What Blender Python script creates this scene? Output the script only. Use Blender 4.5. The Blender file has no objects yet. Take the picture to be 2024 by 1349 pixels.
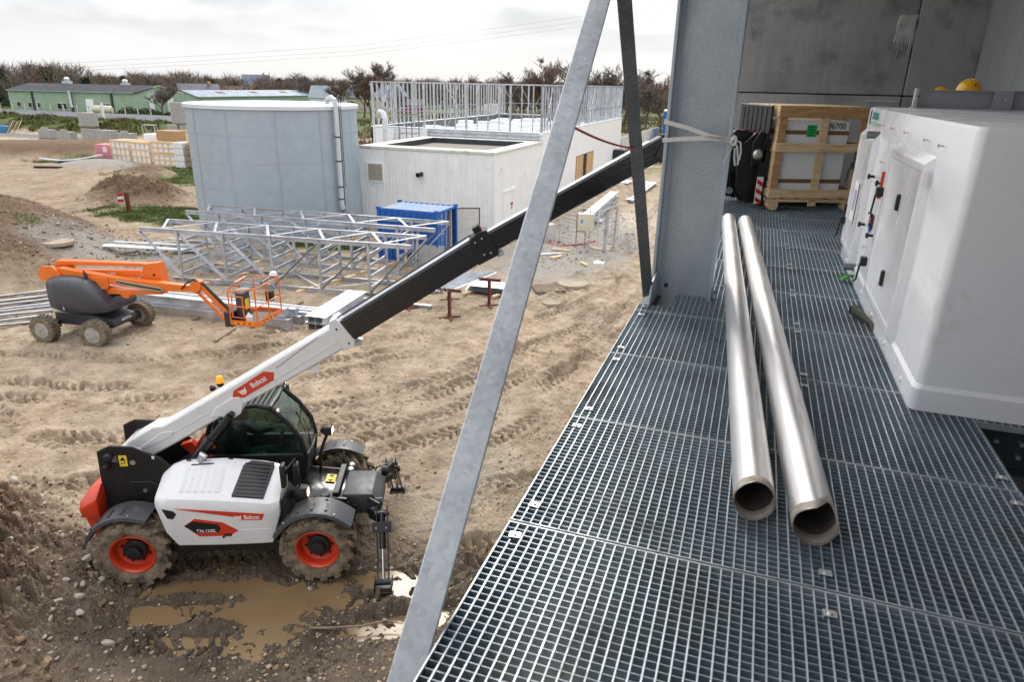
import bpy, bmesh, math, random
import numpy as np
from mathutils import Vector, Matrix
SC = bpy.context.scene
COL = SC.collection
R = math.radians
rnd = random.Random(7)

# ------------------------------------------------------------------ camera, sky, sun, exposure
cam = bpy.data.cameras.new('camera')
cam.sensor_width = 36.0
cam.lens = 24.18
cam.clip_start = 0.05
cam.clip_end = 6000
co = bpy.data.objects.new('camera', cam)
COL.objects.link(co)
SC.camera = co
yaw, pit, rol = 0.327745, 0.358435, 0.0211767
fw = Vector((-math.sin(yaw) * math.cos(pit), math.cos(yaw) * math.cos(pit), -math.sin(pit)))
rt = Vector((math.cos(yaw), math.sin(yaw), 0))
up = rt.cross(fw)
r2 = math.cos(rol) * rt + math.sin(rol) * up
u2 = -math.sin(rol) * rt + math.cos(rol) * up
mw = Matrix((r2, u2, -fw)).transposed().to_4x4()
mw.translation = Vector((0, 0, 7.6))
co.matrix_world = mw
cam.dof.use_dof = True
cam.dof.focus_distance = 12.0
cam.dof.aperture_fstop = 4.0

SUN_EL, SUN_AZ = R(39), R(-22)          # azimuth from +Y towards +X
wd = bpy.data.worlds.new('World')
SC.world = wd
wd.use_nodes = True
wn, wl = wd.node_tree.nodes, wd.node_tree.links
wn.clear()
wo = wn.new('ShaderNodeOutputWorld')
bg = wn.new('ShaderNodeBackground')
bg.inputs['Strength'].default_value = 0.1
sky = wn.new('ShaderNodeTexSky')
sky.sky_type = 'NISHITA'
sky.sun_disc = False
sky.sun_elevation = SUN_EL
sky.sun_rotation = SUN_AZ
tc = wn.new('ShaderNodeTexCoord')
sep = wn.new('ShaderNodeSeparateXYZ')
wl.new(tc.outputs['Generated'], sep.inputs[0])
def wmath(op, a, b):
    n = wn.new('ShaderNodeMath'); n.operation = op
    for k, v in ((0, a), (1, b)):
        if isinstance(v, (int, float)): n.inputs[k].default_value = v
        else: wl.new(v, n.inputs[k])
    return n.outputs[0]
den = wmath('ADD', wmath('MAXIMUM', sep.outputs['Z'], 0.0), 0.24)
cmb = wn.new('ShaderNodeCombineXYZ')
wl.new(wmath('DIVIDE', sep.outputs['X'], den), cmb.inputs[0])
wl.new(wmath('DIVIDE', sep.outputs['Y'], den), cmb.inputs[1])
nz = wn.new('ShaderNodeTexNoise')
nz.inputs['Scale'].default_value = 1.35
nz.inputs['Detail'].default_value = 7
nz.inputs['Roughness'].default_value = 0.52
nz.inputs['Distortion'].default_value = 0.35
wl.new(cmb.outputs[0], nz.inputs['Vector'])
rp = wn.new('ShaderNodeValToRGB')
rp.color_ramp.elements[0].position = 0.40
rp.color_ramp.elements[0].color = (4.5, 4.62, 4.85, 1)
rp.color_ramp.elements[1].position = 0.57
rp.color_ramp.elements[1].color = (7.4, 7.45, 7.6, 1)
wl.new(nz.outputs['Fac'], rp.inputs[0])
# low cloud thins to an even bright band above the horizon
hz = wn.new('ShaderNodeMapRange')
hz.inputs['From Min'].default_value = 0.02
hz.inputs['From Max'].default_value = 0.095
wl.new(sep.outputs['Z'], hz.inputs['Value'])
mxh = wn.new('ShaderNodeMix'); mxh.data_type = 'RGBA'
mxh.inputs['A'].default_value = (6.9, 6.95, 7.1, 1)
wl.new(hz.outputs[0], mxh.inputs['Factor'])
wl.new(rp.outputs[0], mxh.inputs['B'])
mx = wn.new('ShaderNodeMix'); mx.data_type = 'RGBA'
mx.inputs['Factor'].default_value = 0.93
wl.new(sky.outputs[0], mx.inputs['A'])
wl.new(mxh.outputs['Result'], mx.inputs['B'])
# an overcast sky grows brighter towards the zenith (CIE overcast)
gain = wmath('ADD', wmath('MULTIPLY', wmath('MAXIMUM', sep.outputs['Z'], 0.0), 1.25), 0.92)
vs = wn.new('ShaderNodeVectorMath'); vs.operation = 'SCALE'
wl.new(mx.outputs['Result'], vs.inputs[0]); wl.new(gain, vs.inputs['Scale'])
wl.new(vs.outputs[0], bg.inputs['Color'])
wl.new(bg.outputs[0], wo.inputs[0])

sl = bpy.data.lights.new('sun', 'SUN')
sl.energy = 1.5
sl.angle = R(20)
sl.color = (1.0, 0.95, 0.88)
so = bpy.data.objects.new('sun', sl)
COL.objects.link(so)
sd = Vector((math.sin(SUN_AZ) * math.cos(SUN_EL), math.cos(SUN_AZ) * math.cos(SUN_EL), math.sin(SUN_EL)))
so.rotation_euler = (-sd).to_track_quat('-Z', 'Y').to_euler()
so.location = sd * 60
SC.view_settings.view_transform = 'Standard'
SC.view_settings.look = 'None'
SC.view_settings.gamma = 1
SC.view_settings.exposure = 0.55
SC.view_settings.use_curve_mapping = False

# ------------------------------------------------------------------ helpers
X3, Y3, Z3 = Vector((1, 0, 0)), Vector((0, 1, 0)), Vector((0, 0, 1))

class MB:
    """collects faces, builds one mesh"""
    def __init__(s): s.v, s.f = [], []
    def add(s, vs, fs):
        n = len(s.v); s.v += [tuple(p) for p in vs]; s.f += [tuple(i + n for i in f) for f in fs]; return s
    def box(s, x0, x1, y0, y1, z0, z1):
        return s.add([(x0, y0, z0), (x1, y0, z0), (x1, y1, z0), (x0, y1, z0), (x0, y0, z1), (x1, y0, z1), (x1, y1, z1), (x0, y1, z1)],
                     [(0, 3, 2, 1), (4, 5, 6, 7), (0, 1, 5, 4), (1, 2, 6, 5), (2, 3, 7, 6), (3, 0, 4, 7)])
    def sec(s, p, q, poly, upv=Z3, cap=True):
        """extrude a 2D section (u sideways, v up) from p to q"""
        p, q = Vector(p), Vector(q); d = (q - p).normalized(); upv = Vector(upv)
        if abs(d.dot(upv)) > 0.98: upv = Y3 if abs(d.dot(Y3)) < 0.9 else X3
        u = d.cross(upv).normalized(); w = u.cross(d)
        n = len(poly); vs = [p + u * a + w * b for a, b in poly] + [q + u * a + w * b for a, b in poly]
        fs = [(i, (i + 1) % n, n + (i + 1) % n, n + i) for i in range(n)]
        if cap: fs += [tuple(range(n))[::-1], tuple(range(n, 2 * n))]
        return s.add(vs, fs)
    def bar(s, p, q, w, h, upv=Z3):
        return s.sec(p, q, [(-w / 2, -h / 2), (w / 2, -h / 2), (w / 2, h / 2), (-w / 2, h / 2)], upv)
    def ibeam(s, p, q, w, h, t=0.012, upv=Z3):
        a, b, c = w / 2, h / 2, t / 2
        return s.sec(p, q, [(-a, -b), (a, -b), (a, -b + t), (c, -b + t), (c, b - t), (a, b - t), (a, b), (-a, b), (-a, b - t), (-c, b - t), (-c, -b + t), (-a, -b + t)], upv)
    def chan(s, p, q, w, h, t=0.008, upv=Z3):
        a, b = w / 2, h / 2
        return s.sec(p, q, [(-a, -b), (a, -b), (a, -b + t), (-a + t, -b + t), (-a + t, b - t), (a, b - t), (a, b), (-a, b)], upv)
    def ang(s, p, q, w, h, t=0.008, upv=Z3):
        a, b = w / 2, h / 2
        return s.sec(p, q, [(-a, -b), (a, -b), (a, -b + t), (-a + t, -b + t), (-a + t, b), (-a, b)], upv)
    def cyl(s, p, q, r, r1=None, n=12, cap=True):
        r1 = r if r1 is None else r1
        p, q = Vector(p), Vector(q); d = (q - p).normalized()
        upv = Z3 if abs(d.z) < 0.95 else X3
        u = d.cross(upv).normalized(); w = u.cross(d)
        c = [(math.cos(2 * math.pi * k / n), math.sin(2 * math.pi * k / n)) for k in range(n)]
        vs = [p + (u * a + w * b) * r for a, b in c] + [q + (u * a + w * b) * r1 for a, b in c]
        fs = [(i, (i + 1) % n, n + (i + 1) % n, n + i) for i in range(n)]
        if cap: fs += [tuple(range(n))[::-1], tuple(range(n, 2 * n))]
        return s.add(vs, fs)
    def tube(s, pts, r, n=8, closed=False, flat=None):
        pts = [Vector(p) for p in pts]; m = len(pts); rings = []
        prev = None
        for i, p in enumerate(pts):
            a = pts[(i - 1) % m] if (closed or i > 0) else p
            b = pts[(i + 1) % m] if (closed or i < m - 1) else p
            d = (b - a).normalized()
            if prev is None:
                prev = d.cross(Z3 if abs(d.z) < 0.9 else X3).normalized()
            u = (prev - d * prev.dot(d)).normalized(); prev = u; w = d.cross(u)
            rr = r[i] if isinstance(r, (list, tuple)) else r
            rings.append([p + (u * math.cos(2 * math.pi * k / n) + w * math.sin(2 * math.pi * k / n) * (flat or 1)) * rr for k in range(n)])
        return s.loft(rings, caps=not closed, loop=closed)
    def loft(s, rings, caps=True, loop=False, ring_closed=True):
        n = len(rings[0]); m = len(rings); vs = [p for r_ in rings for p in r_]; fs = []
        for i in range(m if loop else m - 1):
            j = (i + 1) % m
            for k in range(n if ring_closed else n - 1):
                k2 = (k + 1) % n
                fs.append((i * n + k, i * n + k2, j * n + k2, j * n + k))
        if caps and not loop: fs += [tuple(range(n))[::-1], tuple(range((m - 1) * n, m * n))]
        return s.add(vs, fs)
    def lathe(s, prof, o, d, n=24, caps=True):
        """prof: (radius, height along d)"""
        o, d = Vector(o), Vector(d).normalized(); upv = Z3 if abs(d.z) < 0.9 else X3
        u = d.cross(upv).normalized(); w = u.cross(d)
        rings = [[o + d * h + (u * math.cos(2 * math.pi * k / n) + w * math.sin(2 * math.pi * k / n)) * max(r, 1e-4) for k in range(n)] for r, h in prof]
        return s.loft(rings, caps=caps)
    def prism(s, poly, f0, f1):
        """poly of 2D points; f0, f1 map (a,b) to 3D for the two faces"""
        n = len(poly); vs = [f0(a, b) for a, b in poly] + [f1(a, b) for a, b in poly]
        return s.add(vs, [tuple(range(n))[::-1], tuple(range(n, 2 * n))] + [(i, (i + 1) % n, n + (i + 1) % n, n + i) for i in range(n)])
    def pxz(s, poly, y0, y1):
        return s.prism(poly, lambda a, b: (a, y0, b), lambda a, b: (a, y1, b))
    def pyz(s, poly, x0, x1):
        return s.prism(poly, lambda a, b: (x0, a, b), lambda a, b: (x1, a, b))
    def pxy(s, poly, z0, z1):
        return s.prism(poly, lambda a, b: (a, b, z0), lambda a, b: (a, b, z1))
    def quad(s, a, b, c, d): return s.add([a, b, c, d], [(0, 1, 2, 3)])
    def mesh(s, name, mat, bevel=0, seg=1, smooth=35):
        me = bpy.data.meshes.new(name)
        me.from_pydata(s.v, [], s.f)
        bm = bmesh.new(); bm.from_mesh(me)
        bmesh.ops.recalc_face_normals(bm, faces=bm.faces[:])
        if bevel:
            es = [e for e in bm.edges if len(e.link_faces) == 2 and e.calc_face_angle(0) > 0.6]
            bmesh.ops.bevel(bm, geom=es, offset=bevel, segments=seg, profile=0.5, affect='EDGES', clamp_overlap=True)
        bm.to_mesh(me); bm.free()
        if smooth:
            me.shade_smooth()
            me.set_sharp_from_angle(angle=R(smooth))
        if mat is not None: me.materials.append(mat)
        return me
    def build(s, name, mat, parent=None, loc=None, rz=None, **k):
        return put(name, s.mesh(name, mat, **k), parent, loc, rz)

def put(name, me, parent=None, loc=None, rz=None):
    o = bpy.data.objects.new(name, me); COL.objects.link(o)
    if parent is not None: o.parent = parent
    if loc is not None: o.location = loc
    if rz is not None: o.rotation_euler = rz if hasattr(rz, '__len__') else (0, 0, rz)
    return o

def tag(o, label=None, cat=None, group=None, kind=None):
    if label: o['label'] = label
    if cat: o['category'] = cat
    if group: o['group'] = group
    if kind: o['kind'] = kind
    return o

def thing(name, label, cat, loc=(0, 0, 0), rz=0, group=None):
    return tag(put(name, None, None, loc, rz), label, cat, group)

def dup(o, loc=None, rz=None, label=None, group=None, parent=None):
    c = o.copy(); COL.objects.link(c)
    if parent is not None: c.parent = parent
    if loc is not None: c.location = loc
    if rz is not None: c.rotation_euler = (0, 0, rz)
    if label: c['label'] = label
    if group: c['group'] = group
    for ch in list(o.children): dup(ch, parent=c)
    return c

# ------------------------------------------------------------------ materials
def mat(name, col, rough=0.55, metal=0.0, var=0.12, scale=2.5, bump=0.0, bscale=30.0, dirt=None, damt=0.35, dscale=1.6,
        streak=0.0, coat=0.0, spec=0.5, stretch=None, coords='Object', detail=6):
    m = bpy.data.materials.new(name); m.use_nodes = True
    nt = m.node_tree; N, L = nt.nodes, nt.links
    b = N['Principled BSDF']
    b.inputs['Roughness'].default_value = rough
    b.inputs['Metallic'].default_value = metal
    b.inputs['Specular IOR Level'].default_value = spec
    if coat: b.inputs['Coat Weight'].default_value = coat; b.inputs['Coat Roughness'].default_value = 0.08
    t = N.new('ShaderNodeTexCoord'); oi = N.new('ShaderNodeObjectInfo')
    ad = N.new('ShaderNodeVectorMath'); ad.operation = 'MULTIPLY_ADD'
    cx = N.new('ShaderNodeCombineXYZ')
    for k in range(3): L.new(oi.outputs['Random'], cx.inputs[k])
    L.new(cx.outputs[0], ad.inputs[0]); ad.inputs[1].default_value = (37, 91, 53)
    L.new(t.outputs[coords], ad.inputs[2])
    vec = ad.outputs[0]
    if stretch:
        mp = N.new('ShaderNodeMapping'); mp.inputs['Scale'].default_value = stretch
        L.new(vec, mp.inputs[0]); vec = mp.outputs[0]
    def noise(sc, det=detail, ro=0.6, v=None):
        n = N.new('ShaderNodeTexNoise'); n.inputs['Scale'].default_value = sc
        n.inputs['Detail'].default_value = det; n.inputs['Roughness'].default_value = ro
        L.new(v if v is not None else vec, n.inputs['Vector']); return n.outputs['Fac']
    def rng(x, a, c, d=0.0, e=1.0):
        n = N.new('ShaderNodeMapRange'); n.inputs['From Min'].default_value = a; n.inputs['From Max'].default_value = c
        n.inputs['To Min'].default_value = d; n.inputs['To Max'].default_value = e
        L.new(x, n.inputs['Value']); return n.outputs[0]
    def mixc(f, a, c):
        n = N.new('ShaderNodeMix'); n.data_type = 'RGBA'
        for key, val in (('Factor', f), ('A', a), ('B', c)):
            if isinstance(val, tuple): n.inputs[key].default_value = (*val[:3], 1)
            elif isinstance(val, (int, float)): n.inputs[key].default_value = val
            else: L.new(val, n.inputs[key])
        return n.outputs['Result']
    lo = tuple(c * (1 - var) for c in col); hi = tuple(min(1, c * (1 + var)) for c in col)
    c0 = mixc(rng(noise(scale), 0.3, 0.7), lo, hi)
    ro_in = rng(noise(scale * 2.3), 0.3, 0.7, max(0.02, rough - 0.08), min(1, rough + 0.1))
    if dirt:
        dm = rng(noise(dscale, 8, 0.7), 0.62 - damt * 0.5, 0.78 - damt * 0.3)
        c0 = mixc(dm, c0, dirt)
        n = N.new('ShaderNodeMix'); L.new(dm, n.inputs['Factor']); L.new(ro_in, n.inputs['A']); n.inputs['B'].default_value = 0.85
        ro_in = n.outputs['Result']
    if streak:
        mp2 = N.new('ShaderNodeMapping'); mp2.inputs['Scale'].default_value = (5, 5, 0.35)
        L.new(t.outputs[coords], mp2.inputs[0])
        sm = rng(noise(1.3, 5, 0.65, mp2.outputs[0]), 0.48, 0.75, 0, streak)
        c0 = mixc(sm, c0, (col[0] * 0.42, col[1] * 0.42, col[2] * 0.36))
    L.new(c0, b.inputs['Base Color']); L.new(ro_in, b.inputs['Roughness'])
    if bump:
        bn = N.new('ShaderNodeBump'); bn.inputs['Strength'].default_value = bump; bn.inputs['Distance'].default_value = 0.02
        L.new(noise(bscale), bn.inputs['Height']); L.new(bn.outputs[0], b.inputs['Normal'])
    m['bsdf'] = b.name
    return m

def galv(name, col, rough=0.42, metal=0.75, scale=60, amt=0.22, wear=0.25, **kw):
    """hot-dip zinc: crystal spangle cells over a slow cloudiness"""
    m = mat(name, col, rough, metal, var=wear, scale=1.7, **kw)
    N, L = m.node_tree.nodes, m.node_tree.links; b = N['Principled BSDF']
    t = N.new('ShaderNodeTexCoord'); v = N.new('ShaderNodeTexVoronoi'); v.inputs['Scale'].default_value = scale
    L.new(t.outputs['Object'], v.inputs['Vector'])
    bw = N.new('ShaderNodeRGBToBW'); L.new(v.outputs['Color'], bw.inputs[0])
    r_ = N.new('ShaderNodeMapRange'); r_.inputs['To Min'].default_value = 1 - amt; r_.inputs['To Max'].default_value = 1 + amt
    L.new(bw.outputs[0], r_.inputs['Value'])
    src = b.inputs['Base Color'].links[0].from_socket
    mu = N.new('ShaderNodeVectorMath'); mu.operation = 'SCALE'
    L.new(src, mu.inputs[0]); L.new(r_.outputs[0], mu.inputs['Scale']); L.new(mu.outputs[0], b.inputs['Base Color'])
    return m

def glow(name, col, s):
    m = bpy.data.materials.new(name); m.use_nodes = True; b = m.node_tree.nodes['Principled BSDF']
    b.inputs['Base Color'].default_value = (*col, 1); b.inputs['Emission Color'].default_value = (*col, 1); b.inputs['Emission Strength'].default_value = s
    return m

def glass(name, tint=(0.55, 0.70, 0.65), alpha=0.28, rough=0.02):
    """thin pane: mirror-like reflection over a tinted see-through"""
    m = bpy.data.materials.new(name); m.use_nodes = True; N, L = m.node_tree.nodes, m.node_tree.links
    N.remove(N['Principled BSDF']); out = N['Material Output']
    tr = N.new('ShaderNodeBsdfTransparent'); tr.inputs[0].default_value = (*tint, 1)
    gl = N.new('ShaderNodeBsdfGlossy'); gl.inputs['Roughness'].default_value = rough; gl.inputs[0].default_value = (0.9, 0.95, 0.95, 1)
    fr = N.new('ShaderNodeFresnel'); fr.inputs[0].default_value = 1.5
    ms = N.new('ShaderNodeMixShader'); L.new(fr.outputs[0], ms.inputs[0]); L.new(tr.outputs[0], ms.inputs[1]); L.new(gl.outputs[0], ms.inputs[2])
    L.new(ms.outputs[0], out.inputs[0]); return m

GALV = galv('galvanised steel', (0.60, 0.63, 0.67))
GALV_F = galv('galvanised steel frame', (0.56, 0.58, 0.62), 0.38, 0.7, 25, 0.12)
GALV_C = galv('galvanised column steel', (0.45, 0.50, 0.55), 0.5, 0.55, 150, 0.2, 0.12)
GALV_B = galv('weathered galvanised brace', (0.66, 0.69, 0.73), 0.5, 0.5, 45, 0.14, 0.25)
GALV_D = galv('dark galvanised steel', (0.19, 0.20, 0.205), 0.5, 0.7, 60, 0.2)  # dark tone holds the shade on the brace facing down and away
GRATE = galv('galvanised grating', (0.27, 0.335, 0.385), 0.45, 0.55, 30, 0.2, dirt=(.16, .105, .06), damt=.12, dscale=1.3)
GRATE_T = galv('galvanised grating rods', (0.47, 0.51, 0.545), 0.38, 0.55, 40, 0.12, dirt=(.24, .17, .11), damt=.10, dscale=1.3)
STEEL_DK = mat('dark painted steel beam', (0.05, 0.06, 0.068), 0.5, 0.3)
BLACK = mat('black paint', (0.012, 0.012, 0.013), 0.42, 0, 0.2, bump=0.02)
BLACK_GL = mat('gloss black boom paint', (0.010, 0.010, 0.012), 0.25, 0, 0.25, coat=0.3)
PLASTIC = mat('black plastic', (0.014, 0.014, 0.015), 0.5)
FENDER = mat('dark grey plastic', (0.05, 0.052, 0.058), 0.45, dirt=(0.16, 0.13, 0.1), damt=0.12, dscale=6)
RUBBER = mat('muddy rubber', (0.03, 0.028, 0.026), 0.8, 0, 0.3, bump=0.3, bscale=25, dirt=(0.30, 0.23, 0.155), damt=0.55, dscale=5)
ORED = mat('orange red paint', (0.62, 0.045, 0.012), 0.35, 0, 0.08, coat=0.3)
WHITEP = mat('white machine paint', (0.76, 0.76, 0.77), 0.32, 0, 0.03, coat=0.35, dirt=(0.46, 0.40, 0.32), damt=0.05, dscale=6)
GREYP = mat('dark grey badge', (0.03, 0.03, 0.032), 0.4)
CHROME = mat('chromed rod', (0.7, 0.7, 0.7), 0.12, 1.0, 0.03)
SILVER = mat('zinc bolts', (0.6, 0.6, 0.6), 0.35, 0.8)
YELLOW = mat('yellow sticker', (0.85, 0.62, 0.02), 0.5)
WHITE_T = mat('white lettering', (0.82, 0.82, 0.82), 0.5, 0, 0.01)
BLACK_T = mat('black print', (0.015, 0.015, 0.015), 0.6, 0, 0.01)
WOOD = mat('pale crate wood', (0.76, 0.55, 0.32), 0.75, 0, 0.28, 3, bump=0.08, stretch=(1.2, 1.2, 9))
WOOD_D = mat('brown crate wood', (0.52, 0.29, 0.14), 0.75, 0, 0.3, 3, bump=0.08, stretch=(1.2, 1.2, 9))
WOOD_O = mat('old grey wood', (0.25, 0.19, 0.13), 0.85, 0, 0.3, 4, bump=0.1)
RED = mat('red paint', (0.55, 0.02, 0.02), 0.4)
RUST = mat('rust red primer', (0.17, 0.055, 0.035), 0.7, 0, 0.3)
PANE = glass('window glass')
PANE_C = glass('clear windscreen', (.80, .90, .85))
PANE_D = glass('darkened side glass', (.44, .54, .51))  # dark tint stands in for the dim cab interior behind the pane
DARKPANE = mat('dark window pane', (0.02, 0.027, 0.033), 0.08, 0, 0.1)

def text_mesh(name, s, size, mat_, extrude=0.0015, shear=0.0, bold=0.0, space=1.0):
    c = bpy.data.curves.new(name, 'FONT'); c.body = s; c.size = size; c.extrude = extrude; c.shear = shear; c.offset = bold
    c.space_character = space; c.align_x = 'CENTER'; c.align_y = 'CENTER'; c.resolution_u = 3
    o = bpy.data.objects.new(name, c); COL.objects.link(o)
    bpy.context.view_layer.update()
    me = bpy.data.meshes.new_from_object(o.evaluated_get(bpy.context.evaluated_depsgraph_get()))
    bpy.data.objects.remove(o); bpy.data.curves.remove(c)
    me.name = name; me.materials.clear(); me.materials.append(mat_)
    return me

def put_text(name, s, size, mat_, origin, right, upv, parent=None, sx=1.0, **k):
    """flat lettering lying in the plane spanned by right and upv"""
    me = text_mesh(name, s, size, mat_, **k)
    r_ = Vector(right).normalized(); n = r_.cross(Vector(upv)).normalized(); u_ = n.cross(r_)
    o = put(name, me, parent)
    mm = Matrix((r_ * sx, u_, n)).transposed().to_4x4(); mm.translation = Vector(origin)
    o.matrix_local = mm if parent is None else mm
    return o
# ------------------------------------------------------------------ steel walkway with grating panels
PZ = 5.94
walk = thing('steel_walkway', 'grey steel grating walkway along the concrete wall, carrying the pipes and the white housing', 'walkway', (0, 0, PZ))
def grating(x0, x1, y0, y1, holes=(), name='grating_panel', par=walk):
    """tall bearing bars across, round rods along, flat frame round the panel"""
    def clip(a, b, fixed, along):
        segs = [(a, b)]
        for hx0, hx1, hy0, hy1 in holes:
            lo, hi, f0, f1 = (hx0, hx1, hy0, hy1) if along == 'x' else (hy0, hy1, hx0, hx1)
            if f0 <= fixed <= f1:
                out = []
                for s, e in segs:
                    if hi <= s or lo >= e: out.append((s, e)); continue
                    if lo > s: out.append((s, lo))
                    if hi < e: out.append((hi, e))
                segs = out
        return segs
    m = MB(); t = MB()
    n = max(1, round((y1 - y0) / 0.0333)); m_ = max(1, round((x1 - x0) / 0.0397))
    for k in range(n + 1):
        y = y0 + 0.004 + (y1 - y0 - 0.008) * k / n
        w = 0.003 if 0 < k < n else 0.004
        top = -0.004 if 0 < k < n else 0.0
        for a, b in clip(x0, x1, y, 'x'): (m if 0 < k < n else t).box(a, b, y - w / 2, y + w / 2, -0.034, top)
    for k in range(m_ + 1):
        x = x0 + 0.004 + (x1 - x0 - 0.008) * k / m_
        e = 0 < k < m_
        for a, b in clip(y0 + 0.006, y1 - 0.006, x, 'y'):
            if e: t.box(x - 0.0025, x + 0.0025, a, b, -0.009, -0.001)
            else: t.box(x - 0.0025, x + 0.0025, a, b, -0.036, 0.0)
    g = m.build(name, GRATE, par, smooth=0)
    t.build('rod', GRATE_T, g, smooth=0)
    return g
clipm = MB().box(-0.022, 0.022, -0.017, 0.017, 0.0, 0.003).cyl((0, 0, 0.003), (0, 0, 0.009), 0.008, n=6)
clipm.box(-0.022, -0.019, -0.017, 0.017, -0.02, 0).box(0.019, 0.022, -0.017, 0.017, -0.02, 0)
CLIP = clipm.mesh('grating_clip', SILVER, smooth=0)
edges = [-0.80 + 1.0025 * k for k in range(16)]
edges = [2.238 + 1.0025 * k for k in range(-4, 13)]
jit = random.Random(3)
for k in range(len(edges) - 1):
    y0, y1 = edges[k] + 0.003, min(edges[k + 1] - 0.003, 14.4)
    holes = []
    if y0 < 5.9 < y1: holes = [(-0.9, -0.5, 5.42, 6.06), (-0.9, -0.17, 5.84, 6.06)]
    dx = jit.uniform(-0.006, 0.006); dz = jit.uniform(-0.002, 0.001)
    g = grating(-0.758 + dx, 1.300 + dx, y0, y1, holes); g.location = (0, 0, dz)
    if y0 > 3.9 or y1 > 4.2:
        g2 = grating(1.312, 3.24, max(y0, 3.97), y1); g2.location = (0, 0, -dz * 0.5)
    for cx_ in (-0.69, 0.445, 1.262):
        for cy_ in (y0 + 0.1, y1 - 0.11):
            if holes and cx_ < -0.4 and cy_ > 5.4: continue
            if cx_ > 1 and cy_ > 3.9: continue
            c = put('grating_clip', CLIP, walk, (cx_ + jit.uniform(-.012, .012), cy_ + jit.uniform(-.03, .03), 0.002), jit.uniform(-.1, .1))
# carrying beams under the panels
for bx_, nm in ((-0.70, 0), (0.45, 1), (1.27, 2), (3.1, 3)):
    y_s = -1.7 if bx_ < 2 else 4.0
    MB().ibeam((bx_, y_s, -0.14), (bx_, 14.3, -0.14), 0.14, 0.2, 0.01).build('carrying_beam', STEEL_DK, walk)
cb = MB().ibeam((1.35, 4.06, -0.17), (3.25, 4.06, -0.17), 0.13, 0.26, 0.012).build('cross_beam', STEEL_DK, walk)
for x_, z_ in ((1.44, -0.12), (1.44, -0.19), (1.56, -0.2), (1.56, -0.12)):
    MB().cyl((x_, 4.055, z_), (x_, 4.02, z_), 0.013, n=6).build('bolt', SILVER, cb)
for yb in (0.4, 9.5, 13.6):
    MB().ibeam((-0.6, yb, -0.35), (3.2, yb, -0.35), 0.16, 0.22, 0.012).build('cross_beam', STEEL_DK, walk)

# ------------------------------------------------------------------ the building round the walkway: concrete walls, roof
CONC = mat('grey precast concrete', (0.33, 0.332, 0.34), 0.85, 0, 0.18, 0.9, bump=0.12, bscale=14, dirt=(0.13, 0.13, 0.13), damt=0.25, dscale=1.2, streak=0.3)
CONC_P = mat('rough mortar patch', (0.46, 0.46, 0.465), 0.95, 0, 0.25, 6, bump=0.6, bscale=30)
CONC_S = mat('smooth side wall concrete', (0.30, 0.315, 0.33), 0.8, 0, 0.12, 0.7, streak=0.35, bump=0.06)
cw = thing('concrete_wall', 'dark grey precast concrete wall behind the crate, with a mortar patch at its joint', 'wall', (0, 14.5, 0))
def panel(x0, x1, z0, z1, d=0.0):
    return MB().box(x0 + .008, x1 - .008, -d, 0.22, z0 + .010, z1 - .010).build('concrete_panel', CONC, cw, bevel=0.012)
panel(-0.62, 2.28, 7.53, 10.9); panel(2.28, 3.6, 7.53, 10.9, 0.012)
panel(-0.62, 2.28, 4.6, 7.53, 0.004); panel(2.28, 3.6, 4.6, 7.53, 0.01)
panel(-0.62, 3.6, 2.3, 4.6); panel(-0.62, 3.6, 0, 2.3)
MB().box(-0.6, 3.58, 0.2, 0.24, 0.0, 10.9).build('joint_backing', BLACK, cw)
pm = MB(); pr_ = random.Random(5)
pts = []
nx_, nz_ = 15, 13
for i in range(nx_):
    for j in range(nz_):
        u, v = i / (nx_ - 1), j / (nz_ - 1)
        x_ = 1.99 + u * 0.29 + (0.012 * math.sin(v * 7) if i in (0, nx_ - 1) else 0) - (1 - v) * 0.035 * (1 - u)
        z_ = 8.42 + v * 0.42 - (0.02 * pr_.random() if j == 0 else 0)
        edge = i in (0, nx_ - 1) or j in (0, nz_ - 1)
        pts.append((x_, -0.002 if edge else -0.016 - 0.014 * pr_.random(), z_))
pm.add(pts, [(i * nz_ + j, (i + 1) * nz_ + j, (i + 1) * nz_ + j + 1, i * nz_ + j + 1) for i in range(nx_ - 1) for j in range(nz_ - 1)])
for k in range(11):     # mortar runs below the patch
    x_ = 1.985 + 0.029 * k + pr_.uniform(-.008, .008); l_ = pr_.uniform(0.06, 0.34); w_ = pr_.uniform(.006, .014)
    n_ = 6; rr = [(x_ + pr_.uniform(-.006, .006), -0.006, 8.43 - l_ * q / (n_ - 1)) for q in range(n_)]
    pm.tube(rr, [w_ * (1 - 0.6 * q / (n_ - 1)) for q in range(n_)], 6)
pm.build('mortar_patch', CONC_P, cw, smooth=60)
MB().box(1.72, 2.24, -0.03, -0.008, 7.42, 7.45).build('sealing_strip', GALV, cw)
sw = thing('concrete_side_wall', 'lighter grey smooth concrete side wall behind the white housing', 'wall', (3.32, 0, 0))
for y0, y1 in ((-3.0, 2.4), (2.4, 8.4), (8.4, 14.48)):
    for z0, z1 in ((0, 3.4), (3.4, 7.0), (7.0, 10.9)):
        MB().box(0, 0.2, y0 + .008, y1 - .008, z0 + .008, z1 - .008).build('concrete_panel', CONC_S, sw, bevel=0.01)
MB().box(0.18, 0.22, -3, 14.4, 0, 10.9).build('joint_backing', BLACK, sw)
lw_ = thing('concrete_lower_wall', 'grey concrete wall of the ground floor under the walkway', 'wall', (-0.36, 0, 0))
for k in range(5):
    MB().box(0, 0.18, -3 + 3.5 * k + .008, 0.5 + 3.5 * k - .008, 0, 5.45).build('concrete_panel', CONC_S, lw_, bevel=0.01)
bw_ = thing('added_end_wall', 'added grey concrete wall behind the camera, keeping light off the walkway', 'wall', (0, -3.2, 0))  # added out of view to block light from behind and darken the grating
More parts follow.
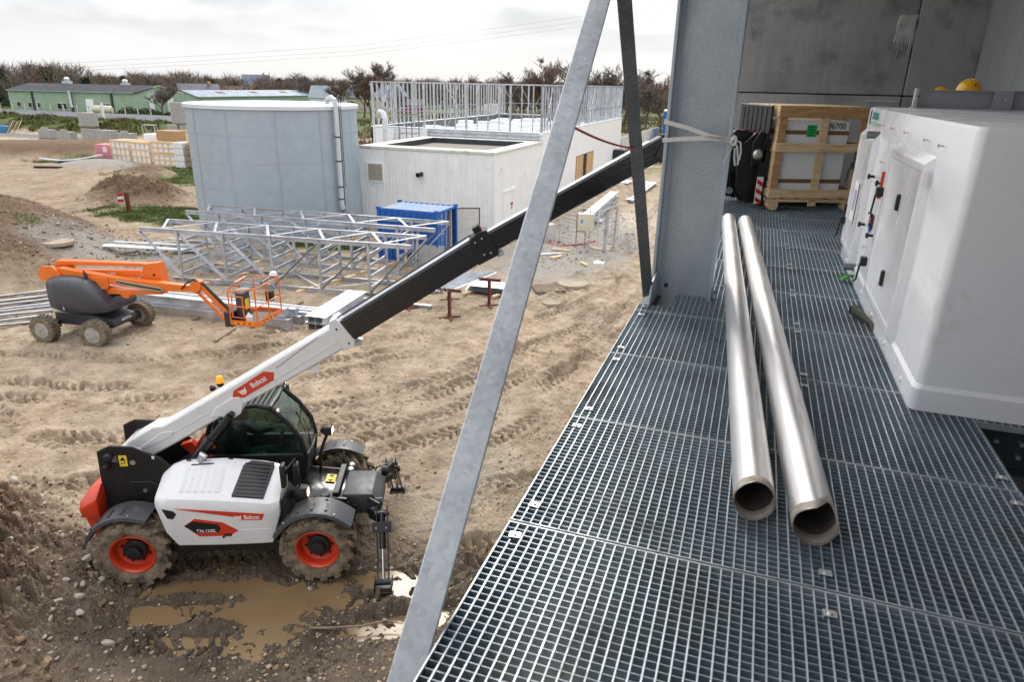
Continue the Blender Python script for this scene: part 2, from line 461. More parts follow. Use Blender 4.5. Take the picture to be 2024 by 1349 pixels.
for k in range(2):
    MB().box(-0.36 + 1.85 * k + .008, 1.49 + 1.85 * k - .008, 0, 0.18, 0, 10.9).build('concrete_panel', CONC, bw_, bevel=0.01)
rf = thing('steel_roof', 'dark steel deck roof over the grating walkway', 'roof', (0, 0, 10.9))
MB().box(-0.95, 3.6, -3.0, 14.75, 0.22, 0.34).build('roof_deck', STEEL_DK, rf)
for yb in (-2.0, 1.8, 5.86, 9.9, 13.9):
    MB().ibeam((-0.8, yb, 0.1), (3.3, yb, 0.1), 0.15, 0.22, 0.012).build('roof_beam', STEEL_DK, rf)

# ------------------------------------------------------------------ column and cross braces
col = thing('steel_column', 'thick galvanised steel column standing at the edge of the grating walkway', 'column', (-0.46, 5.86, 0))
c = MB(); H_ = 10.98
c.box(-0.25, -0.225, -0.15, 0.15, 0, H_).box(0.225, 0.25, -0.15, 0.15, 0, H_).box(-0.2251, 0.2251, -0.008, 0.008, 0, H_)
for sx in (-1, 1):      # root fillets
    for sy in (-1, 1):
        c.add([(sx * .226, sy * .007, 0), (sx * .226, sy * .04, 0), (sx * .19, sy * .007, 0), (sx * .226, sy * .007, H_), (sx * .226, sy * .04, H_), (sx * .19, sy * .007, H_)],
              [(0, 1, 2), (3, 5, 4), (1, 4, 5, 2), (0, 3, 4, 1), (0, 2, 5, 3)])
c.build('shaft', GALV_C, col, bevel=0.004)
MB().box(-0.32, 0.32, -0.24, 0.24, 0.0, 0.04).build('base_plate', GALV_C, col)
gp = MB().pyz([(-0.50, 5.80), (-0.50, 5.98), (-0.42, 6.07), (-0.10, 6.12), (-0.03, 6.02), (-0.03, 5.80)], -0.236, -0.224)
gp = MB().prism([(-0.46, 5.74), (-0.46, 5.96), (-0.36, 6.11), (-0.08, 6.14), (-0.01, 6.05), (-0.01, 5.74)], lambda a, b: (-0.222, a, b), lambda a, b: (-0.208, a, b))
gp.build('gusset_plate', GALV_C, col)
bl = MB().box(-0.208, -0.09, -0.022, -0.009, 5.955, 6.06).build('bolt_lug', GALV_C, col)
MB().cyl((-0.135, -0.022, 6.005), (-0.135, -0.05, 6.005), 0.02, n=6).cyl((-0.135, -0.05, 6.005), (-0.135, -0.07, 6.005), 0.011, n=8).build('bolt', STEEL_DK, bl)

def lbrace(name, label, p, q, face_n, w, d, t, m_):
    p, q = Vector(p), Vector(q); ax = (q - p).normalized(); n = Vector(face_n); n = (n - ax * n.dot(ax)).normalized(); s = ax.cross(n)
    mid = p
    me = MB()
    pr = [(-w / 2, 0), (w / 2, 0), (w / 2, -d), (w / 2 - t, -d), (w / 2 - t, -t), (-w / 2, -t)]
    vs = [s * a + n * b for a, b in pr] + [q - p + s * a + n * b for a, b in pr]
    k = len(pr)
    me.add(vs, [tuple(range(k))[::-1], tuple(range(k, 2 * k))] + [(i, (i + 1) % k, k + (i + 1) % k, k + i) for i in range(k)])
    o = me.build(name, m_, None, loc=p, bevel=0.003)
    return tag(o, label, 'brace')
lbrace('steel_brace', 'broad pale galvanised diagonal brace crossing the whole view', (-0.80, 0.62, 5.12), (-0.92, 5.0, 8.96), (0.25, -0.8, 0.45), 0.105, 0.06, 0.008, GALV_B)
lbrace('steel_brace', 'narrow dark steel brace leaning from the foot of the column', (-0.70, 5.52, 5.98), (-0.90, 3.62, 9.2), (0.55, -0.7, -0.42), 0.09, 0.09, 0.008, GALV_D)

# ------------------------------------------------------------------ white strap tied round the column
STRAP = mat('white webbing', (0.72, 0.71, 0.69), 0.8, 0, 0.08, 8, dirt=(0.4, 0.38, 0.34), damt=0.12, dscale=9)
st = thing('tie_strap', 'white webbing strap tied twice round the steel column', 'strap', (-0.46, 5.86, 0))
def band(z_l, z_r, wob):
    m = MB(); ring = []
    path = [(-.262, -.16), (-.08, -.163), (.09, -.165), (.262, -.16), (.264, .16), (-.262, .16)]
    for i, (x_, y_) in enumerate(path):
        f = (x_ + .262) / .524; z_ = z_l + (z_r - z_l) * f + wob[i]
        ring.append([(x_, y_, z_ - .0165 + .004 * wob[i]), (x_ * 1.008, y_ * 1.02, z_ - .0165), (x_ * 1.008, y_ * 1.02, z_ + .0165), (x_, y_, z_ + .0165)])
    return m.loft(ring, loop=True, caps=False)
band(7.345, 7.225, (0, .004, -.012, 0, 0, 0)).build('band', STRAP, st, smooth=0)
band(7.205, 7.235, (0, .01, .012, 0, 0, 0)).build('band', STRAP, st, smooth=0)
kx = Vector((0.275, -0.175, 7.235))
kn = MB()
for k in range(3):
    kn.tube([kx + Vector((math.cos(a) * .018, -.01 * k, math.sin(a) * .026 - .008 * k)) for a in np.linspace(0, 2 * math.pi, 9)[:-1]], .011, 6, closed=True, flat=.6)
kn.build('knot', STRAP, st)
for pts_, r_ in (([(0, 0, 0), (.028, -.01, -.05), (.045, -.015, -.13), (.05, -.01, -.18), (.03, -.01, -.19), (.018, -.005, -.13), (.012, 0, -.06)], .013),
                 ([(0, 0, 0), (-.01, -.01, -.07), (-.045, -.01, -.14), (-.06, -.01, -.18)], .006), ([(.0, 0, 0), (.05, -.01, -.02), (.06, -.01, -.09), (.055, -.01, -.15)], .012)):
    MB().tube([kx + Vector(p) for p in pts_], r_, 6, flat=.45).build('loose_end', STRAP, st)

# ------------------------------------------------------------------ two stainless pipes
PIPE = mat('brushed stainless pipe', (0.70, 0.685, 0.68), 0.42, 0.85, 0.09, 3, stretch=(4, 0.25, 4), dirt=(0.38, 0.34, 0.31), damt=0.10, dscale=4)
PIPE_RIM = mat('dusty cut pipe end', (0.46, 0.42, 0.38), 0.6, 0.5, 0.3, 14, dirt=(0.36, 0.30, 0.24), damt=0.4, dscale=9)
PIPE_IN = mat('dark pipe inside', (0.10, 0.085, 0.075), 0.8, 0.3, 0.4, 12)  # one dark mottled tone for the inner face
def pipe(label, p, q, r, cut, seed):
    p, q = Vector(p), Vector(q); d = q - p; L_ = d.length; rr = random.Random(seed)
    root = thing('steel_pipe', label, 'pipe', p, 0, 'stainless pipes lying on the walkway')
    root.rotation_euler = d.to_track_quat('Y', 'Z').to_euler()
    n = 72; m = MB(); rings = []
    prof = [cut(2 * math.pi * k / n) for k in range(n)]
    for f in (0, .01, .02, .12, .3, .5, .7, .9, 1):
        rings.append([(r * math.sin(2 * math.pi * k / n), prof[k] * (1 - min(1, f * 8)) + f * L_, r + r * math.cos(2 * math.pi * k / n)) for k in range(n)])
    m.loft(rings, caps=False)
    m.build('pipe_wall', PIPE, root, smooth=60)
    ri = r * .925; m2 = MB()
    m2.loft([[(ri * math.sin(2 * math.pi * k / n), prof[k] * (1 - min(1, f * 8)) + f * L_, r + ri * math.cos(2 * math.pi * k / n)) for k in range(n)] for f in (0, .02, .12, 1)], caps=False)
    MB().loft([[(q_ * math.sin(2 * math.pi * k / n), prof[k] + dy_, r + q_ * math.cos(2 * math.pi * k / n)) for k in range(n)] for q_, dy_ in ((r * 1.002, .05), (r * 1.003, .002), (r * .965, -.002), (ri, .004), (ri * .99, .06))], caps=False).build('cut_rim', PIPE_RIM, root, smooth=60)
    m2.build('pipe_lining', PIPE_IN, root, smooth=60)
    return root
pipe('stainless pipe with a ragged rim, nearer the steel column', (0.175, 2.60, PZ), (-0.245, 9.2, PZ), 0.083,
     lambda a: 0.014 * math.cos(a) + 0.006 * math.sin(3 * a + .6), 1)
pipe('stainless pipe with a torn, notched rim, nearer the white housing', (0.40, 2.50, PZ), (-0.04, 9.12, PZ), 0.085,
     lambda a: (0.075 * math.exp(-((a - 0.70) / .50) ** 2)) - 0.012 * math.exp(-((a - 1.6) / .3) ** 2) + .004 * math.sin(4 * a), 2)
# ------------------------------------------------------------------ terrain
import functools
@functools.lru_cache(None)
def _grid(seed):
    g = np.random.default_rng(seed); a = g.uniform(0, 2 * np.pi, (256, 256)); return np.cos(a), np.sin(a)
def perlin(x, y, seed):
    gx, gy = _grid(seed)
    xi, yi = np.floor(x).astype(int), np.floor(y).astype(int); xf, yf = x - xi, y - yi
    u, v = xf * xf * xf * (xf * (xf * 6 - 15) + 10), yf * yf * yf * (yf * (yf * 6 - 15) + 10)
    def d(ix, iy): a, b = (xi + ix) & 255, (yi + iy) & 255; return gx[a, b] * (xf - ix) + gy[a, b] * (yf - iy)
    n0 = d(0, 0) * (1 - u) + d(1, 0) * u; n1 = d(0, 1) * (1 - u) + d(1, 1) * u
    return (n0 * (1 - v) + n1 * v) * 1.5
def fbm(x, y, sc, octs, seed, gain=0.5, ridged=False):
    s = np.zeros_like(x); a = 1.0; t = 0.0; f = sc
    for k in range(octs):
        n = perlin(x * f + 13.7 * k, y * f - 7.1 * k, seed + k)
        if ridged: n = 1 - 2 * np.abs(n)
        s += a * n; t += a; a *= gain; f *= 2.03
    return s / t
def sst(a, b, x): t = np.clip((x - a) / (b - a), 0, 1); return t * t * (3 - 2 * t)
def bump(x, y, cx, cy, rx, ry, h, rot=0, p=1.3):
    c, s = math.cos(rot), math.sin(rot); dx, dy = x - cx, y - cy
    d2 = ((dx * c + dy * s) / rx) ** 2 + ((-dx * s + dy * c) / ry) ** 2
    return h * np.clip(1 - d2, 0, 1) ** p
def blob(x, y, cx, cy, rx, ry, rot=0):
    c, s = math.cos(rot), math.sin(rot); dx, dy = x - cx, y - cy
    return np.sqrt(((dx * c + dy * s) / rx) ** 2 + ((-dx * s + dy * c) / ry) ** 2)

def smooth_path(pts, n=9):
    P = [np.array(p, float) for p in pts]; P = [2 * P[0] - P[1]] + P + [2 * P[-1] - P[-2]]; out = []
    for i in range(1, len(P) - 2):
        for t in np.linspace(0, 1, n, endpoint=False):
            a, b, c, d = P[i - 1:i + 3]
            out.append(0.5 * (2 * b + (c - a) * t + (2 * a - 5 * b + 4 * c - d) * t * t + (3 * b - a - 3 * c + d) * t ** 3))
    out.append(P[-2]); return np.array(out)
TRACKS = []
def track(pts, off=(0,), w=0.46, depth=0.05, lug=0.034, pitch=0.23, kind=1):
    p = smooth_path(pts); d = np.gradient(p, axis=0); d /= np.linalg.norm(d, axis=1)[:, None]; n = np.stack([-d[:, 1], d[:, 0]], 1)
    for o in off: TRACKS.append((p + n * o, w, depth, lug, pitch, kind))
PAIR = (-0.92, 0.92)
track([(-24, 10.2), (-18.6, 11.9), (-15, 12.8), (-12, 15.6), (-9.6, 18.2), (-7.2, 21.9), (-5.6, 27), (-4.8, 36), (-5.0, 48)], PAIR, depth=.06)
track([(-22, 8.2), (-15.9, 9.7), (-12.4, 11.2), (-9.4, 14.2), (-7.2, 18.2), (-5.3, 22.6), (-4.3, 28), (-4.4, 40)], PAIR, depth=.055)
track([(-20, 14.2), (-16, 14.6), (-12.5, 16.8), (-9.5, 20), (-7.4, 24.5), (-6.2, 30), (-5.4, 38)], PAIR, depth=.03, lug=.018)
track([(-9.5, 12.4), (-7.4, 13.8), (-5.6, 16.8), (-4.4, 20.6), (-3.7, 25.5), (-3.6, 34)], PAIR, depth=.05)
track([(-7.2, 10.6), (-6.0, 12.3), (-4.8, 15.2), (-3.6, 19.4), (-3.0, 25)], PAIR, depth=.04)
track([(-11.5, 6.3), (-9.5, 6.6), (-7.0, 7.6), (-4.2, 8.9), (-2.0, 10)], (-0.55, 0.0, 2.0), depth=.07, lug=.035)
track([(-10.2, 4.6), (-8, 5.2), (-5.6, 6.3), (-3.4, 7.7), (-2, 9)], (0, .7), depth=.07, lug=.035)
track([(-3.78, 6.4), (-3.8, 8.2), (-3.9, 9.2)], (0,), w=.5, depth=.03, lug=.03, pitch=.1, kind=0)
track([(-13, 8.6), (-10.6, 9.7), (-8.6, 11.0), (-6.4, 13.6), (-5.2, 17.5), (-4.8, 24)], PAIR, depth=.05)
track([(-30, 12.5), (-22, 12.2), (-17, 11.0), (-13, 10.1), (-10.5, 10.4)], PAIR, depth=.04)

def terrain(x, y, detail=True):
    """height and surface masks (wet, grass, gravel, soil, clay, tar)"""
    h = 0.05 + 0.05 * fbm(x, y, 0.16, 3, 11)
    far = sst(40, 75, np.hypot(x, y))
    heap = bump(x, y, -11.8, 3.3, 4.5, 4.5, 1.75, p=1.15)
    bank = bump(x, y, -34.5, 22.5, 10.5, 5.2, 2.0, -0.35)
    lump = 1 + .45 * fbm(x, y, .7, 3, 171); m1 = (bump(x, y, -37.6, 34.6, 3.9, 2.9, 1.05, 0.2, 1.0) + bump(x, y, -36.3, 34.1, 1.9, 1.5, .35, 0, 1) + bump(x, y, -39.2, 35.2, 1.6, 1.4, .25, 0, 1)) * lump; m2 = bump(x, y, -46.0, 43.6, 2.6, 2.2, 0.85, 0, 1.0) * lump
    m3 = bump(x, y, -55.2, 47.2, 3.8, 3.0, 0.55, .2, .8)
    m4 = bump(x, y, -9.5, 52, 2.0, 9, 0.9) + bump(x, y, -3.6, 58, 3.0, 6, 1.3)
    e = (y - 47.5) - (x + 62) * 0.70          # distance behind the toe of the far cut slope
    cut = 1.35 * sst(0, 4.2, e) * (1 - sst(9, 17, e)) * (1 - sst(-62, -55, x)) * sst(-140, -95, x)
    berm = 1.5 * np.clip(1 - ((y - 77.5 - 0.02 * (x + 80)) / 6.0) ** 2, 0, 1) ** .8 * sst(-170, -140, x) * (1 - sst(-56, -50, x))
    plat = 0.0
    h = h * (1 - far * .6) + heap + bank + m1 + m2 + m3 + m4 + cut + berm
    n1 = fbm(x, y, 0.9, 4, 31)
    wet_dark = np.clip(1 - blob(x, y, -6.0, 6.6, 5.2, 2.6, .35), 0, 1) * 2.2 + np.clip(1 - blob(x, y, -2.2, 5, 3.6, 5, 0), 0, 1) * 1.4  # wet round the puddles; second blob darkens the ground by the walkway
    wet_dark = np.clip(wet_dark + 0.35 * n1 * (wet_dark > 0.02), 0, 1) * (1 - np.clip(heap * 2, 0, 1) * .55)
    g = np.zeros_like(x)
    for cx, cy, rx, ry, ro in ((-32.4, 31.2, 4.6, 2.7, 0), (-43, 45.5, 7.6, 5.4, -.25), (-59, 49.0, 4.5, 1.8, .5), (-30.8, 21.6, 1.5, .8, 0), (-19.6, 28.3, 4.2, 1.2, 0),
                               (-13.2, 31, 1.2, 3, 0), (-3, 75, 8, 16, 0)):
        g = np.maximum(g, np.clip(1.35 - blob(x, y, cx, cy, rx, ry, ro), 0, 1) * 2)
    nb = fbm(x, y, 0.55, 4, 57)
    g = np.clip(g + nb * 1.3 - 0.45, 0, 1) * (1 - np.clip((m1 + m2) * 4, 0, 1)) * (1 - np.clip(bank - .9, 0, 1))
    gb = sst(.15, .5, berm) + sst(82, 86, y) * sst(50, 62, -x); g = np.maximum(g, np.clip(gb, 0, 1))
    g = np.maximum(g, sst(120, 150, np.hypot(x, y)))
    road = (1 - sst(2.0, 2.5, np.abs(y - 67.0 - 0.02 * (x + 80)))) * sst(-150, -148, x) * (1 - sst(-42, -40, x))
    lot = sst(103, 106, y - .2 * x - 30) * sst(150, 152, -x)
    g = g * (1 - road)
    grav = np.maximum(np.clip(1.3 - blob(x, y, -8.2, 33.5, 3.4, 8, .05), 0, 1) * 2.2, np.clip(1.3 - blob(x, y, -25.5, 23.2, 4.5, 3.0, .3), 0, 1) * 2.0)
    grav = np.maximum(grav, np.clip(1.2 - blob(x, y, -19, 23, 8, 4.5, 0), 0, 1) * .7)
    grav = np.maximum(np.clip(grav + nb * .8 - .25, 0, 1), np.clip(m3 * 6, 0, 1))
    soil = np.clip((bank * 1.2 + m1 * 1.6 + m2 * 1.6 + cut * 1.4 + heap * 1.1) + .25 * n1, 0, 1)
    soil = np.maximum(soil, np.clip(1.25 - blob(x, y, -28.5, 20.0, 8.5, 4.5, -.25), 0, 1) * 1.1 * (.6 + .5 * nb)); soil = np.maximum(soil, np.clip(.55 * sst(-24, -34, x) * (1 - sst(44, 50, y)) * (.7 + .8 * nb), 0, .75))
    clay = np.clip(1.3 - blob(x, y, -6.4, 39.5, 1.9, 8, .05), 0, 1) * 1.5 + np.clip(1.25 - blob(x, y, -4.4, 10.6, 2.0, 3.0), 0, 1) * .4
    clay = np.clip(clay + .9 * nb - .3, 0, 1)
    soil = np.maximum(soil, sst(70, 80, y) * sst(-100, -70, x) * np.clip(.62 + .6 * nb, 0, .8))
    if detail:
        lo = sst(90, 45, np.hypot(x, y)) if False else 1 - sst(45, 90, np.hypot(x, y))
        r1 = fbm(x, y, 1.3, 4, 71, .55); r2 = fbm(x, y, 4.2, 4, 83, .6); r3 = fbm(x, y, 2.1, 3, 91, .5, True); r4 = fbm(x, y, 7.5, 3, 131, .6, True)
        patch = .55 + .9 * sst(-.25, .35, fbm(x, y, .45, 3, 151)); rough = 0.024 * r1 + (0.034 * r2 + 0.030 * r3 + .034 * r4) * patch
        amp = 1 + 1.1 * np.clip(soil, 0, 1) + .5 * wet_dark - .45 * grav
        k = 1.0 + 3.2 * np.clip(heap * 1.5 + m1 + bank * .5, 0, 1)
        h = h + lo * rough * amp * np.where(heap + m1 > .02, k * .8, 1)
        pud = np.clip(1 - blob(x, y, -5.9, 7.0, 3.6, 1.75, .33), 0, 1)
        h = h - 0.14 * sst(0, .6, pud) * (1 - np.clip(heap * 3, 0, 1)) + .13 * fbm(x, y, .95, 3, 101) * sst(0, .4, pud)
        h = h - 0.11 * np.clip(1 - blob(x, y, -5.6, 11.3, .8, .38, .4), 0, 1) - .12 * np.clip(1 - blob(x, y, -11.3, 8.15, .75, .42, .2), 0, 1)
        sel0 = np.nonzero((x > -31) & (x < -1) & (y < 50) & (y > 3))[0]
        tx, ty = x[sel0], y[sel0]; dh = np.zeros_like(tx)
        wob = 0.05 * perlin(tx * 1.1, ty * 1.1, 5)
        for path, w, depth, lug, pitch, kind in TRACKS:
            s = np.nonzero((tx > path[:, 0].min() - .8) & (tx < path[:, 0].max() + .8) & (ty > path[:, 1].min() - .8) & (ty < path[:, 1].max() + .8))[0]
            best = np.full(len(s), 9.0); sa = np.zeros(len(s)); sg = np.zeros(len(s)); acc = 0.0
            qx, qy = tx[s], ty[s]
            for a, b in zip(path[:-1], path[1:]):
                ln = np.hypot(*(b - a)); ux, uy = (b - a) / ln
                c = np.nonzero((np.abs(qx - (a[0] + b[0]) / 2) < ln / 2 + .8) & (np.abs(qy - (a[1] + b[1]) / 2) < ln / 2 + .8))[0]
                if len(c):
                    px, py = qx[c] - a[0], qy[c] - a[1]; t = np.clip(px * ux + py * uy, 0, ln); ds = -px * uy + py * ux
                    d = np.hypot(px - t * ux, py - t * uy); q = d < best[c]; cq = c[q]
                    best[cq] = d[q]; sa[cq] = acc + t[q]; sg[cq] = ds[q]
                acc += ln
            best = np.abs(best + wob[s])
            inn = 1 - sst(w * .42, w * .58, best)
            rim = np.exp(-((best - w * .72) / .11) ** 2)
            jn = perlin(qx * 2.3, qy * 2.3, 37)
            ph = .55 * jn + (sa + (0.55 if kind else 0.25) * np.abs(sg) * np.where(sg > 0, 1, 1)) / pitch
            if kind: ph = ph + np.where(sg > 0, .5, 0)
            lg = sst(.17, .28, np.abs((ph % 1) - .5)) * 2 - 1
            fade = .12 + 1.15 * sst(-.3, .4, perlin(qx * .42, qy * .42, 19 + int(depth * 1000)))
            dh[s] += fade * (-depth * 1.3 * inn + depth * 1.15 * rim * (.6 + .8 * perlin(qx * 3, qy * 3, 23)) + 1.3 * lug * lg * inn * (.55 + .9 * sst(-.3, .3, jn)))
        h[sel0] += np.clip(dh, -.17, .15)
    return h, wet_dark, g, grav, soil, clay, road
def zat(x, y):
    return float(terrain(np.array([float(x)]), np.array([float(y)]))[0][0])

# radial sheet: fine rings in the yard, coarse to the horizon
ang = np.concatenate([np.linspace(-62, 8, 1020), np.linspace(10, 298, 73)[:-1]])
ang = np.radians(90 - ang)
rad = np.concatenate([np.linspace(0.6, 5.2, 24)[:-1], np.geomspace(5.2, 55, 960)[:-1], np.geomspace(55, 220, 110)[:-1], np.geomspace(220, 5200, 26)])
AA, RR = np.meshgrid(ang, rad); gx_, gy_ = (RR * np.cos(AA)).ravel(), (RR * np.sin(AA)).ravel()
hh, wet_dark, gr, grav, soil, clay, road = terrain(gx_, gy_)
na, nr = len(ang), len(rad)
V = np.stack([gx_, gy_, hh], 1)
i = np.arange(nr - 1)[:, None] * na; j = np.arange(na)[None, :]; j2 = (j + 1) % na
F = np.stack([i + j, i + j2, i + na + j2, i + na + j], -1).reshape(-1, 4)[:, ::-1]
me = bpy.data.meshes.new('ground')
me.vertices.add(len(V)); me.vertices.foreach_set('co', V.ravel())
me.loops.add(F.size); me.loops.foreach_set('vertex_index', F.ravel().astype(np.int32))
me.polygons.add(len(F)); me.polygons.foreach_set('loop_start', np.arange(0, F.size, 4, dtype=np.int32))
me.polygons.foreach_set('use_smooth', np.ones(len(F), bool))
me.update(calc_edges=True); me.validate()
for nm, cols in (('mask_a', (wet_dark, gr, grav)), ('mask_b', (soil, clay, road))):
    a = me.attributes.new(nm, 'FLOAT_COLOR', 'POINT')
    a.data.foreach_set('color', np.stack([*cols, np.ones_like(wet_dark)], 1).astype(np.float32).ravel())

gm = bpy.data.materials.new('churned yard mud'); gm.use_nodes = True
GN, GL = gm.node_tree.nodes, gm.node_tree.links; gb_ = GN['Principled BSDF']
geo = GN.new('ShaderNodeNewGeometry')
def gnoise(sc, det=8, ro=.62):
    n = GN.new('ShaderNodeTexNoise'); n.inputs['Scale'].default_value = sc; n.inputs['Detail'].default_value = det; n.inputs['Roughness'].default_value = ro
    GL.new(geo.outputs['Position'], n.inputs['Vector']); return n.outputs['Fac']
def grng(x, a, b, c=0., d=1.):
    n = GN.new('ShaderNodeMapRange'); n.inputs['From Min'].default_value = a; n.inputs['From Max'].default_value = b; n.inputs['To Min'].default_value = c; n.inputs['To Max'].default_value = d
    GL.new(x, n.inputs['Value']); return n.outputs[0]
def gmix(f, a, b):
    n = GN.new('ShaderNodeMix'); n.data_type = 'RGBA'
    for k, v in (('Factor', f), ('A', a), ('B', b)):
        if isinstance(v, tuple): n.inputs[k].default_value = (*v, 1)
        elif isinstance(v, float): n.inputs[k].default_value = v
        else: GL.new(v, n.inputs[k])
    return n.outputs['Result']
def gmul(a, b):
    n = GN.new('ShaderNodeMath'); n.operation = 'MULTIPLY'
    for k, v in ((0, a), (1, b)):
        if isinstance(v, float): n.inputs[k].default_value = v
        else: GL.new(v, n.inputs[k])
    return n.outputs[0]
def gattr(nm):
    a = GN.new('ShaderNodeAttribute'); a.attribute_name = nm; s = GN.new('ShaderNodeSeparateColor'); GL.new(a.outputs['Color'], s.inputs[0]); return s.outputs
ma, mb_ = gattr('mask_a'), gattr('mask_b')
nf, nm_, nl = gnoise(9.0), gnoise(1.7), gnoise(.25, 4)
c = gmix(grng(nm_, .36, .64), (.32, .232, .145), (.60, .475, .335))
c = gmix(gmul(grng(gnoise(5.5, 6, .7), .5, .68), .5), c, (.21, .15, .097))
c = gmix(gmul(grng(nl, .4, .65), .5), c, (.40, .335, .25))
c = gmix(gmul(mb_[1], .85), c, (.58, .51, .41))
sc_ = gmix(grng(nf, .3, .7), (.105, .064, .038), (.235, .15, .092))
c = gmix(mb_[0], c, sc_)
gv = gmix(grng(gnoise(24, 3, .7), .35, .65), (.20, .185, .165), (.46, .43, .385))
c = gmix(gmul(ma[2], .9), c, gv)
wt = gmix(grng(nm_, .3, .7), (.085, .062, .042), (.205, .155, .105))
c = gmix(ma[0], c, wt)
gs = gmix(grng(nf, .3, .72), (.035, .055, .014), (.115, .15, .035))
gs = gmix(gmul(grng(nm_, .45, .7), .7), gs, (.17, .165, .06))
c = gmix(ma[1], c, gs)
c = gmix(mb_[2], c, gmix(grng(nf, .3, .7), (.16, .16, .165), (.21, .21, .215)))
# stones trodden into the surface
vo = GN.new('ShaderNodeTexVoronoi'); vo.inputs['Scale'].default_value = 9; GL.new(geo.outputs['Position'], vo.inputs['Vector'])
bwv = GN.new('ShaderNodeSeparateColor'); GL.new(vo.outputs['Color'], bwv.inputs[0])
pick = gmul(grng(bwv.outputs[0], .86, .9), grng(vo.outputs['Distance'], .26, .2))
c = gmix(gmul(pick, .75), c, gmix(bwv.outputs[1], (.30, .27, .23), (.62, .57, .49)))
GL.new(c, gb_.inputs['Base Color'])
rg = GN.new('ShaderNodeMix'); GL.new(ma[0], rg.inputs['Factor']); rg.inputs['A'].default_value = .88; rg.inputs['B'].default_value = .46
GL.new(rg.outputs['Result'], gb_.inputs['Roughness']); gb_.inputs['Specular IOR Level'].default_value = .35
bp = GN.new('ShaderNodeBump'); bp.inputs['Strength'].default_value = .9; bp.inputs['Distance'].default_value = .07
v2 = GN.new('ShaderNodeTexVoronoi'); v2.inputs['Scale'].default_value = 24; GL.new(geo.outputs['Position'], v2.inputs['Vector'])
v3 = GN.new('ShaderNodeTexVoronoi'); v3.inputs['Scale'].default_value = 55; GL.new(geo.outputs['Position'], v3.inputs['Vector'])
cr = gmul(gmul(grng(v2.outputs['Distance'], 0., .55, 1., 0.), grng(gnoise(3.1, 3), .42, .62)), .55)
cr3 = gmul(grng(v3.outputs['Distance'], 0., .6, 1., 0.), .16)
cra = GN.new('ShaderNodeMath'); cra.operation = 'ADD'; GL.new(cr, cra.inputs[0]); GL.new(cr3, cra.inputs[1])
hsum = GN.new('ShaderNodeMath'); hsum.operation = 'ADD'; GL.new(gnoise(14, 8, .7), hsum.inputs[0]); GL.new(gmul(pick, .5), hsum.inputs[1])
hs2 = GN.new('ShaderNodeMath'); hs2.operation = 'ADD'; GL.new(hsum.outputs[0], hs2.inputs[0]); GL.new(cra.outputs[0], hs2.inputs[1])
GL.new(hs2.outputs[0], bp.inputs['Height']); GL.new(bp.outputs[0], gb_.inputs['Normal'])
me.materials.append(gm)
tag(put('ground', me), kind='structure')

wm = mat('muddy puddle water', (.25, .17, .085), .17, 0, .15, .8, spec=.32)
tag(MB().quad((-12.4, 4.6, -.055), (-2.6, 4.6, -.055), (-2.6, 12.2, -.055), (-12.4, 12.2, -.055)).build('puddle_water', wm, smooth=0), kind='structure')
# ------------------------------------------------------------------ telehandler (local frame: x forwards, y to its left, z up)
TH = thing('telehandler', 'white and black telehandler with orange red wheels reaching its boom up to the walkway', 'telehandler', (-7.50, 8.03, 0.02), R(23.2))
FR = MB()
FR.pxz([(-2.0, .62), (1.9, .62), (2.0, .95), (1.5, 1.08), (-.6, 1.05), (-2.0, 1.0)], -.43, .43)
FR.box(-1.0, .9, -.98, .98, .52, .70)
FR.box(1.27, 1.57, -.75, .75, .46, .70).box(-1.57, -1.27, -.75, .75, .46, .70)
FR.build('chassis_frame', BLACK, TH, bevel=.02)

def tyre_mesh():
    m = MB(); r, w = .58, .40
    prof = [(.33, -.15), (.40, -.185), (.50, -.195), (.535, -.18), (.542, -.10), (.545, 0), (.542, .10), (.535, .18), (.50, .195), (.40, .185), (.33, .15)]
    m.lathe([(a, b) for a, b in prof], (0, 0, 0), (0, 1, 0), 40, caps=False)
    for k in range(15):
        for s in (-1, 1):
            a0 = 2 * math.pi * (k + (.5 if s > 0 else 0)) / 15
            pts = []
            for t, wd in ((0, .070), (.5, .080), (1.0, .10)):
                y = s * (-.015 + .21 * t); a = a0 - .30 * t; rad_ = .610 - (.018 if t == 1 else 0)
                for rr in (rad_, .53):
                    for d in (-wd / 2, wd / 2):
                        aa = a + d / .56; pts.append((rr * math.sin(aa), y, rr * math.cos(aa)))
            f = []
            for q in (0, 4):
                f += [(q, q + 1, q + 5, q + 4), (q + 2, q + 6, q + 7, q + 3), (q, q + 4, q + 6, q + 2), (q + 1, q + 3, q + 7, q + 5)]
            f += [(0, 2, 3, 1), (8, 9, 11, 10)]
            m.add(pts, f)
            # lug foot down the side wall
            aa = a0 - .34; c_, s_ = math.cos(aa), math.sin(aa)
            P = []
            for rr, yy in ((.585, s * .198), (.47, s * .208)):
                for d in (-.035, .035):
                    for e in (0, s * -.03): P.append((rr * s_ + d * c_, yy + e, rr * c_ - d * s_))
            m.add(P, [(0, 2, 6, 4), (0, 1, 3, 2), (4, 6, 7, 5), (0, 4, 5, 1), (2, 3, 7, 6)])
    return m.mesh('tyre', RUBBER, smooth=40)
TY = tyre_mesh()
rm = MB().lathe([(.335, -.155), (.345, -.165), (.33, -.17), (.31, -.15), (.295, -.10), (.28, -.02), (.25, -.005), (.05, 0), (.05, .02), (.29, .02), (.335, .155)], (0, 0, 0), (0, 1, 0), 36, caps=False)
RIM = rm.mesh('rim', ORED, smooth=40)
hb = MB().lathe([(.185, .0), (.185, -.05), (.165, -.07), (.12, -.075), (.11, -.14), (.07, -.15), (.001, -.15)], (0, 0, 0), (0, 1, 0), 24, caps=False)
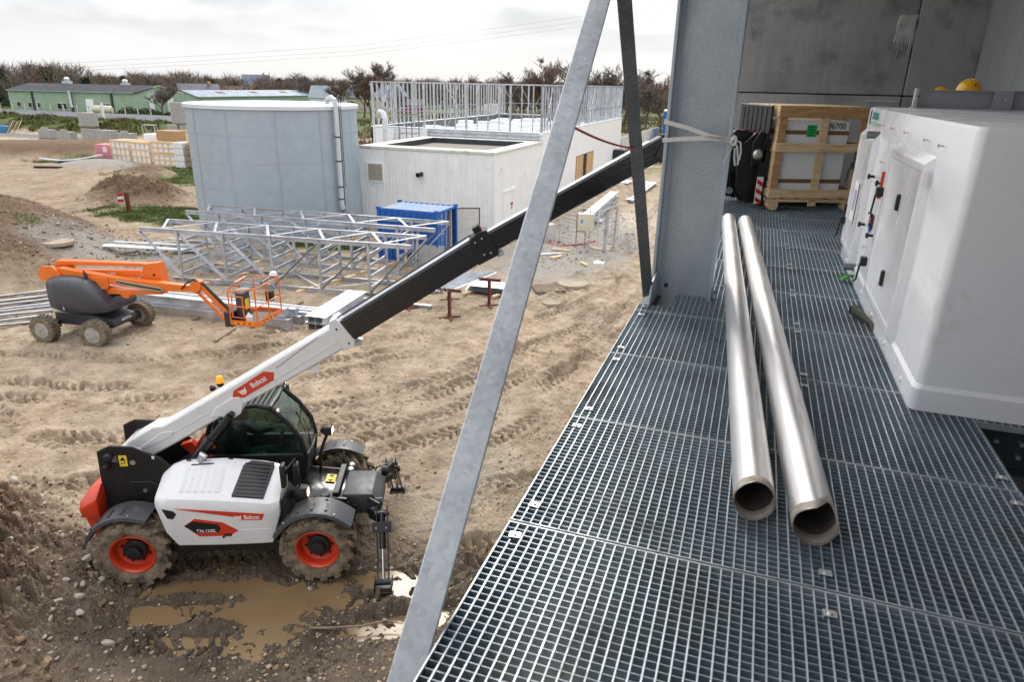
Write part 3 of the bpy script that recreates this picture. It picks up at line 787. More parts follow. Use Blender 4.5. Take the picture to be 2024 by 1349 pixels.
for k in range(8):
    a = k * math.pi / 4 + .2; hb.cyl((.215 * math.sin(a), -.005, .215 * math.cos(a)), (.215 * math.sin(a), -.035, .215 * math.cos(a)), .018, n=6)
HUB = hb.mesh('hub', PLASTIC)
RW = random.Random(2)
for sx, sy, st_ in ((1, -1, R(-4)), (1, 1, R(-7)), (-1, -1, R(3)), (-1, 1, R(4))):
    w = put('wheel', TY, TH, (sx * 1.42 + (.07 if sx > 0 and sy > 0 else 0), sy * .93 + (.08 if sx > 0 and sy > 0 else 0), .575), (0, RW.uniform(0, 3), st_ if sy < 0 else math.pi + st_))
    put('rim', RIM, w); put('hub', HUB, w)

# 
def fender(x0, y0, y1, a0, a1, front):
    m = MB(); rings = []; n = 11; r = .69
    for k in range(n):
        a = R(a0 + (a1 - a0) * k / (n - 1)); rr = r + (.02 if k in (0, n - 1) else 0)
        sx_, sz_ = math.cos(a), math.sin(a)
        yo, yi = (y0, y1)
        P = [(rr - .05, yo), (rr, yo + .015 * (1 if y1 > y0 else -1)), (rr + .012, (yo * .75 + yi * .25)), (rr + .012, yi), (rr - .012, yi), (rr - .015, yo * .7 + yi * .3), (rr - .02, yo + .03 * (1 if y1 > y0 else -1)), (rr - .055, yo + .012 * (1 if y1 > y0 else -1))]
        rings.append([(x0 + q * sx_, yy, .575 + q * sz_ + .03) for q, yy in P])
    m.loft(rings)
    fo = m.build('fender', FENDER, TH, smooth=50)
    g = MB()     # raised slats moulded across the top
    for k in (3, 4.5, 6, 7.4):
        a = R(a0 + (a1 - a0) * k / (n - 1)); b = a + R(3.2)
        P = []
        for q, yy in ((r + .010, y0 + .10 * np.sign(y1 - y0)), (r + .010, y0 + .30 * np.sign(y1 - y0)), (r + .026, y0 + .10 * np.sign(y1 - y0)), (r + .022, y0 + .28 * np.sign(y1 - y0))):
            for aa in (a, b): P.append((x0 + q * math.cos(aa), yy, .605 + q * math.sin(aa)))
        g.add(P, [(0, 1, 5, 4), (4, 5, 7, 6), (2, 6, 7, 3), (0, 4, 6, 2), (1, 3, 7, 5)])
    g.build('moulded_rib', FENDER, fo)['kind'] = 'stuff'
    for k in (2.2, 8):
        a = R(a0 + (a1 - a0) * k / (n - 1)); p = Vector((x0 + .70 * math.cos(a), y0 + .06 * np.sign(y1 - y0), .605 + .70 * math.sin(a)))
        d_ = Vector((math.cos(a), 0, math.sin(a)))
        MB().cyl(p - d_ * .01, p + d_ * .012, .017, .012, n=8).build('bolt', SILVER, fo)
fender(1.42, -1.16, -.70, 38, 158, True); fender(1.47, 1.24, .86, 52, 150, True)
fender(-1.42, -1.16, -.70, 62, 168, False); fender(-1.42, 1.16, .70, 62, 168, False)
MB().tube([(1.60, .62, 1.0), (1.60, .66, 1.22), (1.58, .78, 1.30)], .022, 8).tube([(1.60, -.62, 1.0), (1.58, -.70, 1.22), (1.56, -.78, 1.30)], .022, 8).build('fender_stay', BLACK, TH)['kind'] = 'stuff'

# engine hood on the right side
HW = MB()
#      x     bottom z, side y      shoulder      upper edge      top inner
st_h = [(-.99, 1.36, -.99, 1.46, -.96, 1.51, -.84, 1.66, -.50, 1.70),
        (-.86, .94, -1.06, 1.43, -1.02, 1.53, -.90, 1.72, -.42, 1.80),
        (-.70, .70, -1.07, 1.42, -1.03, 1.53, -.92, 1.76, -.38, 1.85),
        (-.05, .70, -1.08, 1.40, -1.04, 1.50, -.94, 1.75, -.36, 1.86),
        (.55, .71, -1.08, 1.33, -1.04, 1.44, -.95, 1.70, -.37, 1.80),
        (.74, .72, -1.08, 1.31, -1.04, 1.42, -.94, 1.65, -.38, 1.76),
        (.88, 1.22, -1.02, 1.33, -.99, 1.42, -.90, 1.60, -.42, 1.70)]
rings = []
for x, zb, ys, zs, y2, z2, y3, z3, y4, z4 in st_h:
    rings.append([(x, ys + .02, zb), (x, ys, zb + .02), (x, ys, zs - .06), (x, ys, zs), (x, y2, z2), (x, y2 + .03, z2 + .022), (x, y4 - .10, z4 - .012), (x, y4, z4), (x, y4 + .02, z4 - .03), (x, y4 + .02, zb)])
HW.loft(rings)
hood = HW.build('engine_hood', WHITEP, TH, bevel=.012, seg=2, smooth=30)
def side_poly(name, pts, m_, y=-1.09, d=.006, par=None):
    return MB().pxz(pts, y, y + d + .03).build(name, m_, par or hood, smooth=0)
def sy(v): return v
# red swoosh, badge and the dark inlet, all lying on the hood side
side_poly('red_stripe', [(-.66, 1.395), (-.10, 1.345), (.58, 1.275), (.66, 1.27), (.615, 1.16), (.33, 1.165), (.21, 1.225), (-.1, 1.285)], ORED, -1.086)
side_poly('red_badge', [(-.56, 1.08), (-.40, 1.205), (.02, 1.13), (.24, .98), (.10, .885), (-.36, .885)], ORED, -1.085)
side_poly('black_badge', [(-.565, 1.08), (-.43, 1.165), (-.06, 1.10), (-.02, 1.03), (-.06, .955), (-.40, .945)], BLACK, -1.0885)
side_poly('side_inlet', [(-.86, 1.38), (-.70, 1.345), (-.655, 1.29), (-.72, 1.20), (-.80, 1.22)], BLACK, -1.074)
MB().box(.02, .13, -1.094, -1.05, .885, .925).cyl((.005, -1.105, .872), (.005, -1.06, .872), .016, n=10).build('hood_latch', BLACK, hood)
for zz, xx in ((.98, (.30, .72)),):
    MB().pxz([(xx[0] - .06, zz - .012), (xx[1], zz), (xx[1], zz + .022), (xx[0] - .045, zz + .01)], -1.083, -1.05).build('pressed_line', WHITEP, hood, bevel=.004)
tilt = math.atan2(.21, .45)
# dark slotted panel on the hood's upper face, plus the white louvres
def hood_pt(x, y):
    """height of the sloping upper face at (x, y)"""
    xs = [s[0] for s in st_h]
    k = max(0, min(len(xs) - 2, sum(1 for q in xs if q <= x) - 1)); f = (x - xs[k]) / (xs[k + 1] - xs[k])
    A, B = st_h[k], st_h[k + 1]
    y2, z2, y4, z4 = [A[i] + (B[i] - A[i]) * f for i in (4, 5, 8, 9)]
    ya, za, yb, zb = y2 + .03, z2 + .022, y4 - .10, z4 - .012
    return za + (zb - za) * (y - ya) / (yb - ya) if y < yb else zb + (y - yb) * .03
def face_poly(name, pts, m_, lift=.006, th=.02, par=None):
    return MB().add([(x, y, hood_pt(x, y) + lift) for x, y in pts] + [(x, y, hood_pt(x, y) + lift - th) for x, y in pts],
                    [tuple(range(len(pts))), tuple(range(len(pts), 2 * len(pts)))[::-1]] + [(i, (i + 1) % len(pts), len(pts) + (i + 1) % len(pts), len(pts) + i) for i in range(len(pts))]).build(name, m_, par or hood, smooth=0)
gp_ = face_poly('grille_panel', [(.17, -.98), (.64, -.985), (.72, -.50), (.70, -.42), (.36, -.42), (.25, -.52)], GREYP, .030, .06)
gl_ = MB()
for k in range(9):
    y_ = -.94 + .056 * k
    x0_, x1_ = .20 + .12 * max(0, (y_ + .98)) , .645 + .1 * (y_ + .98)
    a, b = (x0_ + .015, y_), (x1_ - .02, y_ + .006)
    gl_.sec((a[0], a[1], hood_pt(*a) + .031), (b[0], b[1], hood_pt(*b) + .031), [(-.012, -.004), (.012, -.004), (0, .009)])
gl_.build('grille_slats', PLASTIC, gp_)['kind'] = 'stuff'
for k in range(6):
    x_ = -.62 + .105 * k
    L0, L1 = -.93 + .0 * k, -.56
    P = [(x_, L0), (x_ + .085, L0), (x_ + .085, L1), (x_, L1)]
    MB().add([(P[0][0], P[0][1], hood_pt(*P[0]) + .026), (P[1][0], P[1][1], hood_pt(*P[1]) + .003), (P[2][0], P[2][1], hood_pt(*P[2]) + .003), (P[3][0], P[3][1], hood_pt(*P[3]) + .020),
              (P[0][0], P[0][1], hood_pt(*P[0]) - .01), (P[1][0], P[1][1], hood_pt(*P[1]) - .01), (P[2][0], P[2][1], hood_pt(*P[2]) - .01), (P[3][0], P[3][1], hood_pt(*P[3]) - .01)],
             [(0, 1, 2, 3), (0, 4, 5, 1), (3, 2, 6, 7), (0, 3, 7, 4)]).build('hood_louvre', WHITEP, hood, smooth=0)
ex_ = MB().tube([(-.42, -.44, 1.76), (-.43, -.44, 1.90), (-.39, -.46, 1.98), (-.33, -.49, 1.95)], [.055, .05, .048, .044], 12)
ex_.build('exhaust_pipe', SILVER, TH)
face_poly('exhaust_recess', [(-.56, -.52), (-.20, -.50), (-.36, -.40), (-.50, -.41)], BLACK, .008)
for x_, y_ in ((-.62, -.42), (.02, -.39)):
    MB().box(x_ - .035, x_ + .035, y_ - .012, y_ + .012, 1.83, 1.862).build('hood_hinge', BLACK, hood)
LOGO = [(-.50, .42), (-.30, .18), (0, .24), (.30, .18), (.52, .46), (.46, .05), (.40, -.10), (.50, -.22), (.30, -.24), (.26, -.40), (.10, -.34), (.06, -.44), (-.06, -.44), (-.10, -.34), (-.24, -.42), (-.30, -.24), (-.46, -.22), (-.38, -.08), (-.46, .08)]
def cat_logo(o, r_, u_, n_, s, par):
    o, r_, u_, n_ = Vector(o), Vector(r_), Vector(u_), Vector(n_)
    f = lambda lift: (lambda a, b: o + r_ * a * s + u_ * b * s + n_ * lift)
    m = MB().prism(LOGO, f(0), f(.002)).build('emblem', WHITE_T, par, smooth=0)
    d = MB()
    for q in ([(-.26, .0), (-.05, -.08), (-.06, -.15), (-.2, -.12)], [(.26, .0), (.05, -.08), (.06, -.15), (.2, -.12)], [(-.07, -.22), (.07, -.22), (0, -.31)]):
        d.prism(q, f(.0018), f(.0032))
    d.build('emblem_marks', ORED, m, smooth=0)['kind'] = 'stuff'
cat_logo((.262, -1.087, 1.215), (1, 0, 0), (0, 0, 1), (0, -1, 0), .10, hood)
put_text('lettering', 'Bobcat', .105, WHITE_T, (.465, -1.0875, 1.213), (1, 0, 0), (0, 0, 1), hood, sx=.80, bold=.0012)
put_text('lettering', 'T36.120SL', .074, WHITE_T, (-.245, -1.0905, .985), (1, 0, 0), (0, 0, 1), hood, sx=.95, bold=.0006, shear=.15)

# rear turret plates, counterweight
for y0, y1 in ((-.47, -.43), (.43, .47)):
    tp = MB().pxz([(-2.02, 1.18), (-1.98, 2.06), (-1.78, 2.16), (-1.42, 2.14), (-1.02, 1.92), (-.62, 1.46), (-.45, 1.02), (-.45, .8), (-2.0, .8)], y0, y1).build('turret_plate', BLACK, TH, bevel=.012)
    if y0 < 0:
        MB().pxz([(-1.55, 1.52), (-1.22, 1.52), (-.80, 1.16), (-.80, .82), (-1.55, .82)], y0 - .018, y0).build('bolted_cover', BLACK, tp, bevel=.006)
        MB().box(-1.66, -1.54, y0 - .008, y0, 1.80, 1.99).build('warning_sticker', YELLOW, tp)
        ws = MB().pxz([(-1.645, 1.90), (-1.555, 1.90), (-1.60, 1.975)], y0 - .010, y0 - .007).box(-1.645, -1.60, y0 - .010, y0 - .007, 1.845, 1.86)
        ws.pxz([(-1.59, 1.85), (-1.555, 1.868), (-1.59, 1.886)], y0 - .010, y0 - .007); ws.build('sticker_print', BLACK_T, tp)['kind'] = 'stuff'
        MB().cyl((-1.46, y0 - .008, 1.86), (-1.46, y0, 1.86), .042, n=16).build('reflector', SILVER, tp)
        MB().box(-1.16, -1.12, y0 - .005, y0, 1.92, 1.97).build('small_label', WHITE_T, tp)
        for x_, z_ in ((-1.34, 1.36), ):
            MB().cyl((x_, y0 - .03, z_), (x_, y0 - .018, z_), .032, n=12).build('pin_cap', SILVER, tp)
        for x_, z_ in ((-1.30, 1.18), (-1.05, 1.14)):
            MB().cyl((x_, y0 - .032, z_), (x_, y0 - .018, z_), .055, n=16).build('cover_hole', PLASTIC, tp)
        MB().lathe([(.07, 0), (.07, -.05), (.04, -.08)], (-1.80, y0, 1.98), (0, 1, 0), 14).build('pivot_cap', PLASTIC, tp)
        MB().tube([(-1.84, y0 - .01, 1.82), (-1.86, y0 - .1, 1.80)], .05, 10).build('work_lamp', PLASTIC, tp)
MB().cyl((-1.72, -.47, 1.93), (-1.72, .47, 1.93), .06, n=16).build('boom_pivot_pin', SILVER, TH)
CW = MB()
rr_ = []
for y_, zt, zb, xo in ((-.74, 1.30, 1.03, -2.27), (-.52, 1.44, 1.02, -2.37), (.40, 1.44, 1.02, -2.37), (.62, 1.30, 1.03, -2.27)):
    rr_.append([(-1.98, y_, zb - .02), (xo + .02, y_, zb), (xo, y_, zb + .16), (xo + .20, y_, zt), (-1.98, y_, zt + .08)])
CW.loft(rr_)
cwt = CW.build('counterweight', ORED, TH, bevel=.025, seg=2)
rr_ = []
for y_, f in ((-.66, 1), (.54, 1)):
    rr_.append([(-1.96, y_, .55), (-2.14, y_, .55), (-2.26, y_, .98), (-1.96, y_, .98)])
MB().loft(rr_).build('counterweight_skirt', ORED, cwt, bevel=.02)
for y_ in (-.73, .60):
    MB().box(-2.375, -2.30, y_ + .25 if y_ < 0 else y_ - .36, y_ + .34 if y_ < 0 else y_ - .27, 1.08, 1.17).build('tail_lamp', BLACK, cwt)

# ---- boom: outer white box, two black sections, slightly drooping
def bdir(a): return Vector((math.cos(R(a)), 0, math.sin(R(a))))
P0 = Vector((-1.70, 0, 1.70)); A1, A2, A3 = 31.0, 32.3, 29.6
d1 = bdir(A1); u1 = Vector((-d1.z, 0, d1.x))
def boom_sec(name, o, d, L0, L1, hw, zb, zt, m_, ch=.03, **k):
    u = Vector((-d.z, 0, d.x)); s = MB()
    prof = [(-hw + ch * .6, zb), (hw - ch * .6, zb), (hw, zb + ch), (hw, zt - ch), (hw - ch, zt), (-hw + ch, zt), (-hw, zt - ch), (-hw, zb + ch)]
    s.loft([[o + d * L + Vector((0, y, 0)) + u * z for y, z in prof] for L in (L0, L1)])
    return s.build(name, m_, TH, **k)
bo = MB()     # outer section side outline with the belly where the lift ram sits
OUT = [(-.15, -.05), (.40, -.13), (1.2, -.14), (1.78, -.14), (1.86, -.22), (1.95, -.25), (2.06, -.24), (2.25, -.15), (2.9, -.17), (3.7, -.18), (4.22, -.18), (4.22, .215), (2.9, .215), (1.2, .215), (.88, .22), (.72, .29), (.25, .29), (-.02, .20), (-.2, .06)]
f = lambda y: (lambda a, b: P0 + d1 * a + u1 * b + Vector((0, y, 0)))
hwb = .175
rings = []
for y, e in ((-hwb, -.025), (-hwb + .02, 0), (hwb - .02, 0), (hwb, -.025)):
    cx_, cz_ = 2.0, .03
    rings.append([f(y)(a + (e if a > 2 else -e) * .6, b + (e if b > 0 else -e)) for a, b in OUT])
bo.loft(rings)
boom = bo.build('outer_boom', WHITEP, TH, smooth=30)
def on_boom(a, b, out=0.0): return P0 + d1 * a + u1 * b + Vector((0, -hwb - out, 0))
def bpoly(name, pts, m_, o=.004, par=boom):
    return MB().prism(pts, lambda a, b: on_boom(a, b, o), lambda a, b: on_boom(a, b, -.02)).build(name, m_, par, smooth=0)
rb_ = bpoly('red_badge', [(2.13, .05), (2.21, .13), (2.80, .155), (2.93, .06), (2.85, -.045), (2.27, -.05)], ORED)
cat_logo(on_boom(2.33, .045, .005), d1, u1, (0, -1, 0), .125, rb_)
put_text('lettering', 'Bobcat', .128, WHITE_T, on_boom(2.63, .05, .006), d1, u1, rb_, sx=.78, bold=.002)
for a, b, a2, b2 in ((.75, .03, 1.6, .03), (2.3, -.06, 4.05, -.03)):
    MB().sec(on_boom(a, b, .0), on_boom(a2, b2, .0), [(-.006, -.004), (.006, -.004), (.006, .004), (-.006, .004)]).build('pressed_line', WHITEP, boom)
MB().prism([(1.64, -.05), (1.80, .04), (2.12, .05), (2.22, .0), (2.21, -.12), (2.07, -.245), (1.93, -.255), (1.83, -.215), (1.77, -.12)], lambda a, b: on_boom(a, b, .018), lambda a, b: on_boom(a, b, -.02)).build('ram_bracket_plate', WHITEP, boom, bevel=.008)
MB().prism([(.10, .20), (.35, .10), (.8, .14), (.98, .06), (.9, -.0), (.5, .04), (.2, .06)], lambda a, b: on_boom(a, b, .010), lambda a, b: on_boom(a, b, -.02)).build('tail_plate', WHITEP, boom, bevel=.006)
MB().sec(on_boom(3.0, .10, .002), on_boom(3.85, .19, .002), [(-.003, -.003), (.003, -.003), (.003, .003), (-.003, .003)]).build('pressed_curve', GREYP, boom)
# end collar and lugs
cl_ = MB().prism([(4.06, -.20), (4.26, -.225), (4.30, -.14), (4.27, .20), (4.25, .30), (4.14, .31), (4.08, .22)], lambda a, b: on_boom(a, b, .012), lambda a, b: P0 + d1 * a + u1 * b + Vector((0, hwb + .012, 0)))
collar = cl_.build('boom_collar', WHITEP, TH, bevel=.01)
MB().prism([(3.38, -.19), (3.44, -.28), (3.54, -.28), (3.56, -.19)], lambda a, b: on_boom(a, b, -.02), lambda a, b: on_boom(a, b, -.06)).build('stop_lug', WHITEP, boom)
MB().box(-.05, .05, -.1, .1, -.05, .02).build('wear_pad', SILVER, collar, loc=P0 + d1 * 4.30 - u1 * .23)
for b_, a_ in ((.15, 4.17), (-.14, 4.2)):
    MB().cyl(on_boom(a_, b_, .012), on_boom(a_, b_, .02), .016, n=8).build('bolt', BLACK, collar)
Q1 = P0 + d1 * 4.2 + u1 * .03; d2 = bdir(A2)
s2 = boom_sec('second_boom', Q1, d2, -.4, 2.62, .145, -.185, .185, BLACK_GL, .02, smooth=20)
u2 = Vector((-d2.z, 0, d2.x))
for b_ in (.07, -.06, -.12):
    MB().sec(Q1 + d2 * .15 + u2 * b_ + Vector((0, -.146, 0)), Q1 + d2 * 2.5 + u2 * (b_ + .01) + Vector((0, -.146, 0)), [(-.004, -.004), (.004, -.004), (.004, .004), (-.004, .004)]).build('pressed_line', BLACK, s2)
MB().sec(Q1 + d2 * .1 + u2 * .19, Q1 + d2 * 2.55 + u2 * .19, [(-.10, 0), (.10, 0), (.10, .008), (-.10, .008)]).build('lit_top_strip', GALV_F, s2)  # pale strip paints the lit top face of the black boom
MB().tube([Q1 + d2 * .0 + u2 * .25 + Vector((0, -.09, 0)), Q1 + d2 * 1.2 + u2 * .24 + Vector((0, -.09, 0)), Q1 + d2 * 2.5 + u2 * .25 + Vector((0, -.09, 0))], .011, 6).build('hose', BLACK, s2)
c2 = MB().prism([(2.36, -.20), (2.70, -.225), (2.74, -.16), (2.74, .20), (2.62, .235), (2.44, .20)], lambda a, b: Q1 + d2 * a + u2 * b + Vector((0, -.157, 0)), lambda a, b: Q1 + d2 * a + u2 * b + Vector((0, .157, 0)))
c2o = c2.build('boom_collar', BLACK, TH, bevel=.008)
for a_, b_ in ((2.50, .13), (2.62, .13), (2.52, -.1), (2.62, -.13)):
    MB().cyl(Q1 + d2 * a_ + u2 * b_ + Vector((0, -.157, 0)), Q1 + d2 * a_ + u2 * b_ + Vector((0, -.165, 0)), .016, n=8).build('bolt', SILVER, c2o)
MB().box(-.06, .06, -.08, .08, 0, .09).cyl((.02, -.085, .06), (.02, .085, .06), .03, n=10).build('hose_guide', BLACK, c2o, loc=Q1 + d2 * 2.62 + u2 * .22, rz=(0, -R(A2), 0))
MB().cyl((0, -.09, .05), (0, -.096, .05), .016, n=8).build('red_cap', RED, c2o, loc=Q1 + d2 * 2.66 + u2 * .23)
MB().box(-.05, .07, -.1, .1, -.07, .0).build('wear_pad', GALV, c2o, loc=Q1 + d2 * 2.72 - u2 * .2, rz=(0, -R(A2), 0))
Q2 = Q1 + d2 * 2.6 - u2 * .0; d3 = bdir(A3)
s3 = boom_sec('third_boom', Q2, d3, -.3, 3.02, .115, -.155, .150, BLACK_GL, .02, smooth=20)
u3 = Vector((-d3.z, 0, d3.x))
for b_ in (.055, -.03, -.09):
    MB().sec(Q2 + d3 * .15 + u3 * b_ + Vector((0, -.116, 0)), Q2 + d3 * 2.9 + u3 * b_ + Vector((0, -.116, 0)), [(-.004, -.004), (.004, -.004), (.004, .004), (-.004, .004)]).build('pressed_line', BLACK, s3)
MB().sec(Q2 + d3 * .1 + u3 * .155, Q2 + d3 * 2.85 + u3 * .155, [(-.085, 0), (.085, 0), (.085, .007), (-.085, .007)]).build('lit_top_strip', WHITEP, s3)  # white strip, again the lit top face put in as colour
for k in range(5):
    MB().box(-.05, .05, -.01, .01, -.008, .008).build('weld_tab', SILVER, s3, loc=Q2 + d3 * (.4 + .55 * k) - u3 * .15 + Vector((0, -.115, 0)), rz=(0, -R(A3), 0))
# lift ram and compensating ram
RB = P0 + d1 * 1.95 - u1 * .17
MB().cyl((-1.12, -.275, 1.16), (-.28, -.275, 2.16), .085, n=16).build('lift_ram', BLACK_GL, TH)
MB().cyl((-.28, -.275, 2.16), (RB.x, -.275, RB.z), .065, n=16).cyl((RB.x, -.30, RB.z), (RB.x, -.1, RB.z), .05, n=12).build('lift_ram_head', BLACK, TH)
MB().cyl((-1.45, .05, 1.25), (-.45, .05, 1.85), .055, n=14).build('levelling_ram', BLACK, TH)
MB().tube([(-.75, .25, 1.72), (-.6, .22, 1.95), (-.45, .2, 1.72)], .04, 8).pxz([(-.98, 1.80), (-.80, 1.86), (-.52, 1.50), (-.66, 1.44)], .18, .30).build('red_guard', ORED, TH)['kind'] = 'stuff'

# ---- cab on the left side
cab = thing('cab', None, None); cab.parent = TH
def bars(m, pts, r=.03, n=8): m.tube(pts, r, n)
CF = MB(); yr, yl = .26, 1.10
side = [(-.62, 1.50), (-.66, 1.72), (-.46, 2.28), (-.20, 2.42), (.30, 2.46), (.55, 2.42), (.98, 1.82), (1.06, 1.50), (.98, .95), (-.40, .95)]
for y in (yr, yl):
    CF.tube([(-.62, y, 1.50), (-.55, y, 1.95), (-.42, y, 2.30), (-.20, y, 2.43)], .042, 8).tube([(-.20, y, 2.43), (.30, y, 2.47), (.52, y, 2.43)], .045, 8)
    CF.tube([(.52, y, 2.43), (.78, y, 2.16), (.98, y, 1.84), (1.04, y, 1.52), (.99, y, 1.18)], .042, 8)
CF.tube([(.52, yr, 2.43), (.55, (yr + yl) / 2, 2.455), (.52, yl, 2.43)], .045, 8).tube([(-.30, yr, 2.40), (-.30, yl, 2.40)], .045, 8).tube([(1.04, yr, 1.50), (1.07, .68, 1.50), (1.04, yl, 1.50)], .03, 8)
CF.build('cab_frame', BLACK, cab)
CB = MB()
CB.pxz([(-.62, 1.54), (1.03, 1.54), (1.02, 1.30), (.96, .80), (-.45, .80), (-.64, 1.2)], yr - .03, yr + .03)
CB.pxz([(-.62, 1.5), (1.03, 1.5), (.96, .62), (-.45, .62)], yl - .03, yl + .03)
CB.box(-.60, .96, yr, yl, .62, .70).pyz([(yr, .7), (yl, .7), (yl, 1.48), (yr, 1.48)], .96, 1.0).pyz([(yr, .7), (yl, .7), (yl, 1.62), (yr, 1.62)], -.62, -.58)
CB.build('cab_body', BLACK, cab)
gr_ = MB()
for k in range(8): gr_.box(1.0, 1.012, .34 + .09 * k, .39 + .09 * k, .98, 1.42)
gr_.build('step_grille', GALV_D, cab)['kind'] = 'stuff'
PN = MB(); ws_ = []
for y in (yr + .04, .68, yl - .04):
    o_ = .03 if y == .68 else 0
    ws_.append([(.55 + o_, y, 2.40), (.80 + o_, y, 2.14), (.985 + o_, y, 1.84), (1.045 + o_, y, 1.52)])
PN.loft(ws_, caps=False, ring_closed=False)
PN.build('windscreen', PANE_C, cab, smooth=60)
MB().pxz([(-.56, 1.56), (1.0, 1.56), (.94, 1.84), (.74, 2.15), (.50, 2.40), (-.20, 2.40), (-.42, 2.24), (-.52, 1.95)], yr - .004, yr + .004).build('side_window', PANE_D, cab, smooth=0)
MB().pxz([(-.56, 1.52), (1.0, 1.52), (.94, 1.84), (.74, 2.15), (.50, 2.40), (-.20, 2.40), (-.42, 2.24), (-.52, 1.95)], yl - .004, yl + .004).build('side_window', PANE_D, cab, smooth=0)
MB().quad((-.25, yr, 2.432), (.50, yr, 2.452), (.50, yl, 2.452), (-.25, yl, 2.432)).build('roof_window', PANE, cab, smooth=0)
for k in range(9):
    x_ = -.22 + .082 * k
    MB().sec((x_, yr + .02, 2.462), (x_, yl - .02, 2.462), [(-.018, -.012), (.018, -.012), (.018, .012), (-.018, .012)]).build('roof_guard_bar', BLACK, cab)
MB().quad((-.56, yr, 1.62), (-.40, yr, 2.28), (-.40, yl, 2.28), (-.56, yl, 1.62)).build('rear_window', PANE_D, cab, smooth=0)
# cab inside: seat, dash, wheel, door bar
SE = MB().box(-.30, .18, .46, .90, 1.08, 1.20).pxz([(-.36, 1.15), (-.22, 1.15), (-.34, 1.85), (-.46, 1.83)], .48, .88).box(-.42, -.30, .56, .80, 1.86, 2.05)
SE.build('seat', PLASTIC, cab, bevel=.03, seg=2)
MB().pxz([(.62, 1.0), (.96, 1.0), (.98, 1.52), (.80, 1.56), (.60, 1.40)], .36, 1.0).build('dashboard', PLASTIC, cab, bevel=.02)
MB().tube([(.52 + .05 * math.sin(a) * .6, .68 + .18 * math.cos(a), 1.62 + .17 * math.sin(a) * .75) for a in np.linspace(0, 2 * math.pi, 21)[:-1]], .014, 6, closed=True).cyl((.52, .68, 1.62), (.78, .68, 1.42), .025).cyl((.52, .52, 1.62), (.52, .84, 1.62), .012, n=6).build('steering_wheel', PLASTIC, cab)['kind'] = 'stuff'
MB().box(-.30, .45, .30, .42, 1.28, 1.40).cyl((.25, .36, 1.40), (.27, .36, 1.56), .018).build('control_console', PLASTIC, cab)['kind'] = 'stuff'
MB().tube([(.20, yl - .05, 1.95), (.55, yl - .05, 1.95), (.60, yl - .05, 1.80), (.25, yl - .05, 1.72), (.18, yl - .05, 1.9)], .018, 6).build('door_bar', PLASTIC, cab)
for yy, za in ((.55, 0), (.9, .02)):
    MB().tube([(1.075, yy, 1.54), (1.02, yy + .10, 1.80), (.93, yy + .2, 1.98)], .010, 5).tube([(.99, yy + .06, 1.76), (.84, yy + .14, 2.15)], .012, 5).build('wiper', PLASTIC, cab)['kind'] = 'stuff'
LAMP = glow('lit work lamp', (1.0, .72, .42), 1.6); AMBER = mat('amber beacon', (.9, .28, .01), .2, 0, .1); AMBER.node_tree.nodes['Principled BSDF'].inputs['Emission Color'].default_value = (1, .35, .02, 1); AMBER.node_tree.nodes['Principled BSDF'].inputs['Emission Strength'].default_value = .5
def lamp(p, d, r, name='work_lamp', par=TH, lit=True):
    p, d = Vector(p), Vector(d).normalized()
    o = MB().lathe([(r * .45, -r * 1.1), (r * .95, -r * .5), (r, 0), (r, r * .25), (r * .9, r * .25)], p, d, 16).build(name, PLASTIC, par)
    MB().cyl(p + d * r * .22, p + d * r * .32, r * .86, n=16).build('lens', LAMP if lit else PANE, o)
    return o
lamp((.62, .30, 2.36), (1, -.35, -.15), .05); lamp((.57, 1.16, 2.52), (1, .1, -.2), .055)
MB().tube([(.52, 1.08, 2.44), (.56, 1.18, 2.47), (.56, 1.24, 2.42)], .014, 6).build('lamp_bracket', PLASTIC, TH)
MB().box(.55, .60, 1.22, 1.30, 2.18, 2.40).build('mirror', PLASTIC, TH, bevel=.015)
bc = MB().lathe([(.055, 0), (.06, .02), (.05, .05), (.052, .06)], (-.50, 1.0, 2.52), (0, 0, 1), 16).cyl((-.50, 1.0, 2.38), (-.50, 1.0, 2.53), .02).build('beacon_base', BLACK, TH)
MB().lathe([(.058, .055), (.062, .08), (.058, .15), (.045, .175), (.001, .18)], (-.50, 1.0, 2.52), (0, 0, 1), 18, caps=False).build('beacon', AMBER, TH)
MB().tube([(-.62, 1.0, 2.36), (-.5, 1.0, 2.38), (-.35, 1.0, 2.42)], .014, 6).build('lamp_bracket', PLASTIC, TH)
lamp((-.66, 1.02, 2.46), (-1, .1, -.1), .055, lit=False)
# ---- nose: deck, cover, lamps, mirrors
MB().pxz([(.90, 1.02), (1.02, 1.14), (1.85, 1.04), (1.95, .85), (.9, .8)], -.48, .55).build('front_deck', BLACK_GL, TH, bevel=.01)
MB().pxz([(.92, 1.05), (1.05, 1.15), (1.80, 1.06), (1.80, 1.0), (.92, 1.0)], .50, .55).pxz([(1.2, 1.05), (1.3, 1.18), (1.82, 1.12), (1.82, 1.04)], -.50, -.44).build('deck_side', BLACK, TH, bevel=.008)['kind'] = 'stuff'
dkst = MB().add([(1.37, .06, 1.115), (1.53, .06, 1.096), (1.53, .30, 1.096), (1.37, .30, 1.115)], [(0, 1, 2, 3)]).build('warning_sticker', YELLOW, TH, smooth=0); dkst.location = (0, 0, .006)
dp = MB()
for y_, s_ in ((.10, .03), (.24, .03)):
    dp.add([(1.41, y_, 1.119), (1.47, y_ - s_, 1.112), (1.49, y_ + s_, 1.11), (1.43, y_ + s_, 1.117)], [(0, 1, 2, 3)])
dp.build('sticker_print', BLACK_T, TH, smooth=0).location = (0, 0, .003)
MB().box(1.58, 1.68, -.42, .50, 1.06, 1.20).build('axle_bar', BLACK, TH, bevel=.01)
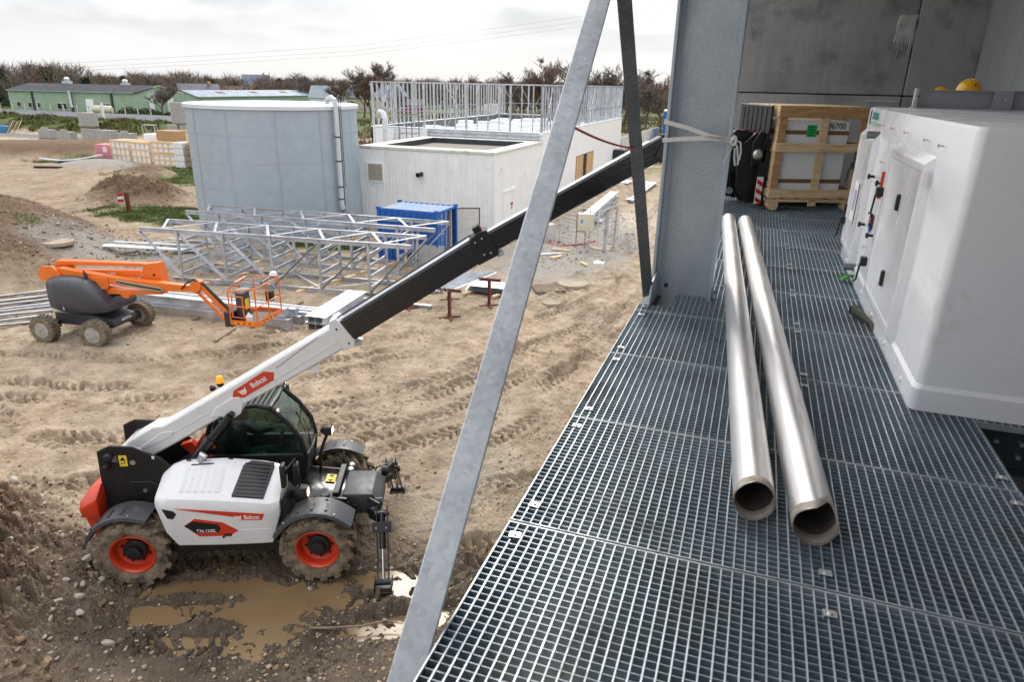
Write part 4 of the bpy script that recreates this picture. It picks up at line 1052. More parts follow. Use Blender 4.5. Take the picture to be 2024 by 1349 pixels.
MB().pxz([(1.72, 1.04), (1.74, 1.16), (2.22, 1.15), (2.36, 1.02), (2.36, .78), (1.95, .78)], -.42, .34).build('nose_cover', FENDER, TH, bevel=.02, seg=2)
for y_ in (.40, .47): MB().lathe([(.055, 0), (.055, .03), (.03, .05)], (1.76, y_ - .02 + .08 * (y_ > .43), 1.14), (0, 0, 1), 12).build('filler_cap', SILVER, TH)
MB().lathe([(.075, 0), (.075, .10), (.06, .12)], (1.48, -.52, 1.12), (0, 0, 1), 16).build('fluid_reservoir', PLASTIC, TH)
hl = MB().loft([[(x_, y_, z_) for y_, z_ in ((-.72 + o, 1.24 + p), (-.48 - o, 1.24 + p), (-.46 - o, 1.42 - p), (-.70 + o, 1.46 - p))] for x_, o, p in ((.98, .05, .05), (1.08, 0, 0), (1.24, .03, .02))]).build('headlight', PLASTIC, TH, bevel=.015)
MB().box(1.235, 1.25, -.68, -.56, 1.30, 1.42).build('lens', LAMP, hl, bevel=.01); MB().box(1.235, 1.25, -.66, -.52, 1.255, 1.30).build('glass_cover', WHITE_T, hl)
MB().tube([(1.22, .48, 1.1), (1.22, .50, 1.38), (1.30, .52, 1.62), (1.36, .54, 1.76)], .026, 8).build('lamp_pole', BLACK, TH)
hl2 = MB().loft([[(x_, .54 + y_ * s_, 1.85 + z_ * s_) for y_, z_ in ((-.09, -.07), (.09, -.07), (.09, .09), (-.09, .09))] for x_, s_ in ((1.26, .45), (1.34, 1), (1.46, .95))]).build('headlight', PLASTIC, TH, bevel=.02)
MB().box(1.455, 1.468, .47, .61, 1.80, 1.91).build('lens', LAMP, hl2, bevel=.01)
for (x_, y_, z0_, z1_) in ((.93, -.80, 1.58, 1.98), (1.08, -.58, 1.52, 1.86)):
    MB().box(x_ - .035, x_ + .035, y_ - .085, y_ + .085, z0_, z1_).build('mirror', PLASTIC, TH, bevel=.025, seg=2, rz=(0, 0, 0))
MB().tube([(1.0, -.45, 1.30), (1.10, -.56, 1.40), (1.12, -.60, 1.60), (1.08, -.60, 1.95), (1.0, -.78, 1.9), (.96, -.8, 1.75)], .015, 6).build('mirror_arm', BLACK, TH)
MB().pxz([(.80, .60), (1.0, .62), (1.02, 1.25), (.90, 1.45), (.84, 1.3)], -.95, -.40).build('hood_end_panel', BLACK, TH, bevel=.02)
# ---- stabilisers
def stabiliser(s):
    top = Vector((2.42, s * .78, 1.02)); foot = Vector((2.46, s * 1.32, .14)); d_ = (foot - top).normalized()
    side_ = Vector((1, 0, 0))
    a = MB()
    a.bar((2.10, s * .30, .82), (2.42, s * .62, .88), .14, .12)
    a.bar((2.2, s * .5, .88), (2.42, s * .80, .95), .12, .2)
    a.build('stabiliser_bracket', BLACK, TH, bevel=.01)
    for e in (-.085, .085):
        n_ = d_.cross(side_).normalized()
        P_ = [top - d_ * .12 + n_ * .05, top - d_ * .12 - n_ * .06, top + d_ * .42 - n_ * .055, top + d_ * .62 - n_ * .03, foot - n_ * .03, foot + n_ * .03, top + d_ * .62 + n_ * .03, top + d_ * .42 + n_ * .055]
        MB().add([p + side_ * (e - .008) for p in P_] + [p + side_ * (e + .008) for p in P_], [tuple(range(8)), tuple(range(8, 16))[::-1]] + [(i, (i + 1) % 8, 8 + (i + 1) % 8, 8 + i) for i in range(8)]).build('stabiliser_arm', BLACK, TH)
    cyl_ = MB().cyl(top - d_ * .02, top + d_ * .55, .052, n=14).build('stabiliser_ram', BLACK_GL, TH)
    MB().cyl(top + d_ * .55, foot + d_ * .0, .024, n=12).build('ram_rod', CHROME, cyl_)
    c_ = MB().sec(top + d_ * .10 + Vector((.0, -s * 0 - .065, .01)), top + d_ * .27 + Vector((0, -.065, .01)), [(-.15, -.012), (.15, -.012), (.15, .012), (-.15, .012)], Vector((0, -1, .3))).build('ram_cover', BLACK, TH, bevel=.006)
    for e in (-.09, .07):
        MB().cyl(top + d_ * .19 + Vector((e, -.075, .012)), top + d_ * .19 + Vector((e, -.09, .016)), .014, n=8).build('bolt', SILVER, c_)
    for q in (top, foot):
        MB().cyl(q + side_ * -.115, q + side_ * .12, .03, n=12).build('pivot_pin', STEEL_DK, TH)
    F_ = MB().box(-.14, .14, -.15, .15, 0, .025).box(-.14, -.125, -.13, .13, .02, .15).box(.125, .14, -.13, .13, .02, .15).cyl((-.13, 0, .11), (.13, 0, .11), .045)
    F_.build('stabiliser_foot', BLACK, TH, loc=(2.46, s * 1.35, .01), bevel=.006)
    MB().cyl((2.28, s * .5, 1.06), (2.40, s * .5, 1.06), .075, n=18).build('ram_head', BLACK, TH)
    MB().tube([(2.1, s * .35, .95), (2.2, s * .5, 1.12), (2.36, s * .62, 1.1), (2.4, s * .72, .95)], .018, 6).build('hydraulic_hose', BLACK, TH)
stabiliser(-1); stabiliser(1)

# ---- boom head, carriage and forks up on the walkway
E3 = Q2 + d3 * 3.0
HD = MB()
for y_ in (-.15, .12):
    HD.pxz([(6.55, 6.62), (6.72, 6.92), (7.10, 6.97), (7.62, 6.90), (7.80, 6.78), (7.86, 6.22), (7.76, 6.05), (7.52, 6.10), (7.42, 6.38), (7.05, 6.52), (6.72, 6.50)], y_, y_ + .03)
HD.box(6.9, 7.6, -.12, .12, 6.60, 6.86)
HD.build('boom_head', BLACK_GL, TH, bevel=.008)['kind'] = 'stuff'
MB().cyl((7.5, 0, 6.35), (7.85, 0, 6.72), .06, n=14).build('tilt_ram', BLACK, TH)
MB().cyl((7.72, -.2, 6.15), (7.72, .2, 6.15), .05, n=14).build('pivot_pin', SILVER, TH)
CX = 7.98
ca = thing('fork_carriage', None, None, (CX, 0, 0)); ca.parent = TH
for y_ in (-.42, -.16, .14, .40):
    MB().pxz([(-.22, 6.86), (-.06, 7.00), (.06, 6.98), (.10, 6.50), (.08, 6.02), (-.08, 5.99), (-.26, 6.22), (-.30, 6.55)], y_, y_ + .028).build('carriage_plate', BLACK, ca, bevel=.008)
MB().box(.02, .10, -.56, .56, 6.04, 6.16).box(.02, .10, -.56, .56, 6.78, 6.90).cyl((-.17, -.46, 6.80), (-.17, .46, 6.80), .075, n=16).build('carriage_bar', BLACK_GL, ca)['kind'] = 'stuff'
MB().cyl((-.30, -.30, 6.93), (-.30, .34, 6.93), .085, n=18).build('carriage_roller', BLACK_GL, ca)
for y_ in (-.30, .30): MB().pxz([(-.42, 6.45), (-.46, 6.85), (-.32, 7.03), (-.12, 7.02), (-.05, 6.8), (-.16, 6.4)], y_ - .02, y_ + .02).build('carriage_plate', BLACK, ca, bevel=.008)
for k in range(7):
    y_ = -.485 + .1617 * k
    MB().box(.055, .085, y_ - .066, y_ + .066, 6.88, 7.33).build('backrest_bar', BLACK, ca)
MB().box(.05, .09, -.555, .555, 7.32, 7.37).build('backrest_rail', BLACK, ca, bevel=.01)
MB().tube([(-.25, .50, 7.02), (-.10, .36, 6.98), (.03, .10, 6.94)], .02, 6, flat=.6).tube([(-.08, .12, 7.0), (.0, -.1, 6.98), (.04, -.36, 6.93)], .02, 6, flat=.6).build('red_lock_lever', RED, ca)['kind'] = 'stuff'
for y_ in (-.48, .34):
    fk = MB().pxz([(.09, 6.92), (.14, 6.92), (.15, 6.02), (1.35, 5.995), (1.35, 5.985), (.11, 5.97), (.09, 6.0)], y_, y_ + .12).build('fork', BLACK, ca)
hz = MB().box(-.045, .045, -.006, .006, 6.02, 6.40).build('hazard_plate', WHITE_T, ca, loc=(.02, -.575, 0))
for k in range(3):
    MB().prism([(-.045, 6.06 + .125 * k), (.045, 6.03 + .125 * k - .02), (.045, 6.09 + .125 * k - .02), (-.045, 6.12 + .125 * k)], lambda a, b: (a, -.008, b), lambda a, b: (a, -.005, b)).build('red_band', RED, hz, smooth=0)
MB().lathe([(.075, 0), (.075, -.02), (.05, -.045), (.02, -.05)], (-.02, -.45, 6.70), (0, 1, 0), 14).build('coupler_knob', SILVER, ca)
MB().pxz([(-.10, 6.52), (.06, 6.60), (.09, 6.98), (-.02, 7.02), (-.12, 6.85)], -.47, -.435).build('side_cheek', BLACK, ca, bevel=.008)
MB().box(-.02, .08, -.565, -.535, 6.02, 6.60).build('side_post', BLACK, ca)
MB().tube([(-.3, .1, 6.7), (-.45, .05, 6.5), (-.4, 0, 6.2)], .02, 6).tube([(-.28, -.1, 6.72), (-.42, -.12, 6.5), (-.3, -.1, 6.2)], .016, 6).build('hydraulic_hose', BLACK, ca)['kind'] = 'stuff'

# ------------------------------------------------------------------ crate on the forks and the wrapped unit inside it
CRZ = R(23.2)
def thw(x, y, z=0): return (-7.50 + x * math.cos(CRZ) - y * math.sin(CRZ), 8.03 + x * math.sin(CRZ) + y * math.cos(CRZ), z)
CR = thing('wooden_crate', 'tall slatted wooden crate held on the telehandler forks above the walkway', 'crate', thw(8.14, -.62, 5.955), CRZ)
LX, LY, HZ = 1.28, 1.18, 1.40
def slat(x0, x1, y0, y1, z0, z1, m_=None, name='slat'):
    return MB().box(x0, x1, y0, y1, z0, z1).build(name, m_ or WOOD, CR, bevel=.004)
for y_ in (0.0, .52, 1.04):
    MB().pxz([(.0, .06), (.05, 0), (.13, 0), (.16, .05), (.16, .115), (.0, .115)], y_, y_ + .13).build('skid_block', WOOD, CR, bevel=.003)
    MB().pxz([(LX - .16, .05), (LX - .13, 0), (LX - .05, 0), (LX, .06), (LX, .115), (LX - .16, .115)], y_, y_ + .13).build('skid_block', WOOD, CR, bevel=.003)
    slat(0, LX, y_, y_ + .13, .115, .155, name='skid_board')
for k in range(6): slat(.02 + .22 * k, .17 + .22 * k, 0, LY, .157, .18, name='floor_board')
slat(-.022, LX, -.022, 0, .18, .30); slat(-.022, LX, -.022, 0, .82, .94); slat(-.022, LX + .0, -.022, 0, 1.28, 1.41, WOOD_D)
slat(.0, .11, 0, .022, .18, 1.30, WOOD_D); slat(.60, .72, 0, .022, .06, 1.30); slat(LX - .11, LX, 0, .022, .18, 1.30, WOOD_D)
slat(-.022, 0, 0, LY, .18, .30); slat(-.022, 0, 0, LY, .82, .94); slat(-.022, 0, -.02, LY, 1.28, 1.42)
for y_ in (.0, .27, .54, .81, LY - .11): slat(.0, .022, y_ + .02, y_ + .12, .18, 1.30)
slat(-.022, LX, LY, LY + .022, .18, .30); slat(-.022, LX, LY, LY + .022, .82, .94); slat(-.022, LX, LY, LY + .022, 1.28, 1.41)
for x_ in (0, .60, LX - .11): slat(x_, x_ + .11, LY - .022, LY, .18, 1.30, WOOD_D)
for z_ in (.18, .82, 1.28): slat(LX, LX + .022, 0, LY, z_, z_ + .12, WOOD_D)
for y_ in (.0, .54, LY - .11): slat(LX - .022, LX, y_ + .02, y_ + .12, .18, 1.30, WOOD_D)
for k in range(6):
    y_ = .02 + .2 * k
    slat(-.02 + .012 * (k % 2), LX * (.98 if k % 2 else 1.0), y_, y_ + .13, 1.422, 1.440)
slat(.05, .16, 0, LY, 1.405, 1.42, WOOD_D); slat(LX - .2, LX - .05, 0, LY, 1.405, 1.42, WOOD_D)
nl_ = MB()
for x_ in (.02, .06, .66, LX - .06):
    for z_ in (.22, .27, .86, .91, 1.31, 1.38): nl_.cyl((x_, -.024, z_), (x_, -.0215, z_), .004, n=6)
nl_.build('nail_heads', GREYP, CR)['kind'] = 'stuff'
FILM = mat('white wrapped carton', (.84, .85, .87), .32, 0, .05, 3, bump=.25, bscale=7)
TAPE = mat('brown packing tape', (.22, .11, .055), .35)
PBX = thing('wrapped_carton', 'white film wrapped carton with brown tape bands inside the wooden crate', 'carton', thw(8.14 + .075, -.62 + .055, 5.955 + .185), CRZ)
MB().box(0, .98, 0, 1.02, 0, 1.06).build('carton_body', FILM, PBX, bevel=.012)
for z_ in (.20, .87): MB().box(-.004, .984, -.004, 1.024, z_, z_ + .055).build('tape_band', TAPE, PBX)
MB().box(-.02, .03, -.03, .02, .0, .84).build('corner_post', WHITE_T, PBX, bevel=.008)
gl2 = MB().box(.36, .50, -.007, -.0045, .84, 1.0).build('green_label', mat('green label', (.02, .50, .13), .5), PBX)
for k, (a, b) in enumerate(((.38, .46), (.385, .48), (.38, .47), (.39, .45))):
    MB().box(a, b, -.009, -.0065, .96 - .035 * k, .972 - .035 * k).build('printed_line', BLACK_T, gl2)
MB().box(-.007, -.0045, .70, .80, .84, .98).build('green_label', bpy.data.materials['green label'], PBX)
put_text('handwriting', '96700', .115, BLACK_T, (.79, -.0065, .985), (1, 0, 0), (0, 0, 1), PBX, sx=.9, extrude=.0008, shear=-.1)
put_text('handwriting', '96700', .09, BLACK_T, (-.0065, .5, .99), (0, -1, 0), (0, 0, 1), PBX, sx=.9, extrude=.0008)
# ------------------------------------------------------------------ white machine housing on the walkway
GEL = mat('white gelcoat', (0.85, 0.85, 0.875), 0.22, 0, 0.02, 1.2, coat=0.25, dirt=(0.60, 0.57, 0.52), damt=0.0, dscale=2.2)
HX, HY, HW_, HL, HH = 0.98, 4.01, 2.1, 4.04, 1.515
HS = thing('machine_housing', 'big glossy white moulded machine housing with black door handles on the walkway', 'machine housing', (HX, HY, PZ))
m = MB(); r_ = .055; rings = []
def rrect(ins, z, rad):
    pts = []
    for cx_, cy_, a0 in ((rad, rad, 180), (HW_ - rad, rad, 270), (HW_ - rad, HL - rad, 0), (rad, HL - rad, 90)):
        for k in range(6):
            a = R(a0 + 18 * k); pts.append((cx_ + rad * math.cos(a), cy_ + rad * math.sin(a)))
    c = (HW_ / 2, HL / 2)
    return [(x + (ins if x < c[0] else -ins), y + (ins if y < c[1] else -ins), z) for x, y in pts]
for ins, z in ((.0, .0), (.0, .07), (.0, .125), (.016, .15), (.016, HH - .03), (.024, HH - .008), (.045, HH)):
    rings.append(rrect(ins, z, .045))
m.loft(rings)
m.build('housing_body', GEL, HS, smooth=30)
def door(y0, y1, z0, z1):
    d = MB(); ch = .055
    o = [(y0, z0), (y1, z0), (y1, z1), (y0, z1)]
    i_ = [(y0 + ch, z0 + ch), (y1 - ch * .4, z0 + ch), (y1 - ch * .4, z1 - ch), (y0 + ch, z1 - ch)]
    i2 = [(a + (.045 if a < (y0 + y1) / 2 else -.045), b + (.05 if b < .7 else -.05)) for a, b in i_]
    i3 = [(a + (.006 if a < (y0 + y1) / 2 else -.006), b + (.006 if b < .7 else -.006)) for a, b in i2]
    d.loft([[(.02, a, b) for a, b in o], [(-.030, a, b) for a, b in i_], [(-.030, a, b) for a, b in i2], [(-.024, a, b) for a, b in i3]])
    return d.build('door', GEL, HS, bevel=.007, seg=2, smooth=30)
dn = door(.74, 2.02, .10, 1.31); df = door(2.98, 4.00, .10, 1.31)
KN = PLASTIC
def handle(y, z, s=1, par=HS):
    h = MB().box(-.075, -.028, y - .022 * s, y + .055 * s, z - .035, z + .035)
    h.cyl((-.07, y + .04 * s, z - .02), (-.078, y + .05 * s, z - .17), .009, .008, 8).cyl((-.078, y + .05 * s, z - .17), (-.095, y + .05 * s, z - .178), .008, n=8)
    return h.build('door_handle', KN, par, bevel=.005)
handle(2.02, .93, par=dn); handle(2.10, .36, par=dn)
handle(3.98, .94, par=df); handle(3.94, .39, par=df)
for y_, z_ in ((1.34, .95), (1.32, .42)):
    MB().box(-.046, -.022, y_ - .022, y_ + .022, z_ - .055, z_ + .055).build('door_hinge', KN, dn, bevel=.004)
for y_, z_ in ((3.99, 1.03), (3.97, .50)):
    MB().box(-.05, -.022, y_ - .02, y_ + .02, z_ - .055, z_ + .055).build('door_hinge', KN, df, bevel=.004)
MB().box(-.032, -.010, .72, .755, 1.13, 1.23).build('hinge_cover', GEL, dn, bevel=.006)
MB().box(.012, .020, 2.04, 2.052, .22, .95).build('door_gap', BLACK, HS)
MB().cyl((-.030, 2.16, .90), (-.026, 2.17, 1.07), .013, n=10).cyl((-.03, 2.155, .86), (-.03, 2.16, .90), .016, n=8).build('red_bar', RED, HS)
for y_, z_ in ((2.88, .955), (2.39, .955), (2.89, .53), (2.35, .53)):
    k_ = MB().cyl((.016, y_, z_), (-.028, y_, z_), .012, n=10)
    for q in range(3): a = q * 2.09; k_.cyl((-.03, y_, z_), (-.03, y_ + .022 * math.cos(a), z_ + .022 * math.sin(a)), .011, n=8)
    k_.build('star_knob', KN, HS)
for y_, z_ in ((3.07, 1.295), (2.92, .125)):
    MB().cyl((.02, y_, z_), (-.085, y_, z_), .032, n=16).build('pipe_stub', GALV_D, HS)
for y_, z_ in ((3.4, 1.385), (2.92, 1.385), (2.38, 1.385), (1.77, 1.385), (1.06, 1.38), (.64, 1.375), (2.55, 1.11), (2.58, .39)):
    MB().cyl((.018, y_, z_), (-.012, y_, z_), .004, n=6).cyl((-.01, y_, z_), (-.014, y_, z_), .012, n=8).build('screw', SILVER, HS)
for y_ in (.30, .95, 1.6, 2.25, 2.9, 3.5):
    MB().lathe([(.024, .0), (.018, -.006), (.001, -.012)], (.001, y_, .06), (1, 0, 0), 12).build('screw_cap', GEL, HS)
for y0_, z_ in ((1.86, .66), (2.48, .66)):
    lb_ = MB()
    for q in range(6): lb_.box(.0, .0145, y0_ - .03 + .03 * q, y0_ - .027 + .03 * q, z_ - .10, z_ + .02)
    lb_.build('ventilation_slots', GREYP, HS)['kind'] = 'stuff'
    for q, (dz_, mm_) in enumerate(((-.13, mat('blue print', (.05, .15, .5))), (-.06, mat('red print', (.6, .05, .08))))):
        MB().box(.0, .0142, y0_ + .03, y0_ + .085, z_ + dz_, z_ + dz_ + .05).build('printed_mark', mm_, HS)
PAPER = mat('white paper', (.78, .78, .76), .8)
MB().box(-.034, -.031, 3.35, 3.60, .46, .84).build('paper_sheet', PAPER, df)
MB().box(-.0355, -.0335, 3.40, 3.55, .56, .76).build('printed_mark', mat('purple print', (.45, .35, .6)), df)
put_text('lettering', 'SODISTRA', .085, mat('green lettering', (.02, .22, .17), .5), (.0145, 3.50, 1.44), (0, -1, 0), (0, 0, 1), HS, sx=1.0, bold=.002)
MB().box(.010, .0148, 3.80, 3.84, 1.36, 1.49).build('printed_mark', mat('blue mark', (.01, .05, .16)), HS)
for k in range(3): MB().box(.010, .0148, 3.16, 3.76, 1.385 - .012 * k, 1.39 - .012 * k).build('printed_line', mat('pale green print', (.3, .5, .42)), HS)
# curb channel along its rear top edge
ch = thing('steel_channel', 'grey steel channel beam resting along the rear top edge of the white housing', 'steel beam', (1.36, 7.93, PZ + HH + .001))
GP = mat('grey painted steel', (.34, .34, .36), .45, .2, .06)
MB().chan((.04, 0, .085), (.66, 0, .085), .05, .168, .006, Z3).build('web', GP, ch)
MB().chan((.70, .015, .088), (1.72, .015, .088), .05, .168, .006, Z3).build('web', GP, ch)
MB().box(-.012, .012, -.05, .04, .0, .18).box(-.03, .03, -.06, .05, 0, .008).build('end_bracket', SILVER, ch)
jb = MB().box(.64, .80, -.045, -.037, .0, .172).box(.62, .83, -.07, -.02, 0, .008).build('joint_plate', GP, ch)
for x_ in (.69, .74): MB().cyl((x_, -.045, .09), (x_, -.06, .09), .012, n=6).build('bolt', SILVER, ch)
# small straps lying against its foot
GRW = mat('green webbing', (.05, .22, .07), .8); OLV = mat('dirty olive webbing', (.07, .075, .05), .85, 0, .3, 12)
tg = thing('green_strap_end', 'crumpled bright green strap end at the foot of the white housing', 'strap', (.93, 6.86, PZ))
MB().loft([[(x_, y_, z_ + t_) for x_, y_, z_, t_ in ((-.05, -.04, .0, q), (.0, -.06, .05, q), (.05, -.02, .07, q), (.05, .05, .03, q), (-.01, .06, .06, q), (-.06, .03, .02, q))] for q in (0, .01)]).build('webbing', GRW, tg, smooth=0)
ro = thing('rolled_strap', 'dark olive rolled up strap leaning against the foot of the white housing', 'strap', (.93, 5.62, PZ))
MB().loft([[(-.05 + .10 * t - .035 * math.cos(a) * (1 - t * .7), .10 - .28 * t, .05 - .02 * t + .05 * math.sin(a) * (1 - .75 * t)) for a in np.linspace(0, 2 * math.pi, 13)[:-1]] for t in (0, .05, .35, .6, .85, 1.0)]).build('webbing', OLV, ro)
MB().lathe([(.045, 0), (.03, .004), (.03, .0), (.012, .003), (.001, .002)], (-.05, .106, .05), (0, 1, 0), 14, caps=False).build('rolled_end', BLACK, ro)
MB().tube([(.03, -.16, .03), (.045, -.2, .02)], .012, 6, flat=.5).build('loose_tail', OLV, ro)

# ------------------------------------------------------------------ people
SKIN = mat('skin', (.42, .25, .17), .5); NAVY = mat('navy jacket', (.016, .02, .032), .8, 0, .2, 8); TEAL = mat('teal blue jeans', (.035, .12, .145), .8, 0, .2, 10)
HIVIS = mat('lime hi-vis vest', (.42, .75, .08), .7); HELM = mat('yellow hard hat', (.80, .42, .01), .28, 0, .03, coat=.3)
DKTR = mat('dark work trousers', (.03, .03, .035), .85)
def skin_body(name, chains, mats, pick, parent):
    """chains: lists of (x, y, z, radius) sharing their first joint with an earlier chain; grown into one surface"""
    verts, rad_, edges, idx = [], [], [], {}
    for ch_ in chains:
        prev = None
        for x, y, z, r__ in ch_:
            key = (round(x, 4), round(y, 4), round(z, 4))
            if key not in idx: idx[key] = len(verts); verts.append((x, y, z)); rad_.append(r__)
            if prev is not None and prev != idx[key]: edges.append((prev, idx[key]))
            prev = idx[key]
    me_ = bpy.data.meshes.new(name); me_.from_pydata(verts, edges, [])
    o = bpy.data.objects.new(name, me_); COL.objects.link(o)
    mo = o.modifiers.new('s', 'SKIN'); sv = me_.skin_vertices[0].data
    for k, r__ in enumerate(rad_): sv[k].radius = (r__, r__); sv[k].use_root = (k == 0)
    o.modifiers.new('b', 'SUBSURF').levels = 2
    bpy.context.view_layer.update()
    nm = bpy.data.meshes.new_from_object(o.evaluated_get(bpy.context.evaluated_depsgraph_get()))
    bpy.data.objects.remove(o); nm.name = name
    nm.materials.clear()
    for q in mats: nm.materials.append(q)
    for p in nm.polygons: p.material_index = pick(p.center); p.use_smooth = True
    return put(name, nm, parent)
def head_mesh(c, r__, fwd=(1, 0, 0)):
    """skull, jaw, nose and ears as one closed surface; fwd is where the face looks"""
    c = Vector(c); f_ = Vector(fwd).normalized(); s_ = Vector((-f_.y, f_.x, 0)).normalized(); m_ = MB()
    rings = []
    for t, fx, bx, w in ((-1.25, .30, -.10, .25), (-1.05, .62, -.35, .48), (-.7, .80, -.62, .62), (-.25, .84, -.86, .70), (.2, .82, -.95, .74), (.6, .70, -.86, .66), (.9, .40, -.55, .42), (1.05, .05, -.15, .10)):
        ring = []
        for k in range(16):
            a = 2 * math.pi * k / 16; cx_ = math.cos(a)
            ring.append(c + (f_ * (fx * cx_ if cx_ > 0 else -bx * cx_) + s_ * w * math.sin(a)) * r__ + Vector((0, 0, t * r__)))
        rings.append(ring)
    m_.loft(rings)
    m_.loft([[c + (f_ * (.80 + b_) + s_ * w_ * q) * r__ + Vector((0, 0, z_ * r__)) for q in (-1, 0, 1)] for z_, b_, w_ in ((.1, .0, .05), (-.2, .2, .12), (-.34, .05, .12))], ring_closed=False)
    for sg in (-1, 1):
        m_.lathe([(.06 * r__, -.02 * r__), (.22 * r__, .0), (.18 * r__, .08 * r__), (.01, .05 * r__)], c + s_ * sg * .70 * r__ - f_ * .05 * r__, s_ * sg, 8)
    return m_
def helmet(par, c, r__, dot=True):
    c = Vector(c); m_ = MB()
    prof = [(1.16, -.05), (1.10, .0), (1.04, .25), (.94, .52), (.74, .78), (.42, .96), (.14, 1.03), (.001, 1.04)]
    m_.lathe([(a * r__, b * r__) for a, b in prof], c, (0, 0, 1), 24, caps=False)
    h = m_.build('hard_hat', HELM, par, smooth=50)
    rg_ = MB()
    for dx_ in (-.30, 0, .30):
        pts = []
        for k in range(9):
            a = R(18 + 18 * k); rad__ = math.sqrt(max(0, 1 - dx_ ** 2)) ; pts.append(c + Vector((dx_ * r__, math.cos(a) * 1.03 * rad__ * r__, math.sin(a) * 1.03 * rad__ * r__ + .012 * r__)))
        rg_.tube(pts, .045 * r__, 5)
    rg_.build('hat_ridge', HELM, h)['kind'] = 'stuff'
    br = MB().loft([[c + Vector((x_ * r__, y_ * r__, z_ * r__)) for x_ in np.linspace(-.75, .75, 7) for _ in (0,)] for y_, z_ in ((.9, .0), (1.42, -.10))], ring_closed=False, caps=False)
    br.build('hat_peak', HELM, h)
    if dot: MB().cyl(c + Vector((0, -.94 * r__, .50 * r__)), c + Vector((0, -1.02 * r__, .53 * r__)), .10 * r__, n=12).build('red_dot', RED, h)
    return h
def worker(label, x, y, rz, hgt, dot):
    p = thing('person', label, 'person', (x, y, PZ), rz); k = hgt / 1.80
    def q(*c): return [(a * k, b * k, c_ * k, r__ * k) for a, b, c_, r__ in c]
    body = [q((0, 0, .98, .13), (0, 0, 1.15, .125), (0, .01, 1.35, .14), (0, 0, 1.48, .10), (0, 0, 1.56, .055), (0, .01, 1.62, .06))]
    for s in (-1, 1):
        body.append(q((0, 0, .98, .13), (s * .09, 0, .90, .10), (s * .11, .01, .50, .065), (s * .12, -.02, .10, .045), (s * .12, .10, .04, .045)))
        body.append(q((0, 0, 1.48, .10), (s * .18, 0, 1.45, .065), (s * .24, .04, 1.18, .048), (s * .22, .22, 1.02, .036), (s * .20, .30, 1.02, .03)))
        for f in range(4): body.append(q((s * .20, .30, 1.02, .03), (s * (.20 + .018 * (f - 1.5)), .345, 1.015, .010), (s * (.20 + .02 * (f - 1.5)), .385 - .008 * abs(f - 1.5), 1.0, .009)))
        body.append(q((s * .20, .30, 1.02, .03), (s * .165, .325, 1.03, .011), (s * .15, .35, 1.02, .009)))
    skin_body('body', body, [DKTR, HIVIS, SKIN], lambda c: 2 if (c.z > 1.5 * k or (c.y > .26 * k and c.z > .8 * k)) else (1 if c.z > .95 * k else 0), p)
    head_mesh((0, .02 * k, 1.68 * k), .105 * k, (0, 1, 0)).build('head', SKIN, p, smooth=60)
    helmet(p, (0, .01 * k, 1.685 * k), .112 * k, dot)
worker('worker in yellow hard hat with a red dot, standing behind the white housing', 1.985, 8.75, R(12), 1.80, True)
worker('worker further back, only the top of a plain yellow hat showing above the channel', 2.22, 11.2, R(-20), 1.74, False)

# the driver in the telehandler cab (local frame of the machine)
dv = thing('person', 'driver in dark jacket and teal jeans sitting at the steering wheel in the cab', 'person', (-7.50, 8.03, 0.02), R(23.2))
B = [[(-.14, .68, 1.30, .14), (-.17, .68, 1.48, .135), (-.18, .68, 1.68, .15), (-.17, .68, 1.80, .11), (-.13, .68, 1.90, .055), (-.11, .68, 1.96, .055)]]
for s in (-1, 1):
    y_ = .68 + s * .09
    B.append([(-.14, .68, 1.30, .14), (-.08, y_, 1.29, .105), (.36, .68 + s * .15, 1.36, .075), (.56, .68 + s * .14, .95, .052), (.64, .68 + s * .14, .86, .045)])
sh = (-.17, .68, 1.80, .11)
B.append([sh, (-.15, .48, 1.76, .07), (-.02, .38, 1.52, .052), (.20, .37, 1.50, .040), (.28, .37, 1.52, .034)])
for f in range(4): B.append([(.28, .37, 1.52, .034), (.325, .345 + .018 * f, 1.515, .011), (.335, .345 + .018 * f, 1.48, .010)])
B.append([(.28, .37, 1.52, .034), (.29, .405, 1.545, .011), (.315, .41, 1.555, .009)])
B.append([sh, (-.15, .88, 1.76, .07), (.05, .98, 1.58, .052), (.36, .86, 1.74, .040), (.44, .82, 1.76, .034)])
for f in range(4): B.append([(.44, .82, 1.76, .034), (.49, .80 + .014 * f, 1.775 - .012 * f, .011), (.515, .79 + .014 * f, 1.75 - .012 * f, .010)])
B.append([(.44, .82, 1.76, .034), (.46, .785, 1.775, .011), (.485, .77, 1.77, .009)])
skin_body('body', B, [TEAL, NAVY, SKIN], lambda c: 2 if ((c.x > .215 and .25 < c.y < .44 and c.z > 1.44) or (c.x > .38 and c.y > .70 and c.z > 1.6) or c.z > 1.86) else (1 if (c.z > 1.40 and c.x < .40 and not (c.x > .02 and .5 < c.y < .9 and c.z < 1.5)) else 0), dv)
head_mesh((-.08, .68, 2.06), .105, (1, -.1, 0)).build('head', SKIN, dv, smooth=60)
hm = MB()
hm.lathe([(.112, -.02), (.115, .03), (.095, .08), (.05, .11), (.001, .115)], (-.09, .68, 2.07), (0, 0, 1), 16, caps=False)
hm.build('hair', mat('dark hair', (.02, .014, .01), .7), dv)
